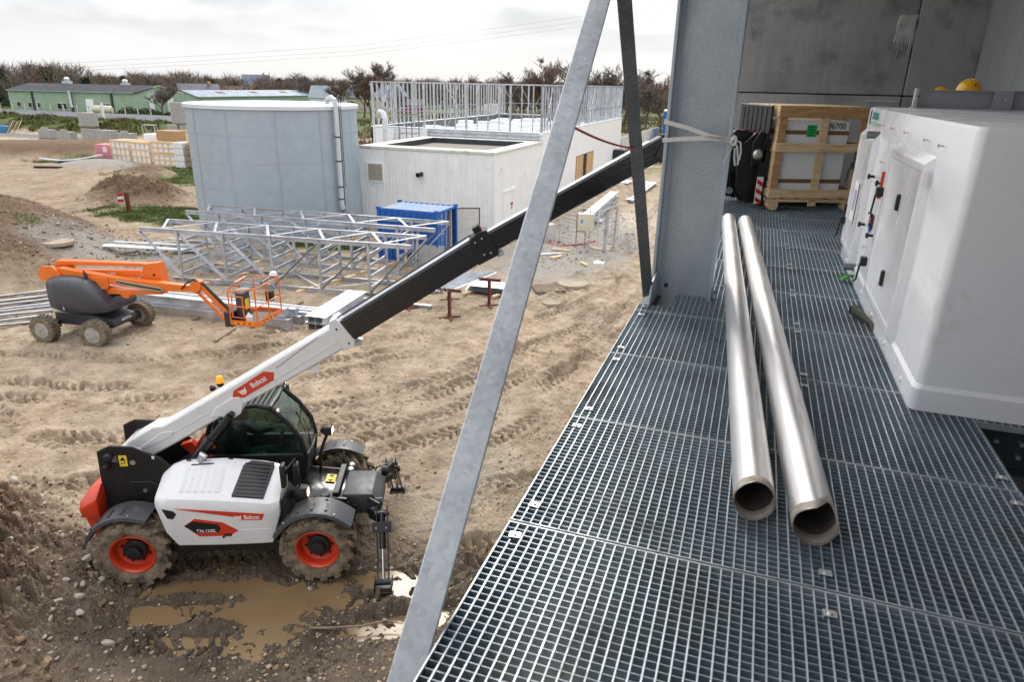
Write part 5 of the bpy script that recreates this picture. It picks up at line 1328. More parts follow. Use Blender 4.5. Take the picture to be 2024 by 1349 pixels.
# ------------------------------------------------------------------ orange articulated boom lift
ORG = mat('orange paint', (.80, .17, .012), .38, 0, .06, coat=.2, dirt=(.35, .2, .1), damt=.06, dscale=4)
LGREY = mat('dark blue grey moulding', (.052, .056, .068), .38, dirt=(.12, .11, .1), damt=.04, dscale=3)
MUDT = mat('clay covered tyre', (.20, .165, .115), .85, 0, .25, 6, bump=.2, dirt=(.05, .045, .04), damt=.25, dscale=7)
LF = thing('boom_lift', 'orange articulated boom lift with dark grey hood and an empty basket', 'boom lift', (-18.75, 14.87, .02), R(8))
tm = MB().lathe([(.24, -.155), (.34, -.165), (.395, -.15), (.405, 0), (.395, .15), (.34, .165), (.24, .155)], (0, 0, 0), (0, 1, 0), 32, caps=False)
for k in range(22):
    for s in (-1, 1):
        a0 = 2 * math.pi * (k + (.5 if s > 0 else 0)) / 22; P = []
        for t in (0, 1):
            for rr in (.428, .39):
                for d in (-.032, .032): a = a0 - .13 * t + d; P.append((rr * math.sin(a), s * (.0 + .155 * t), rr * math.cos(a)))
        tm.add(P, [(0, 1, 5, 4), (2, 6, 7, 3), (0, 4, 6, 2), (1, 3, 7, 5), (0, 2, 3, 1), (4, 5, 7, 6)])
LT = tm.mesh('tyre', MUDT, smooth=40)
LR = MB().lathe([(.245, -.14), (.25, -.15), (.225, -.14), (.205, -.06), (.13, -.05), (.13, .12), (.245, .14)], (0, 0, 0), (0, 1, 0), 24).mesh('rim', mat('pale grey rim', (.42, .41, .39), .5, .2, dirt=(.2, .15, .1), damt=.2, dscale=7))
LH = MB().lathe([(.12, -.045), (.10, -.09), (.05, -.10), (.04, -.13), (.001, -.13)], (0, 0, 0), (0, 1, 0), 16).mesh('hub', GREYP)
for sx in (-1, 1):
    for sy in (-1, 1):
        w = put('wheel', LT, LF, (sx * .86, sy * .97, .42), (0, sx, (0 if sy < 0 else math.pi) + (R(6) if sx > 0 else 0))); put('rim', LR, w); put('hub', LH, w)
lc = MB().pxz([(-.95, .42), (1.05, .42), (1.12, .52), (1.10, .68), (.5, .80), (-.9, .80)], -.48, .48)
lc.build('chassis', LGREY, LF, bevel=.02)
for x_ in (-.86, .86):
    MB().box(x_ - .12, x_ + .12, -.86, -.46, .34, .56).box(x_ - .12, x_ + .12, .46, .86, .34, .56).build('axle', GREYP, LF, bevel=.012)['kind'] = 'stuff'
put_text('lettering', 'MANITOU', .10, WHITE_T, (1.125, .05, .60), (0, 1, 0), (0, 0, 1), LF, sx=.9, bold=.002)
MB().cyl((0, 0, .80), (0, 0, .92), .42, n=24).build('turntable', GREYP, LF)
sec_ = []
for x_, z0, z1, w_ in ((-.80, 1.0, 1.80, .62), (-.75, .90, 1.90, .72), (-.45, .86, 1.96, .78), (.10, .85, 1.97, .80), (.50, .86, 1.90, .80), (.82, .89, 1.70, .78), (1.04, .93, 1.42, .72), (1.14, 1.0, 1.22, .62)):
    zc, zh = (z0 + z1) / 2, (z1 - z0) / 2; ring = []
    for k in range(20):
        a = 2 * math.pi * k / 20; c_, s_ = math.cos(a), math.sin(a); e = .38
        ring.append((x_, -.02 + w_ * math.copysign(abs(c_) ** e, c_), zc + zh * math.copysign(abs(s_) ** e, s_)))
    sec_.append(ring)
hd_ = MB().loft(sec_).build('turret_hood', LGREY, LF, smooth=60)
MB().loft([[(.12 + .17 * math.cos(a) * q, -.80 + d_, 1.50 + .07 * math.sin(a) * q) for a in np.linspace(0, 2 * math.pi, 13)[:-1]] for q, d_ in ((1, .0), (.8, .03))]).build('hand_recess', GREYP, hd_)
MB().box(-.25, -.20, -.80, -.77, 1.0, 1.10).build('hood_latch', SILVER, hd_)
MB().tube([(.38, -.40, 1.92), (.36, -.38, 2.04), (.30, -.36, 2.14)], [.05, .045, .02], 8).build('exhaust_pipe', BLACK, LF)
def arm(name, pts, y0, y1, m_=None, **k): return MB().pxz(pts, y0, y1).build(name, m_ or ORG, LF, bevel=k.get('b', .012))
arm('rear_knuckle', [(-1.20, 1.75), (-1.28, 1.98), (-1.05, 2.20), (-.72, 2.22), (-.50, 2.02), (-.45, 1.80), (-.8, 1.70)], -.42, -.36)
arm('rear_knuckle', [(-1.20, 1.75), (-1.28, 1.98), (-1.05, 2.24), (-.62, 2.26), (-.50, 2.02), (-.45, 1.80), (-.8, 1.70)], .20, .26)
arm('upper_link', [(-1.1, 2.14), (2.25, 2.30), (2.30, 2.40), (-.9, 2.28)], -.02, .22)
arm('lower_link', [(-.6, 1.82), (2.20, 1.98), (2.35, 2.12), (1.9, 2.16), (-.6, 2.02)], -.02, .20)
fk_ = arm('front_knuckle', [(1.98, 2.02), (2.12, 2.38), (2.58, 2.46), (2.66, 1.92), (2.70, 1.72), (2.05, 1.80), (1.90, 1.92)], -.06, .26)
for k in range(8): MB().pxz([(2.03 + .08 * k, 1.82 - .004 * k), (2.065 + .08 * k, 1.82 - .004 * k), (2.095 + .08 * k, 1.87 - .004 * k), (2.06 + .08 * k, 1.87 - .004 * k)], -.068, -.062).build('hazard_band', BLACK_T if k % 2 else YELLOW, fk_, smooth=0)
for x_, z_ in ((2.3, 2.30), (2.05, 2.05)): MB().cyl((x_, -.08, z_), (x_, -.055, z_), .025, n=10).build('bolt', SILVER, fk_)
MB().cyl((2.42, -.067, 2.08), (2.42, -.055, 2.08), .04, n=12).build('pin_hole', BLACK, fk_)
put_text('lettering', 'LEV', .13, WHITE_T, (.95, -.026, 1.99), (1, 0, .057), (0, 0, 1), LF, sx=1.3, bold=.002)
mbm = arm('main_boom', [(-.95, 1.82), (-.90, 2.06), (-.55, 2.16), (1.6, 1.98), (3.80, 1.92), (3.86, 1.76), (2.9, 1.70), (1.6, 1.74), (.2, 1.86)], -.36, -.14)
arm('riser_arm', [(.25, 1.42), (.55, 1.70), (1.4, 1.62), (2.8, 1.66), (2.8, 1.58), (1.75, 1.50), (1.62, 1.36), (1.48, 1.38), (1.38, 1.48)], -.34, -.02)
br_ = arm('boom_bracket', [(.55, 1.98), (1.08, 1.98), (1.12, 1.74), (1.02, 1.60), (.82, 1.62), (.76, 1.74)], -.40, -.365)
MB().cyl((.87, -.42, 1.66), (.87, -.40, 1.66), .03, n=10).build('bolt', SILVER, br_)
MB().cyl((.55, -.18, 1.36), (1.45, -.18, 1.46), .055, n=12).box(.3, .95, -.30, .0, 1.08, 1.30).build('lift_ram', BLACK, LF)['kind'] = 'stuff'
ct = []
for k in range(24):
    ct.append((1.38 + .065 * k, 1.88 - .0075 * k + (.04 if k == 0 else 0)))
MB().tube([(1.42, -.385, 1.93), (1.36, -.385, 1.86), (1.44, -.385, 1.82), (2.80, -.385, 1.69), (2.9, -.385, 1.73), (2.84, -.385, 1.79), (1.6, -.385, 1.90)], .028, 6, closed=True).build('cable_carrier', mat('tan cable chain', (.33, .27, .18), .7), LF)
MB().sec((1.5, -.375, 1.855), (2.82, -.375, 1.735), [(-.012, -.022), (.012, -.022), (.012, .022), (-.012, .022)]).build('cable_tray', BLACK, LF)
jb_ = Vector((4.02, -.25, 1.98)); je = Vector((4.86, -.25, 1.10)); jd = (je - jb_).normalized()
arm('jib_knuckle', [(3.72, 1.90), (3.92, 2.10), (4.10, 2.06), (4.12, 1.86), (3.94, 1.70), (3.84, 1.74)], -.37, -.12)
MB().bar(jb_, je + jd * .1, .13, .11, Y3).build('jib_arm', ORG, LF, bevel=.01)
MB().bar(jb_ + Vector((-.12, 0, -.22)), je + Vector((-.08, 0, -.24)), .10, .06, Y3).build('jib_link', ORG, LF, bevel=.01)
MB().cyl(jb_ + Vector((.1, .0, .02)), je + Vector((.02, 0, .16)), .045, n=10).build('jib_ram', BLACK, LF)
MB().tube([(3.5, -.38, 1.82), (3.7, -.42, 2.0), (3.95, -.38, 2.14), (4.12, -.32, 2.02)], .022, 6).tube([(3.55, -.36, 1.86), (3.78, -.40, 2.08), (4.0, -.36, 2.12)], .016, 6).build('hoses', BLACK, LF)['kind'] = 'stuff'
# basket
BX0, BX1, BY0, BY1, BZ = 5.02, 5.86, -.45, .90, .90
bs = thing('basket', None, None, (0, 0, 0)); bs.parent = LF
MB().box(BX0, BX1, BY0, BY1, BZ - .02, BZ + .01).build('floor', mat('worn basket floor', (.20, .15, .11), .8, 0, .3, 9), bs)
kb = MB()
for a, b in (((BX0, BY0), (BX1, BY0)), ((BX1, BY0), (BX1, BY1)), ((BX1, BY1), (BX0, BY1)), ((BX0, BY1), (BX0, BY0))):
    kb.sec((a[0], a[1], BZ + .055), (b[0], b[1], BZ + .055), [(-.008, -.075), (.008, -.075), (.008, .075), (-.008, .075)])
kbo = kb.build('kick_board', ORG, bs)
kbo['kind'] = 'stuff'
for k in range(7):
    MB().box(BX0 + .12 + .09 * k, BX0 + .165 + .09 * k, BY0 - .011, BY0 - .0085, BZ + .03, BZ + .07).build('hazard_band', BLACK_T if k % 2 else YELLOW, kbo)
for k in range(8):
    MB().box(BX1 + .0085, BX1 + .011, BY0 + .2 + .10 * k, BY0 + .25 + .10 * k, BZ + .03, BZ + .07).build('hazard_band', BLACK_T if k % 2 else YELLOW, kbo)
def rail(pts, r__=.020, closed=False, n='rail'): return MB().tube(pts, r__, 8, closed=closed).build(n, ORG, bs)
T_ = BZ + 1.10; M_ = BZ + .55
rail([(BX0, BY0, T_ - .12), (BX0 + .05, BY0 - .02, T_ - .1), (BX1, BY0, T_), (BX1, BY1, T_), (BX0 + .1, BY1, T_), (BX0, BY1, T_ - .05)])
rail([(BX0, BY0, M_), (BX1, BY0, M_), (BX1, BY1, M_), (BX0, BY1, M_)])
for x_, y_ in ((BX0, BY0), (BX1, BY0), (BX1, BY1), (BX0, BY1), (BX1, .22)): rail([(x_, y_, BZ), (x_, y_, T_ - (.1 if x_ == BX0 else 0))], .021, n='post')
rail([(BX0 - .1, -.30, BZ + .25), (BX0 - .1, -.30, T_ - .15), (BX0 + .16, -.30, T_ + .12), (BX0 + .16, .25, T_ + .14), (BX0 - .1, .28, T_ - .1), (BX0 - .1, .28, BZ + .25)], n='guard_rail')
rail([(BX0 + .42, BY0 + .02, BZ + .2), (BX0 + .42, BY0 + .02, M_ + .28), (BX0 + .1, BY0 + .02, M_ + .30), (BX0 + .06, BY0 + .02, BZ + .22)], n='gate_rail', closed=True)
cons = MB().box(BX0 + .06, BX0 + .28, -.22, .20, BZ + .02, BZ + .86).build('control_post', LGREY, bs, bevel=.03, seg=2)
MB().box(BX0 + .02, BX0 + .34, -.26, .24, BZ + .86, BZ + .94).build('control_box', mat('grey control box', (.26, .27, .26), .6), bs, bevel=.02, rz=(0, 0, 0))
MB().box(BX0 + .285, BX0 + .29, -.10, .10, BZ + .35, BZ + .66).build('yellow_label', YELLOW, cons)
MB().box(BX1 - .25, BX1 - .05, .48, .70, M_ - .1, M_ + .22).build('tool_bag', BLACK, bs, bevel=.03)
MB().tube([(BX1 - .15, BY1 - .03, T_ + .04), (BX1 - .1, .1, T_ + .04)], .035, 8).build('padded_rail', FENDER, bs)
MB().box(-.20, .05, -.2, .15, -.25, .2).build('basket_mount', GREYP, LF, loc=(5.0, -.25, 1.05), bevel=.02)
hat_ = tag(MB().lathe([(.12, 0), (.115, .05), (.08, .11), (.001, .13)], (0, 0, 0), (0, 0, 1), 14).build('white_helmet', WHITE_T, None, loc=(-13.02, 16.42, 2.06)), 'small white hard hat hooked on the corner of the lift basket rail', 'hard hat')
hat_.location = LF.matrix_basis @ Vector((BX1 - .12, BY1 - .05, T_ + .07)) + Vector((0, 0, 0))
ca_ = tag(MB().lathe([(.09, 0), (.10, .02), (.10, .20), (.05, .25), (.03, .30), (.001, .30)], (0, 0, 0), (0, 0, 1), 12).build('jerry_can', WHITE_T, None), 'white plastic can standing on the basket floor', 'can')
ca_.location = LF.matrix_basis @ Vector((BX0 + .46, BY0 + .20, BZ + .015))

# ------------------------------------------------------------------ galvanised frames
def space_frame(label, A, B, w_, h_=2.05, inset=1.65, n=5, flip=1):
    """upside-down trapezoid frame: two side trusses joined by rungs and lacing"""
    A, B = Vector((*A, 0)), Vector((*B, 0)); d = (B - A).normalized(); L_ = (B - A).length; s = Vector((-d.y, d.x, 0))
    fr = thing('space_truss', label, 'truss', A, 0, 'galvanised steel frames standing on the yard')
    z0, z1 = .16, h_; sp = (L_ - 2 * inset) / (n - 1); xs = [inset + sp * k for k in range(n)]
    pt = lambda x, y, z: d * x + s * y + Vector((0, 0, z))
    for y in (0, w_):
        MB().chan(pt(0, y, z1), pt(L_, y, z1), .09, .16, .009).build('top_chord', GALV_F, fr)
        MB().chan(pt(inset - .5, y, z0), pt(L_ - inset + .3, y, z0), .09, .15, .009).build('bottom_chord', GALV_F, fr)
        for k, x in enumerate(xs):
            MB().ang(pt(x, y, z0), pt(x, y, z1), .08, .08, .009).build('upright', GALV_F, fr)
        di = [(0, xs[0])] + [(xs[k], xs[k + 1]) for k in range(2)] if True else []
        for a, b in di: MB().ang(pt(a, y + .02, z1 - .06), pt(b, y + .02, z0 + .05), .075, .075, .009).build('diagonal', GALV_F, fr)
        for a, b in [(xs[2], xs[3]), (xs[3], xs[4]), (xs[4], L_)][:3]: MB().ang(pt(b, y + .02, z1 - .06), pt(a, y + .02, z0 + .05), .05, .05, .008).build('diagonal', GALV_D if y == 0 else GALV_F, fr)
    for k, x in enumerate(xs):
        for q in range(4):
            z = z0 + .22 + q * .42
            MB().chan(pt(x, .03, z), pt(x, w_ - .03, z), .06, .11, .007).build('rung', GALV_F, fr)
    m = 10
    for k in range(m):
        x0, x1 = L_ * k / m + .05, L_ * (k + 1) / m - .05
        y0_, y1_ = (0.03, w_ - .03) if k % 2 else (w_ - .03, 0.03)
        MB().bar(pt(x0, y0_, z1 + .075), pt(x1, y1_, z1 + .075), .10, .014).build('top_lacing', GALV_F, fr)
    for k in range(n - 1):
        y0_, y1_ = (0.03, w_ - .03) if k % 2 else (w_ - .03, 0.03)
        MB().bar(pt(xs[k], y0_, z0 + .07), pt(xs[k + 1], y1_, z0 + .07), .065, .012).build('bottom_lacing', GALV_F, fr)
    return fr
space_frame('galvanised space frame nearer the orange lift, standing in front of its twin', (-22.25, 20.25), (-11.25, 21.68), 1.72)
space_frame('galvanised space frame farther back, standing in front of the blue container', (-23.35, 23.85), (-11.75, 24.75), 1.62)
for k, (x, y, a) in enumerate(((-19.5, 20.6, .12), (-15.5, 21.2, .12), (-19.8, 24.2, .1), (-14.8, 24.6, .1))):
    o = MB().box(-.07, .07, -.45, 2.6, 0, .09).build('timber_bearer', WOOD, None, loc=(x, y, zat(x, y) - .005), rz=a - .35, bevel=.006)
    tag(o, ['timber bearer under the left end of the nearer frame', 'timber bearer under the right half of the nearer frame', 'timber bearer under the left end of the farther frame', 'timber bearer under the right half of the farther frame'][k], 'timber', 'timber bearers under the frames')

# ------------------------------------------------------------------ steel lying about
ORD = ['first', 'second', 'third', 'fourth', 'fifth', 'sixth', 'seventh', 'eighth', 'ninth', 'tenth', 'eleventh']
def steel(name, label, cat, p, q, build_, group, mt=GALV):
    p, q = Vector(p), Vector(q); o = MB(); build_(o, Vector((0, 0, 0)), q - p)
    return tag(o.build(name, mt, None, loc=p), label, cat, group)
GB = 'galvanised beams piled behind the orange lift'
pile = [((-21.4, 16.72, .22), (-13.42, 17.36, .22), .16, .34), ((-21.3, 16.86, .55), (-13.62, 17.50, .55), .16, .28),
        ((-21.2, 17.25, .20), (-13.35, 17.88, .20), .15, .30), ((-21.2, 17.32, .46), (-13.55, 17.94, .46), .14, .20),
        ((-21.0, 17.66, .22), (-13.2, 18.28, .22), .14, .30), ((-20.9, 18.0, .22), (-13.1, 18.60, .22), .14, .28), ((-20.8, 18.34, .2), (-13.0, 18.92, .2), .14, .26)]
pl_lab = ['front bottom beam of the pile behind the orange lift', 'front top beam of the pile behind the orange lift', 'second row bottom beam of the pile behind the orange lift', 'second row top beam of the pile behind the orange lift',
          'third row beam of the pile behind the orange lift', 'fourth row beam of the pile behind the orange lift', 'rearmost beam of the pile behind the orange lift']
for (p, q, w_, h_), lb in zip(pile, pl_lab):
    t = thing('steel_beam', lb, 'steel beam', p, 0, GB); v = Vector(q) - Vector(p); d = v.normalized()
    MB().ibeam((0, 0, 0), v, w_, h_, .014).build('beam', GALV, t)
    ep = MB().bar(v, v + d * .02, w_ + .08, h_ + .06).build('end_plate', GALV_F, t)
    sd_ = d.cross(Z3)
    hl_ = MB()
    for a in (-1, 1):
        for b in (-1, 1): c_ = v + d * .019 + sd_ * a * w_ * .38 + Vector((0, 0, b * h_ * .32)); hl_.cyl(c_, c_ + d * .004, .016, n=8)
    hl_.build('bolt_holes', BLACK, ep)['kind'] = 'stuff'
for k, x in enumerate((-19.8, -16.8, -14.6)):
    tag(MB().box(-.06, .06, -.3, 2.6, 0, .075).build('timber_bearer', WOOD_O, None, loc=(x, 16.75 + (x + 21) * .08, zat(x, 17.6) - .02), rz=.05), ORD[k] + ' timber from the left under the beam pile behind the lift', 'timber', 'timbers under the beam pile')
GS = 'galvanised beams stacked under the raised boom'
for k in range(2):
    for j in range(3):
        p = Vector((-12.92 + .26 * j, 17.62 + .02 * j, .14 + .24 * k)); q = p + Vector((-.32, 3.1, 0))
        lbl = ('upper' if k else 'lower') + (' left', ' middle', ' right')[j] + ' beam of the stack under the white boom'
        steel('steel_beam', lbl, 'steel beam', p, q, lambda o, a, b: o.ibeam(a, b, .235, .225, .014), GS)
GL_ = 'galvanised bars lying left of the orange lift'
for k, q in enumerate(((-23.9, 17.5), (-23.4, 17.0), (-22.9, 16.7), (-22.55, 16.35), (-22.1, 16.1), (-21.7, 15.8), (-21.3, 15.4), (-20.9, 15.1))):
    p = (q[0] - 2.3 - .05 * k, q[1] - 3.1 + .12 * (k % 3))
    p, q = (*p, zat(*p) + .07), (*q, zat(*q) + .07)
    steel('steel_bar', ORD[k] + ' bar from the back among those left of the orange lift', 'steel bar', p, q, lambda o, a, b: o.chan(a, b, .13, .05, .006, Vector((0, 0, 1))), GL_, GALV_F)
for k, (p, q, w_) in enumerate((((-26.7, 22.3), (-23.5, 24.5), .5), ((-27.2, 23.3), (-24.2, 25.2), .22), ((-27.0, 24.5), (-24.3, 26.7), .12), ((-26.6, 25.9), (-22.8, 26.2), .14))):
    p, q = (*p, zat(*p) + .12), (*q, zat(*q) + .10)
    steel('steel_plate', ['broad flat galvanised sheet behind the orange lift', 'narrower flat sheet just behind the broad one', 'long thin galvanised strip beside the earth bank', 'galvanised strip in front of the round tank'][k], 'steel sheet', p, q, lambda o, a, b: o.bar(a, b, w_, .03), 'flat galvanised sheets by the earth bank', GALV_F)
for k, (x, y, a) in enumerate(((-26.0, 22.7, -.5), (-24.4, 23.9, -.45), (-25.6, 24.6, -.4), (-23.7, 25.4, -.5), (-21.8, 24.4, 1.2), (-20.6, 23.0, 1.5), (-18.6, 22.6, 1.3), (-13.6, 17.0, .9), (-14.9, 16.1, .2))):
    tag(MB().box(-.055, .055, -.6, .6, 0, .075).build('timber_block', WOOD if k % 2 else WOOD_O, None, loc=(x, y, zat(x, y)), rz=a, bevel=.006), ['timber under the broad galvanised sheet, left end', 'timber under the broad galvanised sheet, right end', 'timber between the flat sheets by the bank', 'timber at the far end of the flat sheets', 'short timber lying behind the nearer steel frame', 'brown timber lying inside the nearer steel frame', 'grey timber lying amid the nearer steel frame', 'timber at the end of the beam pile', 'thin timber lying below the lift basket'][k], 'timber', 'loose timbers round the frames')

# ------------------------------------------------------------------ rust red trestles with bundles of purlins
TG = 'rust red steel trestles'
def trestle(x, y, rz, lb, h_=.95):
    t = thing('trestle', lb, 'trestle', (x, y, zat(x, y) - .02), rz, TG)
    MB().ibeam((0, 0, .05), (0, 0, h_), .10, .10, .008, X3).build('post', RUST, t)
    MB().ibeam((-.42, 0, h_ + .05), (.42, 0, h_ + .05), .10, .10, .008).build('crossbar', RUST, t)
    for k in range(4): a = k * math.pi / 2 + .5; MB().bar((0, 0, .05), (.38 * math.cos(a), .38 * math.sin(a), .03), .09, .06).build('foot', RUST, t)
trestle(-10.95, 20.75, .1, 'rust red trestle standing leftmost, partly behind the black boom', .8)
trestle(-9.18, 20.35, .1, 'rust red trestle standing nearest, under the near end of the purlin bundle')
trestle(-10.05, 22.25, .1, 'rust red trestle behind the nearest one, under the purlin bundle', .8)
trestle(-8.45, 22.2, .1, 'rust red trestle standing rightmost, beside the ribbed sheets on the ground')
GPN = 'galvanised purlins resting on the trestles'
for k in range(6):
    x_ = -9.95 + .15 * k
    steel('purlin', ORD[k] + ' purlin from the left on the rust red trestles', 'purlin', (x_, 20.0 + .05 * k, 1.07), (x_ + .62, 22.95 + .05 * k, 1.07), lambda o, a, b: o.ang(a, b, .095, .07, .006), GPN, GALV)
for k in range(5):
    o = MB()
    for q in range(5): o.pxz([(-.8, 0), (-.8, .02), (.8, .02), (.8, 0)], .05 + .16 * q, .10 + .16 * q)
    tag(MB().loft([[(x_, .8 * j / 12, .035 * (1 if (j // 2) % 2 else 0)) for j in range(13)] for x_ in (-.85, .85)], caps=False, ring_closed=False).loft([[(x_, .8 * j / 12, .035 * (1 if (j // 2) % 2 else 0) - .006) for j in range(13)] for x_ in (-.85, .85)], caps=False, ring_closed=False).build('ribbed_sheet', GALV_F, None, loc=(-9.0 + .03 * k, 23.3 + .02 * k, .19 + .045 * k), rz=.05, smooth=0), ORD[k] + ' ribbed sheet from the bottom of the low stack behind the trestles', 'ribbed sheet', 'ribbed galvanised sheets stacked low')
for k, (x, y) in enumerate(((-9.6, 23.4), (-8.45, 23.5))):
    tag(MB().box(-.05, .05, -.55, .7, 0, .08).build('timber_block', WOOD, None, loc=(x, y, .05 + .06), rz=-.3, bevel=.006), ['left timber under the stack of ribbed sheets', 'right timber under the stack of ribbed sheets'][k], 'timber', 'timbers under the ribbed sheets')
for k, (p, q) in enumerate((((-11.5, 20.9), (-10.2, 21.05)), ((-11.3, 22.7), (-10.6, 22.9)))):
    steel('steel_beam', ['short galvanised beam end showing under the black boom', 'short galvanised beam lying behind the leftmost trestle'][k], 'steel beam', (*p, .14), (*q, .14), lambda o, a, b: o.chan(a, b, .14, .10, .008), 'beam ends under the boom')
# pallet, covers
pa = thing('wooden_pallet', 'weathered grey wooden pallet lying in the yard', 'pallet', (-7.05, 25.0, zat(-7.05, 25.0) + .01), .55)
for k in range(6): MB().box(-.6, .6, -.5 + .18 * k, -.40 + .18 * k, .10, .125).build('slat', WOOD_O, pa)
for x_ in (-.55, 0, .55): MB().box(x_ - .04, x_ + .04, -.5, .5, 0, .10).build('bearer', WOOD_O, pa)
CLAYC = mat('clay dusted concrete', (.36, .30, .225), .9, 0, .2, 3, bump=.2)
for k, (x, y, r__) in enumerate(((-6.38, 23.16, .34), (-6.3, 25.9, .62), (-6.62, 33.1, .62), (-27.4, 20.8, .6))):
    tag(MB().lathe([(r__, -.1), (r__, .035), (r__ - .05, .05), (r__ - .08, .035), (.001, .04)], (0, 0, 0), (0, 0, 1), 28).build('manhole_cover', CLAYC, None, loc=(x, y, zat(x, y) + .03)), ['small round pale concrete cover, nearest the walkway', 'round concrete cover beside the wooden pallet', 'round concrete cover in front of the mesh cage', 'round concrete lid lying beside the earth bank'][k], 'manhole cover', 'round concrete covers in the yard')
# electric box, concrete ring, mesh cage, posts
eb = thing('site_power_box', 'cream site power box on a crossed timber stand', 'power box', (-7.75, 33.0, .05), .2)
for s in (-.22, .22):
    MB().bar((s, -.22, 0), (s, 0, .62), .05, .05).bar((s, .22, 0), (s, 0, .62), .05, .05).bar((s, 0, .5), (s, 0, 1.62), .05, .05).build('stand_leg', WOOD_O, eb)['kind'] = 'stuff'
MB().bar((-.25, -.03, .78), (.25, -.03, .78), .05, .05).bar((-.25, -.03, 1.6), (.25, -.03, 1.6), .05, .05).build('stand_rail', WOOD_O, eb)['kind'] = 'stuff'
bxo = MB().box(-.18, .62, -.12, .28, .80, 1.66).build('box', mat('cream box paint', (.62, .58, .46), .5), eb, bevel=.02); MB().box(-.03, .08, -.124, -.118, 1.2, 1.38).build('blue_label', mat('blue label', (.1, .3, .6), .5), bxo)
tag(MB().lathe([(.38, 0), (.38, .78), (.34, .84), (.001, .86)], (0, 0, 0), (0, 0, 1), 24).build('concrete_ring', mat('pale concrete', (.50, .48, .45), .85, 0, .15, 3), None, loc=(-9.72, 34.0, .03)), 'pale concrete ring with a domed lid standing by the shed corner', 'concrete ring')
def mesh_panel(label, p, q, h_, grid=.2):
    t = thing('mesh_panel', label, 'mesh panel', (*p, zat(*p)), 0, 'wire mesh fence panels round the dug ground'); v = Vector((q[0] - p[0], q[1] - p[1], 0)); L_ = v.length; d = v / L_
    for a in (0, L_): MB().cyl(d * a, d * a + Vector((0, 0, h_)), .024, n=6).build('post', GALV, t)
    w_ = MB()
    for zz in (.12, h_ * .5, h_ - .03): w_.cyl(Vector((0, 0, zz)), v + Vector((0, 0, zz)), .016, n=5)
    for k in range(int(L_ / grid)): w_.cyl(d * grid * (k + .5) + Vector((0, 0, .1)), d * grid * (k + .5) + Vector((0, 0, h_)), .003, n=3)
    for k in range(int(h_ / grid)): w_.cyl(Vector((0, 0, .1 + grid * k)), v + Vector((0, 0, .1 + grid * k)), .003, n=3)
    w_.build('wire_mesh', GALV, t)['kind'] = 'stuff'
mesh_panel('wire mesh panel along the front, between the power box and the steel posts', (-9.1, 34.0), (-7.35, 33.15), 1.9)
mesh_panel('wire mesh panel on the right side of the dug ground', (-6.95, 33.3), (-6.5, 36.2), 1.8)
mesh_panel('wire mesh panel at the back, beside the steel bundle', (-9.3, 36.6), (-6.8, 36.1), 1.8)
for k, (x, y, h_, w_) in enumerate(((-6.36, 32.15, 1.95, .16), (-6.1, 33.1, 2.15, .10))):
    tag(MB().ibeam((0, 0, 0), (.05, .1, h_), w_, w_, .01, X3).build('steel_post', GALV_F, None, loc=(x, y, .02)), ['wider galvanised post standing by the round cover', 'narrower galvanised post just behind the wider one'][k], 'steel post', 'upright galvanised posts')
SB = 'galvanised sections bundled beyond the mesh cage'
for k in range(4):
    p = Vector((-8.75 + .30 * (k % 2), 38.0, .35 + .32 * (k // 2)))
    steel('steel_section', ('lower', 'upper')[k // 2] + (' left', ' right')[k % 2] + ' section of the bundle beyond the mesh cage', 'steel beam', p, p + Vector((-.35, 9.5, 0)), lambda o, a, b: o.ibeam(a, b, .28, .28, .014), SB, GALV_F)
SB2 = 'galvanised sections lying by the far path'
for k in range(5):
    p = Vector((-8.6 + .22 * k, 47.5, .22 + .02 * (k % 2)))
    steel('steel_section', ORD[k] + ' section from the left in the flat bundle by the far path', 'steel beam', p, p + Vector((.15, 10.5, 0)), lambda o, a, b: o.chan(a, b, .18, .14, .01), SB2, GALV_F)
TARP = mat('white plastic sheeting', (.75, .75, .74), .5)
for k, (x, y, s_) in enumerate(((-9.5, 51.8, 1.0), (-8.6, 40.3, .5), (-6.2, 30.2, .3))):
    q = random.Random(k); n_ = 9; P = [(i_ * .22 - .9, j_ * .22 - .9, max(0, .28 - .25 * ((i_ - 4) ** 2 + (j_ - 4) ** 2) / 14) * (.5 + q.random()) - .02) for i_ in range(n_) for j_ in range(n_)]
    tag(MB().add([(a * s_, b * s_, c * s_) for a, b, c in P], [(i_ * n_ + j_, (i_ + 1) * n_ + j_, (i_ + 1) * n_ + j_ + 1, i_ * n_ + j_ + 1) for i_ in range(n_ - 1) for j_ in range(n_ - 1)]).build('plastic_sheet', TARP, None, loc=(x, y, zat(x, y) + .02), smooth=0), ['crumpled white plastic sheet beyond the steel bundles', 'small crumpled white sheet beside the steel bundle', 'scrap of white plastic on the clay by the posts'][k], 'plastic sheet', 'crumpled plastic sheets')
REDH = mat('red hose', (.48, .02, .025), .5)
tag(MB().tube([tuple(v) for v in [(-9.5, 33.8, .09), (-9.35, 33.1, .08), (-8.7, 32.7, .08), (-8.0, 33.2, .09), (-7.6, 33.7, .09), (-7.3, 34.4, .09)]], .035, 8).build('red_hose', REDH), 'red hose looping on the ground round the power box', 'hose')
cab_ = []
for k in range(15):
    t = k / 14; cab_.append((-.93 - 2.2 * 0 + (-.93 + .93) * t - .0, 0, 0))
pA, pB = Vector((-.86, 3.33, 7.418)), Vector((-.79, 4.796, 7.209))
tag(MB().tube([pA + (pB - pA) * (k / 12) + Vector((0, 0, -.02 * (1 - (2 * k / 12 - 1) ** 2))) for k in range(13)], .0065, 6).build('cord', REDH), 'thin red cord slung between the two diagonal steel braces', 'cord')
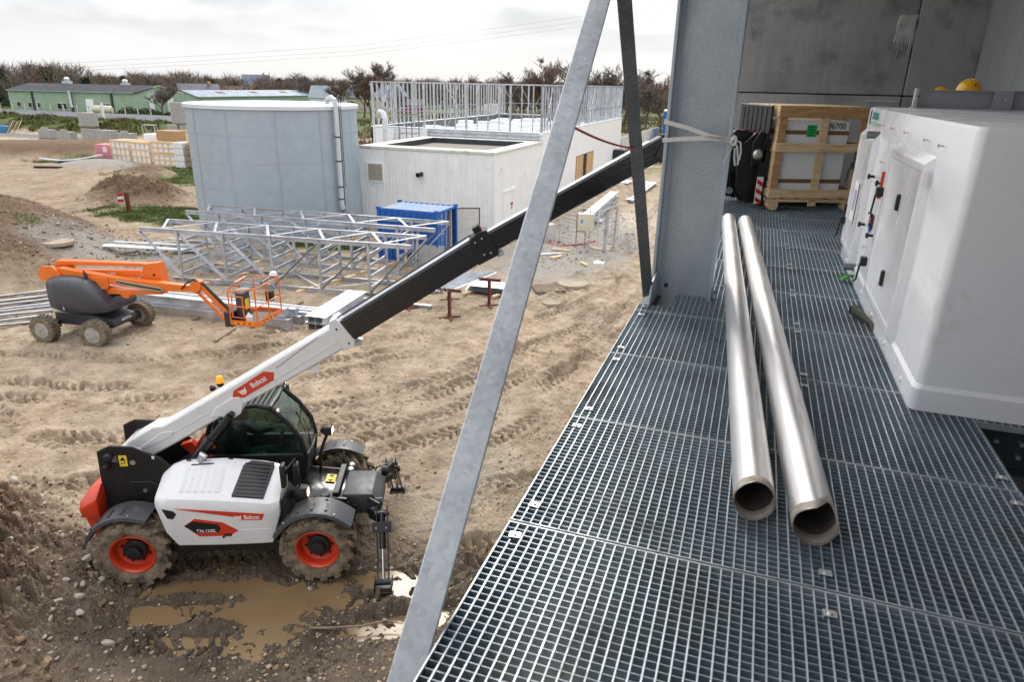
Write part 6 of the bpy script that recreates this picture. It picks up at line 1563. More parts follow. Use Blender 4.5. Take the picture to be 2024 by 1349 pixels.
for k, (p, q, w_) in enumerate((((-8.8, 31.7), (-7.95, 31.75), .12), ((-9.15, 30.3), (-8.15, 31.0), .10), ((-8.35, 29.9), (-8.0, 30.5), .16), ((-6.9, 29.6), (-6.5, 29.2), .1))):
    tag(MB().bar((0, 0, 0), (q[0] - p[0], q[1] - p[1], 0), w_, .08).build('timber_plank', GALV_F if k == 1 else WOOD, None, loc=(*p, zat(*p) + .05)), ['brown timber lying on the gravel by the hose', 'thin galvanised strip on the gravel', 'short pale timber at the end of the strip', 'small timber offcut on the tracks'][k], 'timber', 'pieces lying on the gravel')
for k, (x, y) in enumerate(((-9.2, 41.5), (-9.0, 57.5))):
    tag(MB().box(-.5, .5, -.35, .35, 0, .45).build('dark_crate', BLACK if k else WOOD_O, None, loc=(x, y, zat(x, y)), rz=.2, bevel=.02), ['small dark crate near the shed side', 'dark box far along the path by the white wall'][k], 'crate', 'dark boxes by the path')

# ------------------------------------------------------------------ marker sign, post
sg = thing('marker_sign', 'red and white marker plate on a thin stake by the grass', 'sign', (-34.8, 30.8, zat(-34.8, 30.8)), .84)
MB().cyl((0, 0, -.1), (0, 0, .7), .025, n=6).build('stake', SILVER, sg)
for k in range(3): MB().box(-.16, .16, -.035, -.02, .55 + .16 * k, .71 + .16 * k).build('plate_band', RED if k != 1 else WHITE_T, sg)
tag(MB().ibeam((0, 0, -.1), (0, 0, 1.15), .16, .16, .015, X3).build('rusty_post', RUST, None, loc=(-34.25, 30.75, zat(-34.25, 30.75))), 'short dark red steel post beside the marker sign', 'post')

# ------------------------------------------------------------------ far material store: crates, block pallets
def lat_crate(label, x, y, z, rz, L_, W_, h_, m_=None, nx=4, nz=3, group='slatted crates by the grass', name='slatted_crate'):
    t = thing(name, label, 'crate', (x, y, z), rz, group); m_ = m_ or WOOD
    MB().box(.05, L_ - .05, .05, W_ - .05, .12, h_ - .04).build('wrapped_goods', FILM, t)
    for k in range(nx + 1): MB().box(L_ * k / nx - .05, L_ * k / nx + .05, -.01, .03, 0, h_).build('slat', m_, t)
    for k in range(nz + 1): MB().box(-.05, L_ + .05, -.035, -.01, (h_ - .12) * k / nz, (h_ - .12) * k / nz + .12).build('slat', m_, t)
    for k in range(4): MB().box(L_, L_ + .03, W_ * k / 3 - .05, W_ * k / 3 + .05, 0, h_).build('slat', m_, t)
    for k in range(3): MB().box(L_ + .03, L_ + .055, 0, W_, (h_ - .1) * k / 2, (h_ - .1) * k / 2 + .1).build('slat', m_, t)
    for k in range(5): MB().box(0, L_, W_ * k / 5, W_ * k / 5 + .16, h_, h_ + .03).build('slat', m_, t)
    return t
GZ = lambda x, y: zat(x, y)
lat_crate('slatted crate of white goods, leftmost in the row by the grass', -56.9, 50.3, GZ(-56, 50.5), -.03, 2.2, 1.8, 1.95)
lat_crate('slatted crate of white goods, second in the row by the grass', -54.4, 50.2, GZ(-54, 50.4), -.03, 2.2, 1.8, 1.9)
lat_crate('low slatted crate under another, third in the row', -51.6, 49.9, GZ(-51, 50), -.05, 2.6, 1.8, 1.0, nz=2)
lat_crate('low slatted crate on top of another, third in the row', -51.6, 49.9, GZ(-51, 50) + 1.08, -.05, 2.6, 1.8, 1.0, nz=2)
o_ = thing('stacked_insulation', 'tall white foam pack at the end of the crate row', 'foam pack', (-48.6, 49.3, GZ(-48.6, 49.3)), -.05)
for k in range(4): MB().box(0, 1.1, 0, 1.2, .55 * k, .55 * k + .52).build('foam_block', TARP, o_, bevel=.03)
o_ = thing('brown_brick_pallet', 'brown wrapped brick stacks beside the round tank', 'brick stack', (-47.2, 49.2, GZ(-47.2, 49.2)), -.05)
for k in range(4): MB().box(0 + .03 * (k % 2), 1.4 - .04 * (k % 2), 0, 1.3, .10 + .5 * k, .10 + .5 * k + .44).build('brick_pack', WOOD_O, o_, bevel=.04)
ib = thing('pink_container', 'pink caged liquid container left of the slatted crates', 'container', (-58.9, 50.3, GZ(-58.9, 50.3)), -.03)
MB().box(.04, 1.9, .04, 1.3, .18, 1.45).build('tank_bottle', mat('pink plastic', (.72, .22, .30), .5), ib, bevel=.08, seg=2)
MB().box(1.0, 1.5, -.01, .03, .75, 1.25).build('white_label', WHITE_T, ib)
for k in range(7): MB().box(.32 * k - .015, .32 * k + .015, -.012, .012, .1, 1.5).build('cage_bar', mat('pink cage', (.75, .42, .48), .5) if k == 0 else bpy.data.materials['pink cage'], ib)
for k in range(5): MB().box(0, 1.95, -.02, .0, .2 + .3 * k, .23 + .3 * k).build('cage_bar', bpy.data.materials['pink cage'], ib)
MB().box(0, 1.95, 0, 1.35, 0, .14).build('pallet_base', BLACK, ib)
tag(MB().box(-1.1, 1.1, -.8, .8, 0, .85).build('cardboard_pack', mat('brown cardboard', (.40, .25, .13), .8), None, loc=(-50.2, 51.1, GZ(-50, 51) + 2.15), bevel=.02), 'long brown carton lying on top of the slatted crates', 'carton')
tag(MB().box(-.9, .9, -.6, .6, 0, .7).build('white_pack', TARP, None, loc=(-52.6, 51.6, GZ(-52.6, 51.6) + 1.9), bevel=.08, seg=2), 'white wrapped bundle on top behind the crates', 'bundle')
oc = thing('orange_machine', 'orange compact site machine standing behind the crates', 'site machine', (-53.0, 55.0, GZ(-53, 55) + .6), .2)
MB().loft([[(x_, y_ * w_, z_) for y_, z_ in ((-1, .0), (1, .0), (.8, h_), (-.8, h_))] for x_, w_, h_ in ((-1.1, .5, .5), (-.8, .7, .95), (.2, .75, 1.05), (1.0, .6, .6))]).box(-.3, .5, -.5, .5, 1.0, 1.5).build('body', ORG, oc, bevel=.08, seg=2)
for x_ in (-.9, .9): MB().box(x_ - .35, x_ + .35, -.75, .75, -.55, .05).build('track', BLACK, oc, bevel=.1, seg=2)
MB().tube([(.9, 0, .6), (1.6, 0, .9), (2.2, 0, .2)], .12, 8).build('arm', ORG, oc)
lat_crate('small crate with blue goods on top of the brick stacks', -47.6, 50.0, GZ(-47.6, 50) + 2.1, -.05, 1.5, 1.3, 1.1, None, 2, 1)
for k, (x, y) in enumerate(((-59.5, 57.5), (-57.4, 57.7))):
    t = thing('tube_trestle', ['left grey tube trestle standing behind the crates', 'right grey tube trestle standing behind the crates'][k], 'trestle', (x, y, GZ(x, y)), .1, 'tube trestles behind the crates')
    MB().tube([(-.75, 0, 0), (-.7, 0, 1.9), (.7, 0, 1.9), (.75, 0, 0)], .045, 6).tube([(-.75, .9, 0), (-.7, .3, 1.9), (.7, .3, 1.9), (.75, .9, 0)], .045, 6).build('frame', GALV, t)
BLK = mat('grey concrete block', (.36, .355, .345), .9, 0, .2, 5, bump=.2)
bmesh_ = MB().box(0, .49, 0, .24, 0, .24).mesh('concrete_block', BLK, bevel=.012, smooth=0)
def block_pallet(label, x, y, z, rz, rows, top_missing=0, nx=4, ny=2):
    t = thing('block_pallet', label, 'block pallet', (x, y, z), rz, 'pallets of grey concrete blocks')
    MB().box(0, .5 * nx, 0, .25 * ny * 2, 0, .12).build('pallet', WOOD_O, t)
    q = random.Random(int(abs(x) * 10))
    for r__ in range(rows):
        for i_ in range(nx):
            if r__ == rows - 1 and (i_ < top_missing or i_ >= nx - top_missing): continue
            for j_ in (0,):
                put('concrete_block', bmesh_, t, (.5 * i_ + q.uniform(-.01, .01), q.uniform(-.012, .012), .13 + .25 * r__))
    MB().box(.01, .5 * nx - .02, .25, .25 * ny * 2, .12, .12 + .25 * (rows - (1 if top_missing else 0)) - .01).build('block_core', BLK, t)
bz = lambda x, y: zat(x, y)
for a in (('block pallet, leftmost by the road', -84.5, 64.6, 0, 5, 1), ('block pallet, second by the road', -79.8, 63.4, 0, 5, 1), ('lower block pallet under the tall stack by the road', -76.3, 63.7, 0, 6, 0), ('block pallet just right of the tall stack', -72.6, 62.7, 0, 6, 0),
          ('block pallet with hollow ends facing the yard', -69.9, 62.9, 0, 6, 1), ('nearly empty low block pallet at the end of the row', -66.6, 62.6, 0, 2, 0)):
    block_pallet(a[0], a[1], a[2], bz(a[1] + 1, a[2]), a[3], a[4], a[5])
block_pallet('upper block pallet topping the tall stack by the road', -76.5, 63.8, bz(-76, 63.7) + 1.75, 0, 6, 0)
for k, (x, y, z) in enumerate(((-64.6, 65.1, 0), (-62.9, 65.2, 0), (-63.9, 65.2, 2.45))):
    block_pallet(['lower left block pallet beside the round tank', 'lower right block pallet beside the round tank', 'top block pallet beside the round tank'][k], x, y, bz(x, y) + z, 0, 9, 0, 3, 2)
tag(MB().tube([(-61.5, 46.6, GZ(-61.5, 46.6) + .35), (-60, 47.6, GZ(-60, 47.6) + .15), (-58.5, 48.2, GZ(-58.5, 48.2) + .25), (-57, 49.3, GZ(-57, 49.3) + .5)], .09, 6).build('white_pipe', TARP), 'white flexible pipe lying in front of the pink container', 'pipe')
tag(MB().bar((0, 0, 0), (2.9, 1.1, 0), .3, .28).build('dark_beam', STEEL_DK, None, loc=(-59.6, 47.0, GZ(-59, 47.2) + .1)), 'dark steel beam lying at the foot of the cut slope', 'steel beam')
tag(MB().bar((0, 0, 0), (2.2, .8, 0), .25, .2).build('dark_plank', BLACK, None, loc=(-58.2, 43.5, GZ(-58, 43.7) + .08)), 'black plank lying on bare earth left of the grass', 'plank')
dr = thing('debris_heap', 'broken pallets and scrap leaning on the green bank', 'debris', (-96, 69.5, GZ(-96, 69.5)), .1)
for k in range(6): MB().bar((k * .35 - .6, -.3, 0), (k * .35 - .1, .6, 1.5 + .1 * (k % 3)), .16, .05).build('plank', WOOD if k % 2 else WOOD_O, dr)
MB().box(-1.6, -.4, -.4, .5, 0, .9).build('blue_sheet', mat('blue sheeting', (.05, .2, .4), .5), dr, bevel=.1)

# ------------------------------------------------------------------ stones on the near heap and in the mud
STONE = mat('pale stone', (.42, .37, .31), .85, 0, .25, 6, bump=.3); STONE2 = mat('brown stone', (.27, .19, .125), .9, 0, .3, 7, bump=.3)
def stone_mesh(seed, m_):
    q = random.Random(seed); bm = bmesh.new(); bmesh.ops.create_icosphere(bm, subdivisions=2, radius=.5)
    pl = [(Vector((q.gauss(0, 1), q.gauss(0, 1), q.gauss(0, 1))).normalized(), q.uniform(.26, .42)) for _ in range(9)]
    for v in bm.verts:
        for n_, d_ in pl:
            e = v.co.dot(n_) - d_
            if e > 0: v.co -= n_ * e
        v.co.x *= 1.25; v.co.z *= .8
    me_ = bpy.data.meshes.new('stone'); bm.to_mesh(me_); bm.free(); me_.materials.append(m_); me_.shade_smooth(); me_.set_sharp_from_angle(angle=R(28)); return me_
SM = [stone_mesh(k, STONE if k % 2 else STONE2) for k in range(8)]
q = random.Random(21); placed = 0
NAMED = [(-8.55, 5.62, .17, 1, 'pale angular stone at the foot of the near earth heap, upper of two'), (-8.35, 5.45, .17, 3, 'pale angular stone at the foot of the near earth heap, lower of two'), (-7.75, 5.35, .17, 1, 'lone pale stone in the mud right of the two angular stones'),
         (-9.55, 7.05, .26, 3, 'large pale stone just behind the rear telehandler wheel'), (-10.0, 6.6, .2, 1, 'pale stone on the heap below the rear telehandler wheel'), (-10.5, 5.5, .32, 2, 'big brown stone half way up the near earth heap'), (-9.15, 6.3, .2, 5, 'pale stone in front of the rear telehandler wheel')]
for x, y, s_, k, lb in NAMED:
    o = put('stone', SM[k], None, (x, y, zat(x, y) + s_ * .15), (q.uniform(-.3, .3), q.uniform(-.3, .3), q.uniform(0, 6))); o.scale = (s_, s_ * q.uniform(.8, 1), s_ * q.uniform(.7, .95)); tag(o, lb, 'stone')
XS, YS, SS = [], [], []
while len(XS) < 120:
    x, y = q.uniform(-14.0, -7.0), q.uniform(3.4, 8.6)
    d = math.hypot(x + 11.8, y - 3.3)
    if d > 5.0 or (d > 4.4 and q.random() < .7): continue
    XS.append(x); YS.append(y); SS.append(min(.30, .085 + q.expovariate(1 / .05)))
ZS = terrain(np.array(XS), np.array(YS))[0]
for x, y, z, s_ in zip(XS, YS, ZS, SS):
    k = q.randrange(8); d = math.hypot(x + 11.8, y - 3.3); az_ = math.degrees(math.atan2(y - 3.3, x + 11.8))
    o = put('stone', SM[k], None, (x, y, z + s_ * .12), (q.uniform(-.5, .5), q.uniform(-.5, .5), q.uniform(0, 6))); o.scale = (s_, s_ * q.uniform(.7, 1), s_ * q.uniform(.6, .95))
    lb = ('big ' if s_ > .2 else 'middling ' if s_ > .13 else 'small ') + ('pale ' if k % 2 else 'brown ') + 'stone ' + ('at the foot' if d > 4.2 else 'low on the slope' if d > 3.3 else 'half way up' if d > 2.2 else 'near the crest') + ' of the near earth heap, ' + ('towards the camera' if az_ < -5 else 'towards the puddles' if az_ < 40 else 'towards the telehandler' if az_ < 85 else 'on its far side')
    tag(o, lb, 'stone', 'stones scattered over the near earth heap')
# gravel and clods too small to pick apart
def scatter(name, n, region, size, mats, seed):
    g = np.random.default_rng(seed); base = np.array([v.co[:] for v in SM[0].vertices]); 
    bm = bmesh.new(); bmesh.ops.create_icosphere(bm, subdivisions=1, radius=.5); bv = np.array([v.co[:] for v in bm.verts]); bf = np.array([[v.index for v in f.verts] for f in bm.faces]); bm.free()
    xy = region(g, n); n = len(xy); z = terrain(xy[:, 0], xy[:, 1])[0]; s = size(g, n)
    jitter = 1 + .35 * g.standard_normal((n, len(bv), 1)).clip(-1, 1)
    a = g.uniform(0, 6.28, n); ca, sa = np.cos(a)[:, None], np.sin(a)[:, None]
    P = bv[None] * jitter * s[:, None, None] * np.array([1.2, .9, .75])
    Q = np.stack([P[..., 0] * ca - P[..., 1] * sa + xy[:, 0:1], P[..., 0] * sa + P[..., 1] * ca + xy[:, 1:2], P[..., 2] + (z + s * .1)[:, None]], -1).reshape(-1, 3)
    Fc = (bf[None] + (np.arange(n) * len(bv))[:, None, None]).reshape(-1, 3)
    me_ = bpy.data.meshes.new(name); me_.vertices.add(len(Q)); me_.vertices.foreach_set('co', Q.astype(np.float32).ravel())
    me_.loops.add(Fc.size); me_.loops.foreach_set('vertex_index', Fc.astype(np.int32).ravel())
    me_.polygons.add(len(Fc)); me_.polygons.foreach_set('loop_start', np.arange(0, Fc.size, 3, dtype=np.int32))
    for m_ in mats: me_.materials.append(m_)
    me_.polygons.foreach_set('material_index', np.repeat(g.integers(0, len(mats), n), len(bf)).astype(np.int32))
    me_.update(calc_edges=True)
    return tag(put(name, me_), kind='stuff')
CLOD = mat('earth clod', (.19, .125, .075), .95, 0, .3, 8); CLOD2 = mat('pale clay clod', (.44, .33, .215), .95, 0, .25, 8)
def reg_heap(g, n):
    r_ = 4.7 * np.sqrt(g.uniform(0, 1, n)); a = g.uniform(0, 6.28, n); return np.stack([-11.6 + r_ * np.cos(a), 3.6 + r_ * np.sin(a)], 1)
scatter('heap_rubble', 5200, reg_heap, lambda g, n: .018 + g.exponential(.022, n).clip(0, .11), [CLOD, CLOD, STONE2, STONE, CLOD], 4)
def reg_mud(g, n):
    r_ = 5.0 * np.exp(g.uniform(0, 1, n) * 2.0); a = np.radians(90 - g.uniform(-60, 4, n)); p = np.stack([r_ * np.cos(a), r_ * np.sin(a)], 1)
    w_ = perlin(p[:, 0] * .5, p[:, 1] * .5, 151); return p[(p[:, 1] > 4) & (p[:, 0] < -.6) & (w_ > -.25)]
scatter('mud_clods', 15000, reg_mud, lambda g, n: .014 + g.exponential(.016, n).clip(0, .07), [CLOD2, CLOD2, CLOD, CLOD2, STONE], 5)
def reg_soil(g, n):
    c_ = [(-34.5, 22.5, 10, 5), (-37.6, 34.6, 4, 3.2), (-25.5, 22.5, 5, 4), (-46, 43.6, 2.6, 2.2), (-8.2, 37, 3, 9)]
    out = []
    for cx, cy, rx, ry in c_:
        m_ = int(n * rx * ry / 110); r_ = np.sqrt(g.uniform(0, 1, m_)); a = g.uniform(0, 6.28, m_); out.append(np.stack([cx + rx * r_ * np.cos(a), cy + ry * r_ * np.sin(a)], 1))
    return np.concatenate(out)
scatter('soil_stones', 3600, reg_soil, lambda g, n: .03 + g.exponential(.035, n).clip(0, .18), [CLOD, STONE2, STONE, CLOD], 6)
tw = tag(MB().tube([(-5.3, 6.62, .03), (-5.0, 6.7, .06), (-4.6, 6.9, .05), (-4.3, 7.1, .08), (-4.05, 7.15, .05)], [.02, .018, .016, .012, .006], 6).build('fallen_branch', WOOD_O), 'thin bare branch lying across the puddles by the stabiliser', 'branch')
# ------------------------------------------------------------------ round tank
TANKM = galv('galvanised tank plate', (.40, .47, .535), .5, .35, 9, .03, .06)
tb = TANKM.node_tree
TX, TY_, TR, TH_ = -23.72, 31.05, 4.15, 6.40
tk = thing('round_tank', 'huge round galvanised steel tank with riveted plates and a flat lid', 'tank', (TX, TY_, 0))
zr = [0.0, 1.32, 2.58, 3.84, 5.1, 6.30]; nseg = 12
riv = MB()
for r_ in range(5):
    for k in range(nseg):
        a0, a1 = 2 * math.pi * k / nseg + .12, 2 * math.pi * (k + 1) / nseg + .12
        rr = TR + (.006 if k % 2 else .0) + .003 * (r_ % 2); m = MB()
        P = [[(q * math.cos(a), q * math.sin(a), z) for a in np.linspace(a0 - .006, a1 + .006, 9)] for q, z in ((rr, zr[r_] - (.05 if r_ else 0)), (rr, zr[r_ + 1]))]
        m.loft(P, caps=False, ring_closed=False)
        m.build('wall_plate', TANKM, tk, smooth=60)
        mid = (a0 + a1) / 2
        for q in range(14):
            z = zr[r_] + .05 + q * (zr[r_ + 1] - zr[r_]) / 14
            for da in (-.012, .012):
                p = Vector(((rr + .004) * math.cos(a0 + da), (rr + .004) * math.sin(a0 + da), z)); n_ = Vector((math.cos(a0), math.sin(a0), 0)); riv.cyl(p, p + n_ * .016, .016, .008, 5)
        if r_:
            for q in range(15):
                a = a0 + (a1 - a0) * (q + .5) / 15; n_ = Vector((math.cos(a), math.sin(a), 0)); p = n_ * (rr + .004) + Vector((0, 0, zr[r_] - .02)); riv.cyl(p, p + n_ * .016, .018, .009, 5)
riv.build('rivets', galv('dull rivets', (.34, .37, .40), .5, .5), tk, smooth=0)['kind'] = 'stuff'
LIDM = mat('pale tank lid', (.66, .69, .72), .45, .1, .05, .6)
MB().lathe([(TR + .02, 6.22), (TR + .10, 6.24), (TR + .10, 6.40), (TR + .04, 6.43), (TR * .5, 6.50), (.001, 6.54)], (0, 0, 0), (0, 0, 1), 72, caps=False).build('lid', LIDM, tk, smooth=40)
PIPEG = mat('grey plastic drainpipe', (.60, .62, .64), .4, 0, .05, 2, dirt=(.3, .28, .22), damt=.1, dscale=3)
def on_tank(az, out, z): a = R(az); return Vector(((TR + out) * math.cos(a), (TR + out) * math.sin(a), z))
AZ = -12
dpz = [on_tank(AZ, -.35, 6.50), on_tank(AZ, -.30, 6.72), on_tank(AZ, -.05, 6.82), on_tank(AZ, .18, 6.70), on_tank(AZ, .22, 6.40), on_tank(AZ, .22, 1.75), on_tank(AZ + 1, .24, 1.45)]
dp_ = MB().tube(dpz, .115, 12).build('drainpipe', PIPEG, tk)
MB().tube([on_tank(AZ + 1, .24, 1.5), on_tank(AZ + 1, .26, 1.30), on_tank(AZ + 2, .5, 1.20), on_tank(AZ + 2, 1.5, 1.22)], .12, 12).build('pipe_elbow', GALV_D, tk)
for z in (5.0, 3.85, 2.6, 2.0):
    MB().cyl(on_tank(AZ, .05, z), on_tank(AZ, .24, z), .02).lathe([(.135, -.03), (.135, .03)], on_tank(AZ, .22, z), (0, 0, 1), 12).build('pipe_bracket', GREYP, dp_)
MB().cyl(on_tank(AZ + 4.5, .12, 1.3), on_tank(AZ + 4.5, .12, 6.7), .025, n=6).cyl(on_tank(AZ + 6.5, .10, 2.5), on_tank(AZ + 6.5, .10, 6.7), .02, n=6).build('conduit', GALV_D, tk)['kind'] = 'stuff'

# ------------------------------------------------------------------ white corrugated plant shed
WCLAD = mat('white ribbed cladding, weathered', (.88, .88, .865), .55, 0, .05, 1.5, streak=.26, dirt=(.6, .58, .5), damt=.05, dscale=1.0)
WCLEAN = mat('clean white cladding', (.88, .885, .90), .45, 0, .02, 1)
WCAP = mat('mossy white coping', (.66, .65, .60), .7, 0, .12, 3, dirt=(.35, .34, .20), damt=.22, dscale=2.4)
def ribbed(p, q, z0, z1, pitch=.14, d=.02, out=1):
    """trapezoid-ribbed sheet from p to q (plan points); ribs stand out to the right of p->q"""
    p, q = Vector((*p, 0)), Vector((*q, 0)); v = q - p; L_ = v.length; u = v / L_; n_ = Vector((u.y, -u.x, 0)) * out; pts = []
    k = max(1, int(L_ / pitch)); w = L_ / k
    for i_ in range(k):
        for f, h in ((0, 0), (.45, 0), (.55, d), (.9, d)): pts.append(p + u * (w * (i_ + f)) + n_ * h)
    pts.append(q)
    return MB().loft([[a + Vector((0, 0, z)) for a in pts] for z in (z0, z1)], caps=False, ring_closed=False)
SX0, SX1, SY0, SY1, SZ = -20.4, -12.6, 33.72, 42.05, 4.30
shd = thing('plant_shed', 'weathered white ribbed plant shed with a flat gravel roof, beside the round tank', 'shed', (0, 0, 0))
ribbed((SX0, SY0), (SX1, SY0), 0, SZ - .12).build('wall', WCLAD, shd, smooth=0)
ribbed((SX1, SY0), (SX1, SY1), 0, SZ - .12).build('wall', WCLAD, shd, smooth=0)
ribbed((SX0, SY1), (SX0, SY0), 0, SZ - .12).build('wall', WCLAD, shd, smooth=0)
for x_ in (SX0, SX1): MB().box(x_ - .05, x_ + .05, SY0 - .045, SY0 + .05, 0, SZ - .1).build('corner_trim', WCLEAN, shd)
for a in ((SX0 - .06, SX1 + .06, SY0 - .06, SY0 + .95), (SX0 - .06, SX1 + .06, SY1 - .9, SY1)):
    MB().box(a[0], a[1], a[2], a[3], SZ - .13, SZ + .015).build('coping', WCAP, shd, bevel=.02)
for a in ((SX0 - .06, SX0 + .85), (SX1 - .75, SX1 + .06)): MB().box(a[0], a[1], SY0 + .95, SY1 - .9, SZ - .13, SZ + .015).build('coping', WCAP, shd, bevel=.02)
for a in ((SX0 + .85, SX1 - .75, SY0 + .95, SY0 + 1.0), (SX0 + .85, SX1 - .75, SY1 - .95, SY1 - .9), (SX0 + .85, SX0 + .9, SY0 + .95, SY1 - .9), (SX1 - .8, SX1 - .75, SY0 + .95, SY1 - .9)):
    MB().box(*a, SZ - .30, SZ - .0).build('upstand', STEEL_DK, shd)
MB().box(SX0 + .85, SX1 - .75, SY0 + .95, SY1 - .9, SZ - .45, SZ - .30).build('gravel_roof', mat('roof gravel', (.27, .245, .205), .95, 0, .2, 9, bump=.4, bscale=40), shd)
lv = thing('louvre', None, None, (-19.49, SY0 - .03, 2.94)); lv.parent = shd
for a in ((-.5, .5, .44, .50), (-.5, .5, -.50, -.44), (-.5, -.44, -.44, .44), (.44, .5, -.44, .44)): MB().box(a[0], a[1], -.06, .02, a[2], a[3]).build('frame', WCLEAN, lv)
for k in range(11): MB().add([(-.44, .01, -.40 + .08 * k), (.44, .01, -.40 + .08 * k), (.44, -.05, -.45 + .08 * k), (-.44, -.05, -.45 + .08 * k), (-.44, .01, -.392 + .08 * k), (.44, .01, -.392 + .08 * k), (.44, -.05, -.442 + .08 * k), (-.44, -.05, -.442 + .08 * k)], [(0, 1, 2, 3), (7, 6, 5, 4), (0, 4, 5, 1), (3, 2, 6, 7)]).build('slat', mat('cream slat', (.55, .50, .40), .6) if k == 0 else bpy.data.materials['cream slat'], lv, smooth=0)
MB().box(-.44, .44, .012, .02, -.44, .44).build('back', mat('dark louvre back', (.10, .06, .035), .8), lv)
vp = MB().lathe([(.11, .1), (.11, -.30), (.13, -.34), (.11, -.34), (.09, -.3), (.09, 0)], (-16.72, SY0, 3.0), (.35, 1, .12), 16, caps=False).build('vent_pipe', GREYP, shd)
MB().cyl((-16.72, SY0 - .22, 2.97), (-16.72, SY0 - .2, 2.97), .085, n=12).build('pipe_mouth', BLACK, vp)
MB().box(-17.0, -16.5, SY0 - .028, SY0 - .024, 1.6, 2.9).build('drip_mark', mat('rust drip marks', (.40, .38, .34), .7, 0, .3, 8), shd).hide_render = False
bpy.data.objects.remove(bpy.data.objects['drip_mark'])
dr_ = MB().box(SX1 + .005, SX1 + .04, 35.1, 36.95, .05, 2.1).build('door', WCLAD, shd)
MB().box(SX1 + .01, SX1 + .10, 35.0, 37.05, 2.1, 2.2).box(SX1 + .01, SX1 + .06, 35.0, 35.1, .05, 2.1).box(SX1 + .01, SX1 + .06, 36.95, 37.05, .05, 2.1).build('frame', WCLEAN, dr_)['kind'] = 'stuff'
MB().box(SX1 + .04, SX1 + .046, 36.2, 36.6, 1.28, 1.42).build('red_label', RED, dr_); MB().box(SX1 + .04, SX1 + .046, 36.3, 36.5, 1.05, 1.24).build('blue_label', bpy.data.materials['blue label'], dr_)
an = thing('shed_annex', 'low weathered white annex squeezed between the round tank and the plant shed', 'annex', (0, 0, 0))
ribbed((-21.5, 33.2), (-20.45, 33.2), 0, 1.95, .12).build('wall', WCLAD, an, smooth=0)
MB().box(-21.6, -20.44, 33.12, 34.6, 1.95, 2.14).build('coping', WCAP, an, bevel=.02)
MB().box(-21.4, -20.5, 33.3, 34.5, 1.8, 2.0).box(-21.5, -20.5, 33.25, 34.6, 0, 1.9).build('core', BLACK, an)['kind'] = 'stuff'
for x_ in (-21.0, -20.75): MB().cyl((x_, 33.05, 0), (x_, 33.05, 1.2), .05, n=8).build('riser_pipe', GALV_D, an)

# ------------------------------------------------------------------ long new building with an open stud frame on top
NX0, NX1, NY0, NY1, NZ, NT = -24.5, -12.6, 42.10, 68.0, 4.76, 7.54
nb_ = thing('new_building', 'long new white building with an open frame of galvanised studs on its roof', 'building', (0, 0, 0))
MB().box(NX1 - .2, NX1, NY0, 50.8, 0, NZ).build('wall', WCLEAN, nb_); MB().box(NX1 - .2, NX1, 50.8, 56.7, 2.66, NZ).build('wall', WCLEAN, nb_); MB().box(NX1 - .2, NX1, 56.7, NY1, -.5, NZ).build('wall', WCLEAN, nb_)
for k in range(1, 9): MB().box(NX1 - .002, NX1 + .004, NY0 + 2.9 * k, NY0 + 2.9 * k + .02, 2.7, NZ - .1).build('panel_joint', mat('joint grey', (.6, .61, .62), .6) if k == 1 else bpy.data.materials['joint grey'], nb_)
ribbed((NX0, NY0), (-20.4, NY0), 0, NZ - .03, .22, .03).build('wall', WCLEAN, nb_, smooth=0)
MB().box(-20.4, NX1 - .2, NY0, NY0 + .16, 3.8, NZ).build('wall', GALV_F, nb_)
for z_ in (4.36, 4.58): MB().box(-20.4, NX1 - .02, NY0 - .07, NY0, z_, z_ + .10).build('flashing', GALV, nb_, bevel=.01)
for k in range(15): MB().box(-20.3 + .53 * k, -20.28 + .53 * k, NY0 - .02, NY0 + .001, 4.30, 4.6).build('flashing_joint', GALV_D, nb_)
for a in ((NX0, NX0 + .35, NY0, NY1), (NX1 - .35, NX1 + .05, NY0, NY1), (NX0 + .35, NX1 - .35, NY0 - .04, NY0 + .3), (NX0 + .35, NX1 - .35, NY1 - .3, NY1)): MB().box(*a, NZ, NZ + .05).build('parapet_cap', WCLEAN, nb_)
MB().box(NX0, NX0 + .25, NY0, NY1, 0, NZ).box(NX0 + .25, NX1 - .2, NY1 - .2, NY1, 0, NZ).build('rear_wall', WCLEAN, nb_)['kind'] = 'stuff'
for a in ((NX0 + .36, NX0 + .38, NY0 + .3, NY1 - .3), (NX0 + .4, NX1 - .4, NY1 - .32, NY1 - .31)): MB().box(*a, 3.7, NZ + .03).build('inner_parapet', GALV_D, nb_)
MB().box(NX0 + .25, NX1 - .2, NY0 + .16, NY1 - .2, 3.55, 3.75).build('roof_slab', mat('pale roof sheet', (.50, .51, .52), .6), nb_)
STUDM = MB().chan((0, 0, 0), (0, 0, NT - NZ - .1), .05, .10, .004, X3).mesh('stud', GALV_F, smooth=0)
STUDW = MB().chan((0, 0, 0), (0, 0, NT - NZ - .1), .09, .16, .006, X3).mesh('stud', GALV_F, smooth=0)
def studs(p, q, n_, rz, wide):
    for k in range(n_):
        f = k / (n_ - 1); put('stud', STUDW if k % wide == 0 else STUDM, nb_, (p[0] + (q[0] - p[0]) * f, p[1] + (q[1] - p[1]) * f, NZ + .05), rz)
studs((NX0 + .12, NY0 + .1), (NX0 + .12, NY1 - .1), 42, 0, 5); studs((NX1 - .12, NY0 + .1), (NX1 - .12, NY1 - .1), 42, math.pi, 5)
studs((NX0 + .9, NY0 + .1), (NX1 - .7, NY0 + .1), 15, math.pi / 2, 4); studs((NX0 + 2.6, NY1 - .1), (NX1 - 1.4, NY1 - .1), 7, math.pi / 2, 3)
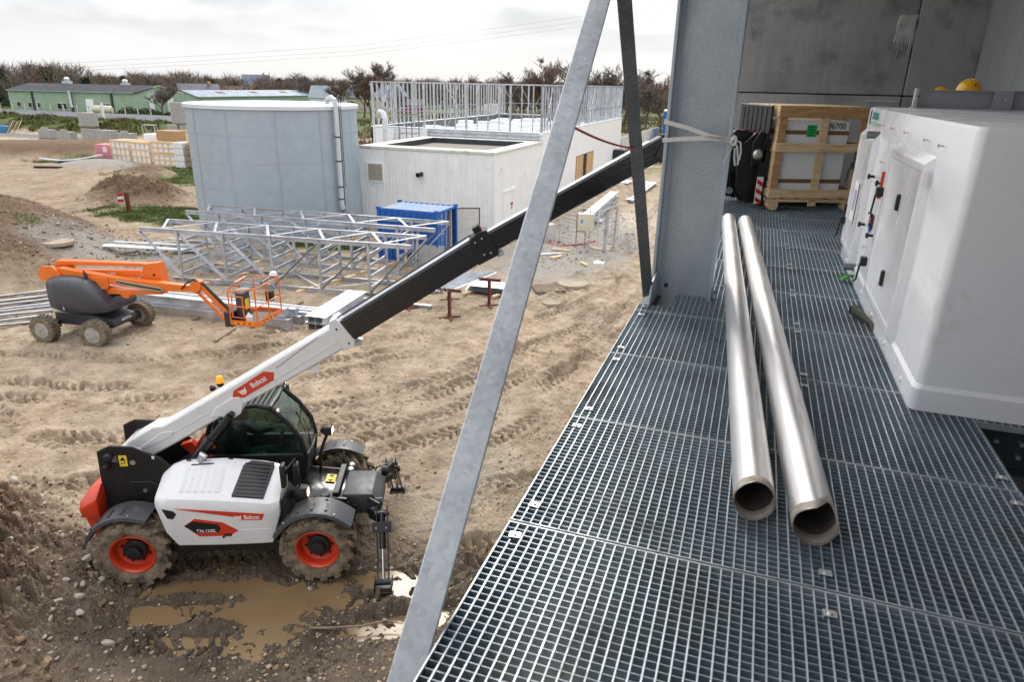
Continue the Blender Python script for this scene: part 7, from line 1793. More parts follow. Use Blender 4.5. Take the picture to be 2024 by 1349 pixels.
for a, b in (((NX0 + .12, NY0), (NX0 + .12, NY1)), ((NX1 - .12, NY0), (NX1 - .12, NY1)), ((NX0, NY0 + .1), (NX1, NY0 + .1)), ((NX0, NY1 - .1), (NX1, NY1 - .1))):
    MB().chan((*a, NT), (*b, NT), .12, .07, .005, Vector((0, 0, -1))).build('top_track', GALV_F, nb_)
    MB().chan((*a, NZ + 1.05), (*b, NZ + 1.05), .04, .05, .004).build('mid_track', GALV_F, nb_)
    a_, b_ = Vector((*a, 0)), Vector((*b, 0)); d = (b_ - a_)
    for f in (.06, .52, .94):
        s_ = 1.6 / d.length
        MB().bar(a_ + d * (f - s_ * .5) + Vector((0, 0, NZ + .1)), a_ + d * (f + s_ * .5) + Vector((0, 0, NT - .1)), .05, .012).build('cross_brace', GALV_F, nb_)
        MB().bar(a_ + d * (f + s_ * .5) + Vector((0, 0, NZ + .1)), a_ + d * (f - s_ * .5) + Vector((0, 0, NT - .1)), .05, .012).build('cross_brace', GALV_F, nb_)
OSB = mat('pale boarding', (.52, .33, .15), .75, 0, .2, 5)
MB().box(NX1 - .12, NX1 - .08, 50.85, 56.65, 0, 2.65).build('dark_opening', BLACK, nb_)
for a, b in ((50.95, 53.0), (54.3, 56.4)):
    bd = MB().box(NX1 - .06, NX1 + .02, a, b, .05, 2.6).build('boarding', OSB, nb_)
    for q in (a + .15, (a + b) / 2, b - .2): MB().box(NX1 + .02, NX1 + .05, q, q + .1, .05, 2.6).build('batten', WOOD, bd)
MB().box(NX1 + .02, NX1 + 1.1, 64.6, 66.0, .9, 2.1).build('dark_box', BLACK, nb_, bevel=.05)
WPK = 'white wrapped packs on the roof of the new building'
q = random.Random(9); pkm = MB().box(-1, 1, -.5, .5, 0, 1).mesh('white_pack', FILM, bevel=.04)
cnt = 0
for row, (y, x0, n_, zz) in enumerate(((45.0, -21.4, 7, .95), (48.5, -21.8, 8, .9), (52.5, -22, 8, .95), (57.0, -22.2, 8, .9), (62.0, -22.2, 8, .95))):
    for k in range(n_):
        o = put('white_pack', pkm, None, (x0 + 1.18 * k + q.uniform(-.1, .1), y + q.uniform(-.4, .4), 3.75), q.uniform(-.08, .08)); o.scale = (.5, .9, zz * q.uniform(.8, 1.15))
        tag(o, 'white wrapped pack, ' + ORD[k] + ' from the left in roof row ' + ('nearest the shed', 'second from the shed', 'third from the shed', 'fourth from the shed', 'farthest from the shed')[row], 'pack', WPK)
ld = thing('ladder', 'grey ladder leaning at the roof edge behind the plant shed', 'ladder', (-22.6, NY0 - .25, 3.3), 0)
for s in (-.2, .2): MB().bar((s, 0, 0), (s + .15, .1, 1.5), .05, .05).build('rail', GALV, ld)
for k in range(5): MB().bar((-.2 + .03 * k, .02 * k, .2 + .28 * k), (.2 + .03 * k, .02 * k, .2 + .28 * k), .03, .03).build('rung', GALV, ld)
sc_ = thing('tank_guard_rail', 'thin grey access rail between the tank and the new building', 'guard rail', (-21.6, 40.5, 3.0))
for x_, y_ in ((0, 0), (.9, 0), (0, 1), (.9, 1)): MB().cyl((x_, y_, 0), (x_, y_, 2.7), .03, n=6).build('post', GALV_D, sc_)
for z_ in (.3, 1.5, 2.65): MB().tube([(0, 0, z_), (.9, 0, z_), (.9, 1, z_), (0, 1, z_)], .022, 6, closed=True).build('rail', GALV_D, sc_)
wp = tag(MB().tube([(-21.9, 38.6, 5.6), (-21.6, 38.2, 5.85), (-21.1, 37.7, 5.8), (-20.9, 37.5, 5.5), (-20.9, 37.5, 3.2)], .17, 12).build('white_overflow_pipe', PIPEG), 'thick white pipe curving down behind the right side of the tank', 'pipe')

# ------------------------------------------------------------------ blue container
BLUE = mat('blue container paint', (.012, .115, .42), .42, 0, .08, 2, dirt=(.03, .10, .25), damt=.1, dscale=2)
BLUE_R = mat('worn blue container roof', (.03, .19, .48), .5, 0, .15, 2, dirt=(.44, .39, .31), damt=.42, dscale=.9)
ct_ = thing('blue_container', 'small blue steel container with its end door swung open', 'container', (-15.42, 26.6, .05))
CL, CWd, CHt = 2.9, 2.1, 2.36
def corr(p, q, z0, z1, m_, nm, par): return ribbed(p, q, z0, z1, .28, .045).build(nm, m_, par, smooth=0)
corr((.1, .03), (CL - .1, .03), .15, CHt - .12, BLUE, 'side_wall', ct_); corr((CL - .1, CWd - .03), (.1, CWd - .03), .15, CHt - .12, BLUE, 'side_wall', ct_); corr((.03, CWd - .1), (.03, .1), .15, CHt - .12, BLUE, 'end_wall', ct_)
rfm = []
for k in range(11):
    x_ = .1 + (CL - .2) * k / 10
    for f, h in ((0, 0), (.10, .0), (.13, .03), (.20, .03)): rfm.append((x_ + f if k < 10 else x_, h))
MB().loft([[(min(x_, CL - .08), y_, CHt - .05 + h) for x_, h in rfm] for y_ in (.06, CWd - .06)], caps=False, ring_closed=False).build('roof', BLUE_R, ct_, smooth=0)
for x_ in (.05, CL - .05):
    for y_ in (.05, CWd - .05): MB().box(x_ - .06, x_ + .06, y_ - .06, y_ + .06, 0, CHt).build('corner_post', BLUE, ct_)
    for y_ in (.05, CWd - .05):
        for z_ in (.0, CHt - .06): MB().box(x_ - .085, x_ + .085, y_ - .085, y_ + .085, z_, z_ + .12).build('corner_casting', BLUE, ct_, bevel=.01)
for y_ in (.05, CWd - .05):
    for z_ in (.08, CHt - .06): MB().box(.1, CL - .1, y_ - .045, y_ + .045, z_ - .06, z_ + .06).build('side_rail', BLUE, ct_)
MB().box(CL - .09, CL - .01, .1, CWd - .1, CHt - .12, CHt - .01).box(CL - .09, CL - .01, .1, CWd - .1, .0, .14).build('door_header', BLUE, ct_)['kind'] = 'stuff'
MB().box(.1, CL - .1, .1, CWd - .1, .1, .14).build('floor', WOOD_O, ct_)
d1_ = MB().box(CL - .05, CL, .12, 1.05, .15, CHt - .14).build('left_door', BLUE, ct_)
for y_ in (.35, .8): MB().cyl((CL + .03, y_, .1), (CL + .03, y_, CHt - .1), .02, n=8).build('lock_bar', SILVER, d1_)
for z_ in (.72, 1.35, 1.95): MB().box(CL - .01, CL + .012, .15, 1.02, z_ - .02, z_ + .02).build('pressed_line', BLUE, d1_)
MB().cyl((CL + .012, .55, 1.35), (CL + .02, .55, 1.35), .04, n=12).build('white_dot', WHITE_T, d1_)
MB().box(2.25, 2.40, -.022, -.015, 1.72, 1.90).build('red_label', RED, ct_); MB().box(2.25, 2.40, -.022, -.015, 1.56, 1.72).build('green_label', bpy.data.materials['green label'], ct_)
CREAM = mat('pale door inside', (.62, .62, .59), .6, 0, .05, 2, dirt=(.4, .37, .3), damt=.06)
corr((.15, CWd - .12), (CL - .2, CWd - .12), .15, CHt - .15, CREAM, 'lining', ct_)
od = thing('open_door', None, None, (CL - .02, CWd, 0), R(28)); od.parent = ct_
MB().box(0, 1.06, 0, .05, .15, CHt - .14).build('door_leaf', CREAM, od)
for a in ((0, 1.06, CHt - .16, CHt - .12), (0, 1.06, .13, .17), (-.01, .02, .15, CHt - .14), (1.03, 1.07, .15, CHt - .14)): MB().box(a[0], a[1], -.02, .06, a[2], a[3]).build('door_seal', BLACK if a[1] > 1.06 or a[2] > 2 else BLUE, od)
for z_ in (.72, 1.27, 1.78): MB().box(.05, 1.0, -.012, .0, z_ - .015, z_ + .015).build('pressed_line', WCAP, od)
cbd = thing('concrete_slab', 'pale concrete slab leaning against the blue container', 'slab', (-13.35, 26.3, .05), -.15)
MB().box(0, 1.15, 0, .06, 0, .95).build('slab', mat('leaning slab', (.40, .41, .41), .85, 0, .15, 3), cbd)
cbd.rotation_euler = (R(-10), 0, R(10))
for k in range(2): tag(MB().bar((0, 0, 0), (.06, .25, 1.45), .12, .04).build('leaning_board', WOOD if k == 0 else GALV, None, loc=(-13.95 + .5 * k, 26.25, .05)), ['short wooden board leaning on the blue container', 'grey strip leaning on the blue container'][k], 'board', 'boards leaning on the container')

# ------------------------------------------------------------------ green sheds far left
GRN = mat('faded green cladding', (.36, .47, .36), .7, 0, .1, .5, streak=.5)
SLATE = mat('dark fibre cement roof', (.055, .06, .078), .6, 0, .2, .4)
BLUER = mat('blue grey fibre cement roof', (.16, .21, .29), .6, 0, .15, .4)
BRN = mat('brown roof sheet', (.16, .095, .055), .8, 0, .2, 2)
def gable_shed(name, label, A, B, C_, ze, zr_, roofm, windows, pilasters, lights, gx):
    """A->B is the long front eave wall, B->C_ the gable end"""
    A, B, C_ = Vector((*A, 0)), Vector((*B, 0)), Vector((*C_, 0)); D = A + (C_ - B); u = (B - A).normalized(); g = (C_ - B); n_ = Vector((u.y, -u.x, 0))
    t = thing(name, label, 'building', (0, 0, 0)); L_ = (B - A).length
    ribbed(A[:2], B[:2], -.5, ze, .5, .05).build('wall', GRN, t, smooth=0)
    M1, M0 = (B + C_) / 2 + Vector((0, 0, zr_)), (A + D) / 2 + Vector((0, 0, zr_))
    for p, q_, m_ in ((B, C_, M1), (A, D, M0)):
        MB().add([p + Vector((0, 0, -.5)), q_ + Vector((0, 0, -.5)), q_ + Vector((0, 0, ze)), m_, p + Vector((0, 0, ze))], [(0, 1, 2, 3, 4)]).build('gable_wall', GRN, t, smooth=0)
    MB().add([C_ + Vector((0, 0, -.5)), D + Vector((0, 0, -.5)), D + Vector((0, 0, ze)), C_ + Vector((0, 0, ze))], [(0, 1, 2, 3)]).build('wall', GRN, t, smooth=0)
    o_ = n_ * .35; e_ = u * .3
    for a, b, m1, m0, s in ((A, B, M1, M0, 1), (D, C_, M1, M0, -1)):
        P = [a + o_ * s - e_ + Vector((0, 0, ze - .05)), b + o_ * s + e_ + Vector((0, 0, ze - .05)), m1 + e_, m0 - e_]
        rf_ = MB().add([p for p in P] + [p + Vector((0, 0, .14)) for p in P], [(0, 1, 2, 3), (4, 5, 6, 7), (0, 1, 5, 4), (1, 2, 6, 5), (2, 3, 7, 6), (3, 0, 4, 7)]).build('roof', roofm, t, smooth=0)
        if s == 1:
            for f in lights:
                Q = []
                for ff, hh in ((f, .45), (f + .045, .45), (f + .045, .75), (f, .75)):
                    lo_ = P[0] + (P[1] - P[0]) * ff; hi_ = P[3] + (P[2] - P[3]) * ff; Q.append(lo_ + (hi_ - lo_) * hh + Vector((0, 0, .16)))
                MB().quad(*Q).build('roof_sheet', BRN, rf_, smooth=0)
    for a, b in ((B, C_),):
        MB().bar(a + Vector((0, 0, ze + .06)) + u * .3, M1 + u * .3 + Vector((0, 0, .12)), .12, .22).bar(M1 + u * .3 + Vector((0, 0, .12)), b + Vector((0, 0, ze + .06)) + u * .3, .12, .22).build('barge_board', WCAP, t)['kind'] = 'stuff'
    MB().bar(A + o_ * 1.05 + Vector((0, 0, ze)), B + o_ * 1.05 + Vector((0, 0, ze)), .15, .15).build('gutter', GRN, t)
    for f in pilasters: MB().box(-.22, .22, -.1, .22, -.5, ze).build('pilaster', STEEL_DK, t, loc=A + u * L_ * f + n_ * .12, rz=math.atan2(u.y, u.x))
    for f, w_, z_, h_ in windows:
        w = put('window', None, t, A + u * L_ * f + n_ * .12 + Vector((0, 0, z_)), math.atan2(u.y, u.x))
        MB().box(-w_ / 2, w_ / 2, -.06, .02, -h_ / 2, h_ / 2).build('frame', WCAP, w)
        for s in ((-.25, .25) if w_ > 1.5 else (0,)): MB().box((s - (.21 if w_ > 1.5 else .40)) * w_, (s + (.21 if w_ > 1.5 else .40)) * w_, -.075, -.05, -h_ * .4, h_ * .4).build('pane', DARKPANE, w)
    return t, A, u, n_, L_
gs, gA, gu, gn, gL = gable_shed('green_shed', 'long faded green industrial shed with a dark roof at far left', (-152.2, 111.5), (-123.8, 117.4), (-116.2, 122.5), 4.2, 5.6, SLATE,
    [(.075, .9, 1.45, 1.0), (.165, .9, 1.35, 1.0), (.235, .6, 1.35, 1.1), (.42, 2.2, 1.25, 1.4), (.765, 2.3, 1.35, 1.4)], (.195, .50, .82), (.09, .24, .40, .56, .72, .87), 0)
for f, h_ in ((.42, 1.6), (.88, 1.3)):
    p = gA + gu * gL * f - gn * 2.6
    v_ = MB().box(-.8, .8, -.6, .6, 5.3, 5.3 + h_ * .6).lathe([(.55, .5), (.6, .9), (.3, 1.3), (.2, 1.3)], (0, 0, 4.6 + h_ * .6 + .2), (0, 0, 1), 10).build('roof_vent', GALV, gs, loc=p)
MB().box(-1.8, 1.8, -.8, .8, 5.05, 5.3).build('roof_light', WHITE_T, gs, loc=gA + gu * gL * .5 - gn * 2.4, rz=.2)
pf = gA + gu * gL * .515 + gn * .9
MB().tube([(0, 0, 4.4), (0, 0, 1.6), (.25, .0, 1.1)], .28, 8).build('flue_pipe', GALV, gs, loc=pf)
for k, (x, y, w_, h_) in enumerate(((-120.6, 118.6, .9, 4.2), (-117.6, 120.6, 1.2, 4.4))):
    MB().box(-w_ / 2, w_ / 2, -.1, .1, 0, h_).build('white_sheet', TARP, gs, loc=(x + .3, y - .4, 0), rz=.6)
wpn = tag(MB().box(-.8, .8, -.05, .05, 0, 2.9).build('white_door_panel', WHITE_T, None, loc=(-131.5, 112.9, 0), rz=.25), 'tall white panel standing in front of the green shed wall', 'panel')
wpn.rotation_euler = (R(-6), 0, .25)
gable_shed('green_shed', 'second green shed with a blue grey roof, farther right behind the tank', (-116.4, 127.0), (-116.0, 184.0), (-124.0, 184.0), 3.5, 4.7, BLUER, [], (), (.15, .35, .55, .75), 0)
MB().add([(-116.4, 127.0, -.5), (-124.4, 125.0, -.5), (-124.4, 125.0, 3.6), (-120.4, 126.0, 4.7), (-116.4, 127.0, 3.5)], [(0, 1, 2, 3, 4)])
gt = thing('gas_tank', 'cream gas tank lying on legs before the green shed', 'gas tank', (-124.8, 110.0, 0), .2)
MB().lathe([(.05, -2.2), (.55, -2.05), (.8, -1.6), (.8, 1.6), (.55, 2.05), (.05, 2.2)], (0, 0, 1.1), (1, 0, 0), 16).build('vessel', mat('cream enamel', (.62, .58, .42), .4), gt); MB().cyl((0, 0, 1.8), (0, 0, 2.1), .3).build('valve_cap', WHITE_T, gt)
for s in (-1.2, 1.2): MB().box(s - .12, s + .12, -.5, .5, 0, .6).build('leg', WCAP, gt)
def boxy_house(name, label, x, y, rz, L_, W_, ze, zr_, wm, rm_, wins=3, chim=True):
    t = thing(name, label, 'house', (x, y, 0), rz)
    MB().box(-L_ / 2, L_ / 2, -W_ / 2, W_ / 2, -.5, ze).build('wall', wm, t)
    MB().prism([(-W_ / 2 - .4, ze - .1), (W_ / 2 + .4, ze - .1), (0, zr_)], lambda a, b: (-L_ / 2 - .3, a, b), lambda a, b: (L_ / 2 + .3, a, b)).build('roof', rm_, t)
    for k in range(wins):
        w = put('window', None, t, (-L_ / 2 + L_ * (k + .5) / wins, -W_ / 2 - .03, ze * .55)); MB().box(-.6, .6, -.03, .03, -.65, .65).build('frame', WHITE_T, w); MB().box(-.5, .5, -.05, -.02, -.55, .55).build('pane', DARKPANE, w)
    if chim: MB().box(-.35, .35, -.3, .3, zr_ - .8, zr_ + .7).build('chimney', WOOD_D, t, loc=(L_ * .3, 0, 0))
    return t
STW = mat('cream stone wall', (.50, .44, .34), .9, 0, .2, 1.5); BRK = mat('red brick wall', (.30, .11, .06), .9, 0, .2, 1.5); SLT = mat('slate roof', (.15, .18, .22), .6, 0, .15, .8); REDC = mat('red timber cladding', (.22, .02, .028), .7)
GREYR = mat('grey roof', (.26, .30, .33), .6, 0, .15, .6)
boxy_house('stone_house', 'cream stone house with a slate roof seen through the studs', -96.2, 165.5, .35, 12, 7, 3.6, 6.6, STW, SLT)
boxy_house('brick_house', 'red brick house end with a pointed gable seen through the studs', -90.6, 169.5, .35 + math.pi / 2, 7, 4.6, 4.0, 7.0, BRK, SLT, 1, False)
boxy_house('red_barn', 'low dark red timber barn beside the brick house', -86.6, 167.5, .35, 8, 4, 2.0, 3.4, REDC, STEEL_DK, 2, False)
boxy_house('white_bungalow', 'low white bungalow with a grey roof between tank and studs', -104.5, 160.0, .3, 9, 6, 3.4, 6.2, WHITE_T, GREYR, 3, False)
boxy_house('slate_house', 'house with a steep dark roof behind the two green sheds', -146.5, 160.5, .9, 10, 8, 3.6, 5.9, STW, SLATE, 2, True)
boxy_house('long_low_house', 'long low house with a brown roof beyond the second green shed', -160, 190, .7, 20, 7, 3.0, 5.2, STW, BRN, 4, True)
boxy_house('distant_villa', 'small pale villa among trees on the horizon', -198, 250, .7, 10, 8, 5, 9, WHITE_T, SLT, 3, True)
# fences far left and right
def post_fence(label, pts, h_, gap, wire=2, m_=None, nm='wire_fence'):
    t = thing(nm, label, 'fence', (0, 0, 0)); m_ = m_ or WCAP
    for a, b in zip(pts[:-1], pts[1:]):
        a, b = Vector((*a, 0)), Vector((*b, 0)); n_ = max(1, int((b - a).length / gap))
        for k in range(n_):
            p = a + (b - a) * k / n_; MB().box(-.07, .07, -.07, .07, -.3, h_).build('post', m_, t, loc=p)
        for q in range(wire): MB().cyl(a + Vector((0, 0, h_ * (q + 1) / wire - .08)), b + Vector((0, 0, h_ * (q + 1) / wire - .08)), .015, n=4).build('wire', GALV_D, t)
    return t
post_fence('white post and wire fence in front of the long green shed', [(-150, 107.6), (-128, 107.0), (-104, 104.6)], 1.9, 3.4)
cfx = thing('concrete_fence', 'pale concrete panel fence by the grass beyond the new building', 'fence', (0, 0, 0))
a, b = Vector((-16.2, 76, 0)), Vector((-15.0, 112, 0)); n_ = 18
for k in range(n_):
    p = a + (b - a) * k / n_; MB().box(-.06, .06, 0, 1.9, -.3, 1.75).build('concrete_panel', WCAP, cfx, loc=p, rz=math.atan2(b.y - a.y, b.x - a.x) - math.pi / 2); MB().box(-.1, .1, -.1, .1, -.3, 1.9).build('post', WCAP, cfx, loc=p)
boxb = thing('far_blue_container', 'tall blue container at the end of the concrete fence', 'container', (-13.6, 106, 0), .1)
ribbed((0, 0), (2.4, 0), 0, 4.3, .3, .05).build('front_wall', BLUE, boxb, smooth=0); MB().box(.02, 2.4, .02, 6, 0, 4.25).build('body', BLUE, boxb); MB().box(-.05, 2.45, -.06, 6.05, 4.25, 4.4).build('roof_edge', WCAP, boxb)
post_fence('pale mesh fence at the far edge of the rough field', [(-60, 205), (-30, 200), (-8, 196)], 1.6, 4, 3, WCAP)
post_fence('white paddock fence below the far trees, seen through the studs', [(-84, 176), (-66, 180), (-52, 184)], 2.0, 2.2, 2, WHITE_T)
hut = tag(MB().box(-1.6, 1.6, -1, 1, 0, 2.6).build('white_hut', WHITE_T, None, loc=(-66.5, 175, 0), bevel=.05), 'small white hut in the far field seen through the studs', 'hut')
vs_ = thing('road_marker', 'thin white marker post leaning on the bank before the pond', 'post', (-101, 89, 1.0)); MB().box(-.12, .12, -.12, .12, -.5, 2.4).build('post', WHITE_T, vs_)
# pond liner
LINER = mat('black pond liner', (.085, .088, .105), .5, 0, .35, .25, stretch=(1, .08, 1))
tag(MB().add([(-158, 93.5, .12), (-128, 96, .12), (-96, 100.5, .12), (-84, 103.0, .4), (-94, 104.2, .9), (-126, 101.5, .95), (-158, 99.5, .95)], [(0, 1, 2, 5, 6), (2, 3, 4, 5)]).build('pond_liner', LINER, None, smooth=0), kind='structure')
# overhead lines
for k, (p, m_, q) in enumerate((((-203, 162, 10.2), (-134.6, 222.5, 18.6), (-35, 257.6, 33.5)), ((-203, 162, 8.9), (-134.6, 222.5, 17.0), (-35, 257.6, 31.8)), ((-203, 162, 8.0), (-134.6, 222.5, 15.6), (-35, 257.6, 30.4)))):
    p, m_, q = Vector(p), Vector(m_), Vector(q); e_ = q + (q - m_) * .8
    tag(MB().tube([p, (p + m_) / 2 - Vector((0, 0, .2)), m_, (m_ + q) / 2 - Vector((0, 0, .3)), q, e_], .022, 5).build('power_line', GREYP), ('top', 'middle', 'bottom')[k] + ' power line crossing the sky', 'power line', 'power lines across the sky')
# ------------------------------------------------------------------ bare trees, woodland, shrubs, grass
BARK = mat('bare grey brown bark', (.105, .078, .058), .9, 0, .25, 3); TWIG = mat('bare twigs', (.165, .135, .112), .9, 0, .2, 2); TWIG2 = mat('reddish twigs', (.17, .118, .092), .9, 0, .2, 2)
def bare_tree(seed, h=10.0, spread=.55, levels=5, low=.22):
    q = random.Random(seed); tr, tw = MB(), MB()
    def grow(p, d, L_, r__, lv):
        n_ = 4 if lv < 2 else 3; pts = [p]; cur = p; dd = d
        for k in range(3):
            dd = (dd + Vector((q.gauss(0, .10), q.gauss(0, .10), q.gauss(.05, .05)))).normalized(); cur = cur + dd * L_ / 3; pts.append(cur)
        m_ = tr if lv < 2 else tw
        r__ = max(r__, .014)
        if lv < 4: m_.tube(pts, [r__, r__ * .85, r__ * .7, r__ * .55], 6 if lv == 0 else (4 if lv < 3 else 3))
        else:
            s_ = dd.cross(Vector((q.gauss(0, 1), q.gauss(0, 1), q.gauss(0, 1)))).normalized() * max(r__, .032)
            m_.add([pts[0] - s_, pts[0] + s_, pts[2] + s_ * .7, pts[3], pts[2] - s_ * .7], [(0, 1, 2, 3, 4)])
        if lv >= levels: return
        nb = (6, 5, 5, 5, 4)[min(lv, 4)]
        for k in range(nb):
            t = (.45 + .55 * (k + q.random()) / nb) if lv == 0 else (.25 + .75 * (k + q.random() * .8) / nb)
            i_ = min(2, int(t * 3)); b = pts[i_].lerp(pts[i_ + 1], t * 3 - i_)
            a = q.uniform(0, 6.28); side = Vector((math.cos(a), math.sin(a), q.uniform(-.05, .45)))
            nd = (dd * (1 - spread) + side * spread + Vector((0, 0, .12))).normalized()
            grow(b, nd, L_ * q.uniform(.52, .74), r__ * (.5 if lv else .42), lv + 1)
    grow(Vector((0, 0, -.2)), Vector((0, 0, 1)), h * .42, h * .018, 0)
    top = max(v[2] for v in tw.v)
    return tr.mesh('trunk', BARK, smooth=60), tw.mesh('crown', TWIG if seed % 2 else TWIG2, smooth=0), top
TV = [bare_tree(s_, 10, sp_, 5) for s_, sp_ in ((1, .55), (2, .48), (3, .62), (4, .52))]
TGp = 'bare winter trees round the site'
def tree(x, y, h, v, label, z=0, rz=0, wide=1.25):
    t = thing('bare_tree', label, 'tree', (x, y, z), rz, TGp); s_ = h / TV[v][2]
    for me_, nm in zip(TV[v][:2], ('trunk', 'crown')):
        o = put(nm, me_, t); o.scale = (s_ * wide, s_ * wide, s_)
    return t
tree(-113.0, 113.3, 6.6, 2, 'small spreading bare tree in front of the green shed gable', rz=1, wide=1.35)
tree(-118.0, 170.0, 9.6, 2, 'wide bare tree behind the tank, right of the second green shed', rz=2, wide=1.2)
tree(-82.0, 138.0, 10.8, 0, 'dense bare tree at the left end of the stud frame', rz=.5, wide=1.1)
tree(-79.0, 136.0, 9.8, 3, 'smaller bare tree crowding the dense one at the left stud end', rz=2.5)
tree(-63.0, 152.0, 10.0, 1, 'bare tree left of centre behind the studs', rz=1)
tree(-52.5, 158.0, 10.5, 2, 'round-headed bare tree behind the middle of the studs', rz=3)
tree(-42.0, 138.0, 13.2, 1, 'tallest bare tree, holding a dark nest behind the studs', rz=0)
tree(-37.5, 146.0, 11.6, 3, 'bare tree right of the tallest one', rz=1.7)
tree(-47.5, 150.0, 10.6, 0, 'bare tree left of the tallest one', rz=4)
tree(-30.2, 141.0, 11.8, 0, 'bare tree between the two diagonal steel braces', rz=2.2)
tree(-26.6, 146.0, 11.0, 2, 'bare tree just left of the dark steel brace', rz=5)
tree(-20.2, 132.0, 10.8, 1, 'bare tree with clumps of mistletoe between dark brace and column', rz=1.2, wide=1.0)
tree(-16.8, 128.0, 8.6, 2, 'small bare tree in the rough field beside the column', rz=3.3)
tree(-132.0, 235.0, 15.0, 3, 'lone rounded bare tree on the horizon behind the second shed', rz=1, wide=1.1)
tree(-95.0, 150.0, 8.4, 3, 'low bare tree beside the white bungalow', rz=4)
NEST = mat('dark nest twigs', (.03, .022, .016), .95)
for k, (x, y, z, lb) in enumerate(((-42.2, 138, 11.9, 'dark nest high in the tallest bare tree'), (-20.5, 132, 9.8, 'dark mistletoe clump high in the tree by the dark brace'), (-20.0, 132, 8.2, 'dark mistletoe clump low in the tree by the dark brace'))):
    o = MB(); q = random.Random(k)
    for _ in range(60):
        a = Vector((q.gauss(0, .28), q.gauss(0, .28), q.gauss(0, .2))); b = a + Vector((q.gauss(0, .3), q.gauss(0, .3), q.gauss(0, .15))); o.bar(a, b, .05, .05)
    tag(o.build('tree_nest', NEST, None, loc=(x, y, z)), lb, 'nest', 'dark clumps in the bare trees')

def soup(name, pts_fn, n, mats, seed, kind='stuff'):
    """many thin leaf or twig faces as one object"""
    g = np.random.default_rng(seed); P, d, L_, w, mi = pts_fn(g, n); n = len(P)
    s = np.cross(d, g.standard_normal((n, 3))); s /= np.linalg.norm(s, axis=1)[:, None] + 1e-9
    Q = np.stack([P - s * w[:, None], P + s * w[:, None], P + d * L_[:, None]], 1).reshape(-1, 3)
    me_ = bpy.data.meshes.new(name); me_.vertices.add(len(Q)); me_.vertices.foreach_set('co', Q.astype(np.float32).ravel())
    me_.loops.add(3 * n); me_.loops.foreach_set('vertex_index', np.arange(3 * n, dtype=np.int32))
    me_.polygons.add(n); me_.polygons.foreach_set('loop_start', np.arange(0, 3 * n, 3, dtype=np.int32))
    for m_ in mats: me_.materials.append(m_)
    me_.polygons.foreach_set('material_index', mi.astype(np.int32)); me_.update(calc_edges=True)
    o = put(name, me_); return tag(o, kind=kind)
EVER = mat('dark evergreen leaves', (.028, .042, .018), .9, 0, .3, .3); LEAFG = mat('bank leaves', (.085, .115, .028), .85, 0, .35, .6); LEAFY = mat('yellow green bank leaves', (.19, .19, .05), .85, 0, .3, .6); BRAMB = mat('brown bramble', (.12, .085, .05), .9, 0, .3, .6)
def wood(g, n):
    per = 210; nt_ = n // per; az = np.radians(g.uniform(-66, 9, nt_)); D = g.uniform(225, 345, nt_)
    left = (np.degrees(az) < -49); D = np.where(left, g.uniform(205, 260, nt_), D)
    H = np.where(left, g.uniform(6.5, 10.5, nt_), g.uniform(4.8, 8.8, nt_))
    W = H * g.uniform(.26, .42, nt_); cx, cy = D * np.sin(az), D * np.cos(az)
    ever = g.uniform(0, 1, nt_) < .13
    k = np.repeat(np.arange(nt_), per); m = len(k); u = g.uniform(0, 1, m)
    zz = np.where(ever[k], u * .9 + .03, .10 + .9 * u ** .75); th = g.uniform(0, 6.28, m)
    prof = np.where(ever[k], 1 - zz * .85, np.sin(np.clip((zz - .05) / .95, 0, 1) * np.pi * .93 + .1) ** .7); rr = W[k] * prof * np.sqrt(g.uniform(.02, 1, m))
    P = np.stack([cx[k] + rr * np.cos(th), cy[k] + rr * np.sin(th), zz * H[k] * .92], 1)
    d = np.stack([np.cos(th) * .55, np.sin(th) * .55, np.full(m, .8)], 1) + .35 * g.standard_normal((m, 3)); d /= np.linalg.norm(d, axis=1)[:, None]
    L_ = np.where(ever[k], g.uniform(.7, 1.5, m), g.uniform(1.1, 3.0, m)); w = np.where(ever[k], .38, g.uniform(.04, .12, m))
    tr = (u < .07) & ~ever[k]; P[tr, 0], P[tr, 1] = cx[k][tr], cy[k][tr]; P[tr, 2] = 0; d[tr] = (0, 0, 1); L_ = np.where(tr, H[k] * .75, L_); w = np.where(tr, .16, w)
    return P, d, L_, w, np.where(ever[k], 2, (k % 2))
soup('far_woodland', wood, 150000, [TWIG, TWIG2, EVER], 3)
def under(g, n):
    az = np.radians(g.uniform(-66, 9, n)); D = g.uniform(215, 350, n); P = np.stack([D * np.sin(az), D * np.cos(az), g.uniform(-.2, 3.2, n) ** 1.0], 1)
    d = g.standard_normal((n, 3)); d[:, 2] = np.abs(d[:, 2]) + .6; d /= np.linalg.norm(d, axis=1)[:, None]
    return P, d, g.uniform(.8, 2.4, n), g.uniform(.2, .7, n), (g.uniform(0, 1, n) * 3).astype(int)
soup('woodland_undergrowth', under, 26000, [TWIG, TWIG2, EVER], 4)
def bank(g, n):
    x = g.uniform(-150, -52, n); y = 77.5 + .02 * (x + 80) + g.uniform(-5.8, 3.0, n); z = terrain(x, y, False)[0]
    cl = fbm(x, y, .22, 3, 301); keep = cl > -.12; x, y, z, cl = x[keep], y[keep], z[keep], cl[keep]; n = len(x)
    d = g.standard_normal((n, 3)) * .7; d[:, 2] = np.abs(d[:, 2]) + .4; d /= np.linalg.norm(d, axis=1)[:, None]
    hgt = np.clip(cl - .05, 0, .5) * 1.3
    mi = np.where(cl > .24, np.where(g.uniform(0, 1, n) < .6, 2, 0), np.where(g.uniform(0, 1, n) < .55, 1, 0))
    return np.stack([x, y, z + g.uniform(-.05, 1, n) * hgt], 1), d, g.uniform(.25, .6, n), g.uniform(.08, .2, n), mi
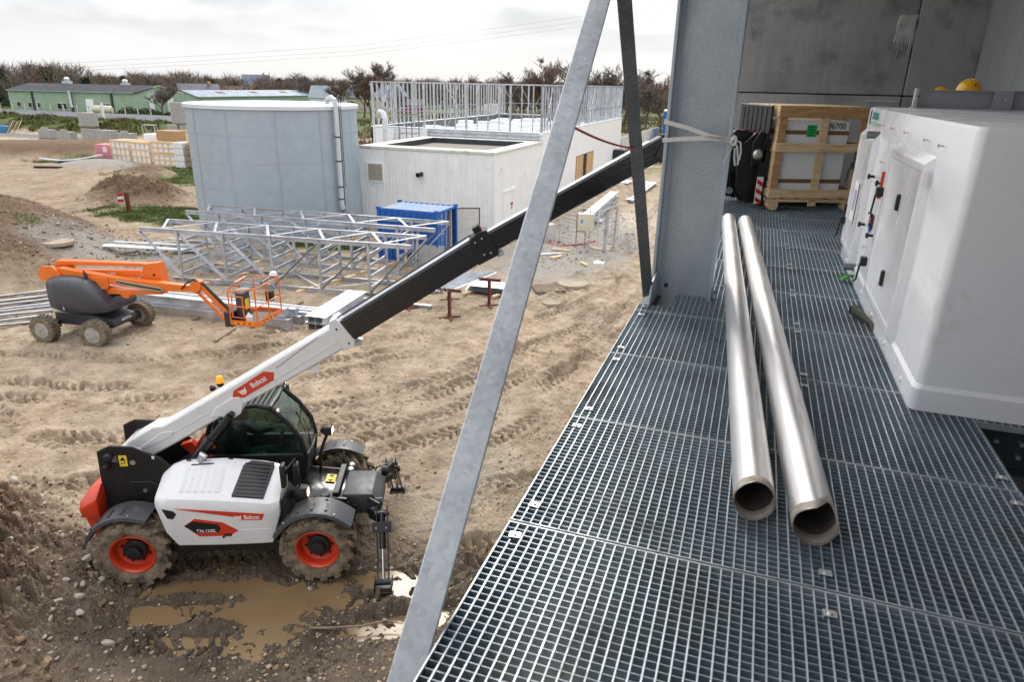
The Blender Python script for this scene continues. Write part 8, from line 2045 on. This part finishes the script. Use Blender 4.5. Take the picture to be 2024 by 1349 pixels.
soup('bank_undergrowth', bank, 34000, [LEAFG, LEAFY, BRAMB], 6)
def shrub(g, n, c, r__, h):
    c = np.array(c); k = g.integers(0, len(c), n); a = g.uniform(0, 6.28, n); q_ = np.sqrt(g.uniform(0, 1, n)); P = np.stack([c[k, 0] + r__ * q_ * np.cos(a), c[k, 1] + r__ * q_ * np.sin(a), g.uniform(0, h, n) * (1 - .6 * q_ ** 2)], 1)
    d = g.standard_normal((n, 3)); d[:, 2] = np.abs(d[:, 2]); d /= np.linalg.norm(d, axis=1)[:, None]; return P, d, g.uniform(.2, .5, n), g.uniform(.08, .18, n), g.integers(0, 2, n)
for k, (x, y, r__, h) in enumerate(((-116.5, 108.8, 2.4, 1.9), (-111.6, 108.4, 2.6, 1.8), (-107.5, 110.0, 1.6, 1.2))):
    o = soup('shrub', lambda g, n: shrub(g, n, [(0, 0)], r__, h), 1300, [EVER, LEAFG], 20 + k, None); o.location = (x, y, 0)
    tag(o, ('left', 'middle', 'right')[k] + ' dark shrub in front of the green shed gable', 'shrub', 'dark shrubs before the green shed')
def field(g, n):
    x = g.uniform(-75, -4, n); y = g.uniform(74, 200, n); cl = fbm(x, y, .12, 3, 401); keep = cl > -.05; x, y, cl = x[keep], y[keep], cl[keep]; n = len(x)
    d = g.standard_normal((n, 3)) * .5; d[:, 2] = 1; d /= np.linalg.norm(d, axis=1)[:, None]
    mi = np.where(g.uniform(0, 1, n) < .72, 2, np.where(g.uniform(0, 1, n) < .6, 0, 1)); return np.stack([x, y, np.full(n, .0)], 1), d, g.uniform(.3, .9, n) * (1 + cl), g.uniform(.06, .2, n), mi
soup('rough_field_growth', field, 26000, [LEAFG, LEAFY, BRAMB], 8)
GR1 = mat('grass blades', (.075, .125, .022), .8, 0, .3, 2); GR2 = mat('yellowish grass blades', (.19, .19, .06), .8, 0, .25, 2)
def grass(g, n):
    out = []
    for cx, cy, rx, ry, ro, f in ((-32.4, 31.2, 5.6, 3.4, 0, .30), (-43, 45.5, 9.2, 6.6, -.25, .42), (-59, 49.0, 5.4, 2.2, .5, .08), (-30.8, 21.6, 1.8, 1, 0, .03), (-19.6, 28.3, 5, 1.5, 0, .12), (-13.2, 31, 1.4, 3.4, 0, .05)):
        m = int(n * f); r_ = np.sqrt(g.uniform(0, 1, m)); a = g.uniform(0, 6.28, m); X, Y = rx * r_ * np.cos(a), ry * r_ * np.sin(a); c_, s_ = math.cos(ro), math.sin(ro); out.append(np.stack([cx + X * c_ - Y * s_, cy + X * s_ + Y * c_], 1))
    xy = np.concatenate(out); t = terrain(xy[:, 0], xy[:, 1], False); k = t[2] > g.uniform(.15, .9, len(xy)); xy = xy[k]; z = t[0][k]; n = len(xy)
    d = g.standard_normal((n, 3)) * .45; d[:, 2] = 1; d /= np.linalg.norm(d, axis=1)[:, None]; cl = .6 + .9 * np.clip(fbm(xy[:, 0], xy[:, 1], .9, 2, 501) + .3, 0, 1)
    return np.stack([xy[:, 0], xy[:, 1], z - .02], 1), d, g.uniform(.10, .26, n) * cl, g.uniform(.012, .035, n), (g.uniform(0, 1, n) < .22).astype(int)
soup('grass', grass, 90000, [GR1, GR2], 9)
bt = thing('bare_shrub', 'thin bare shrub at the edge of the earth bank', 'shrub', (-29.6, 16.8, zat(-29.6, 16.8))); o = put('stems', TV[3][1], bt); o.scale = (.30, .30, .26); o.location = (0, 0, -.9)
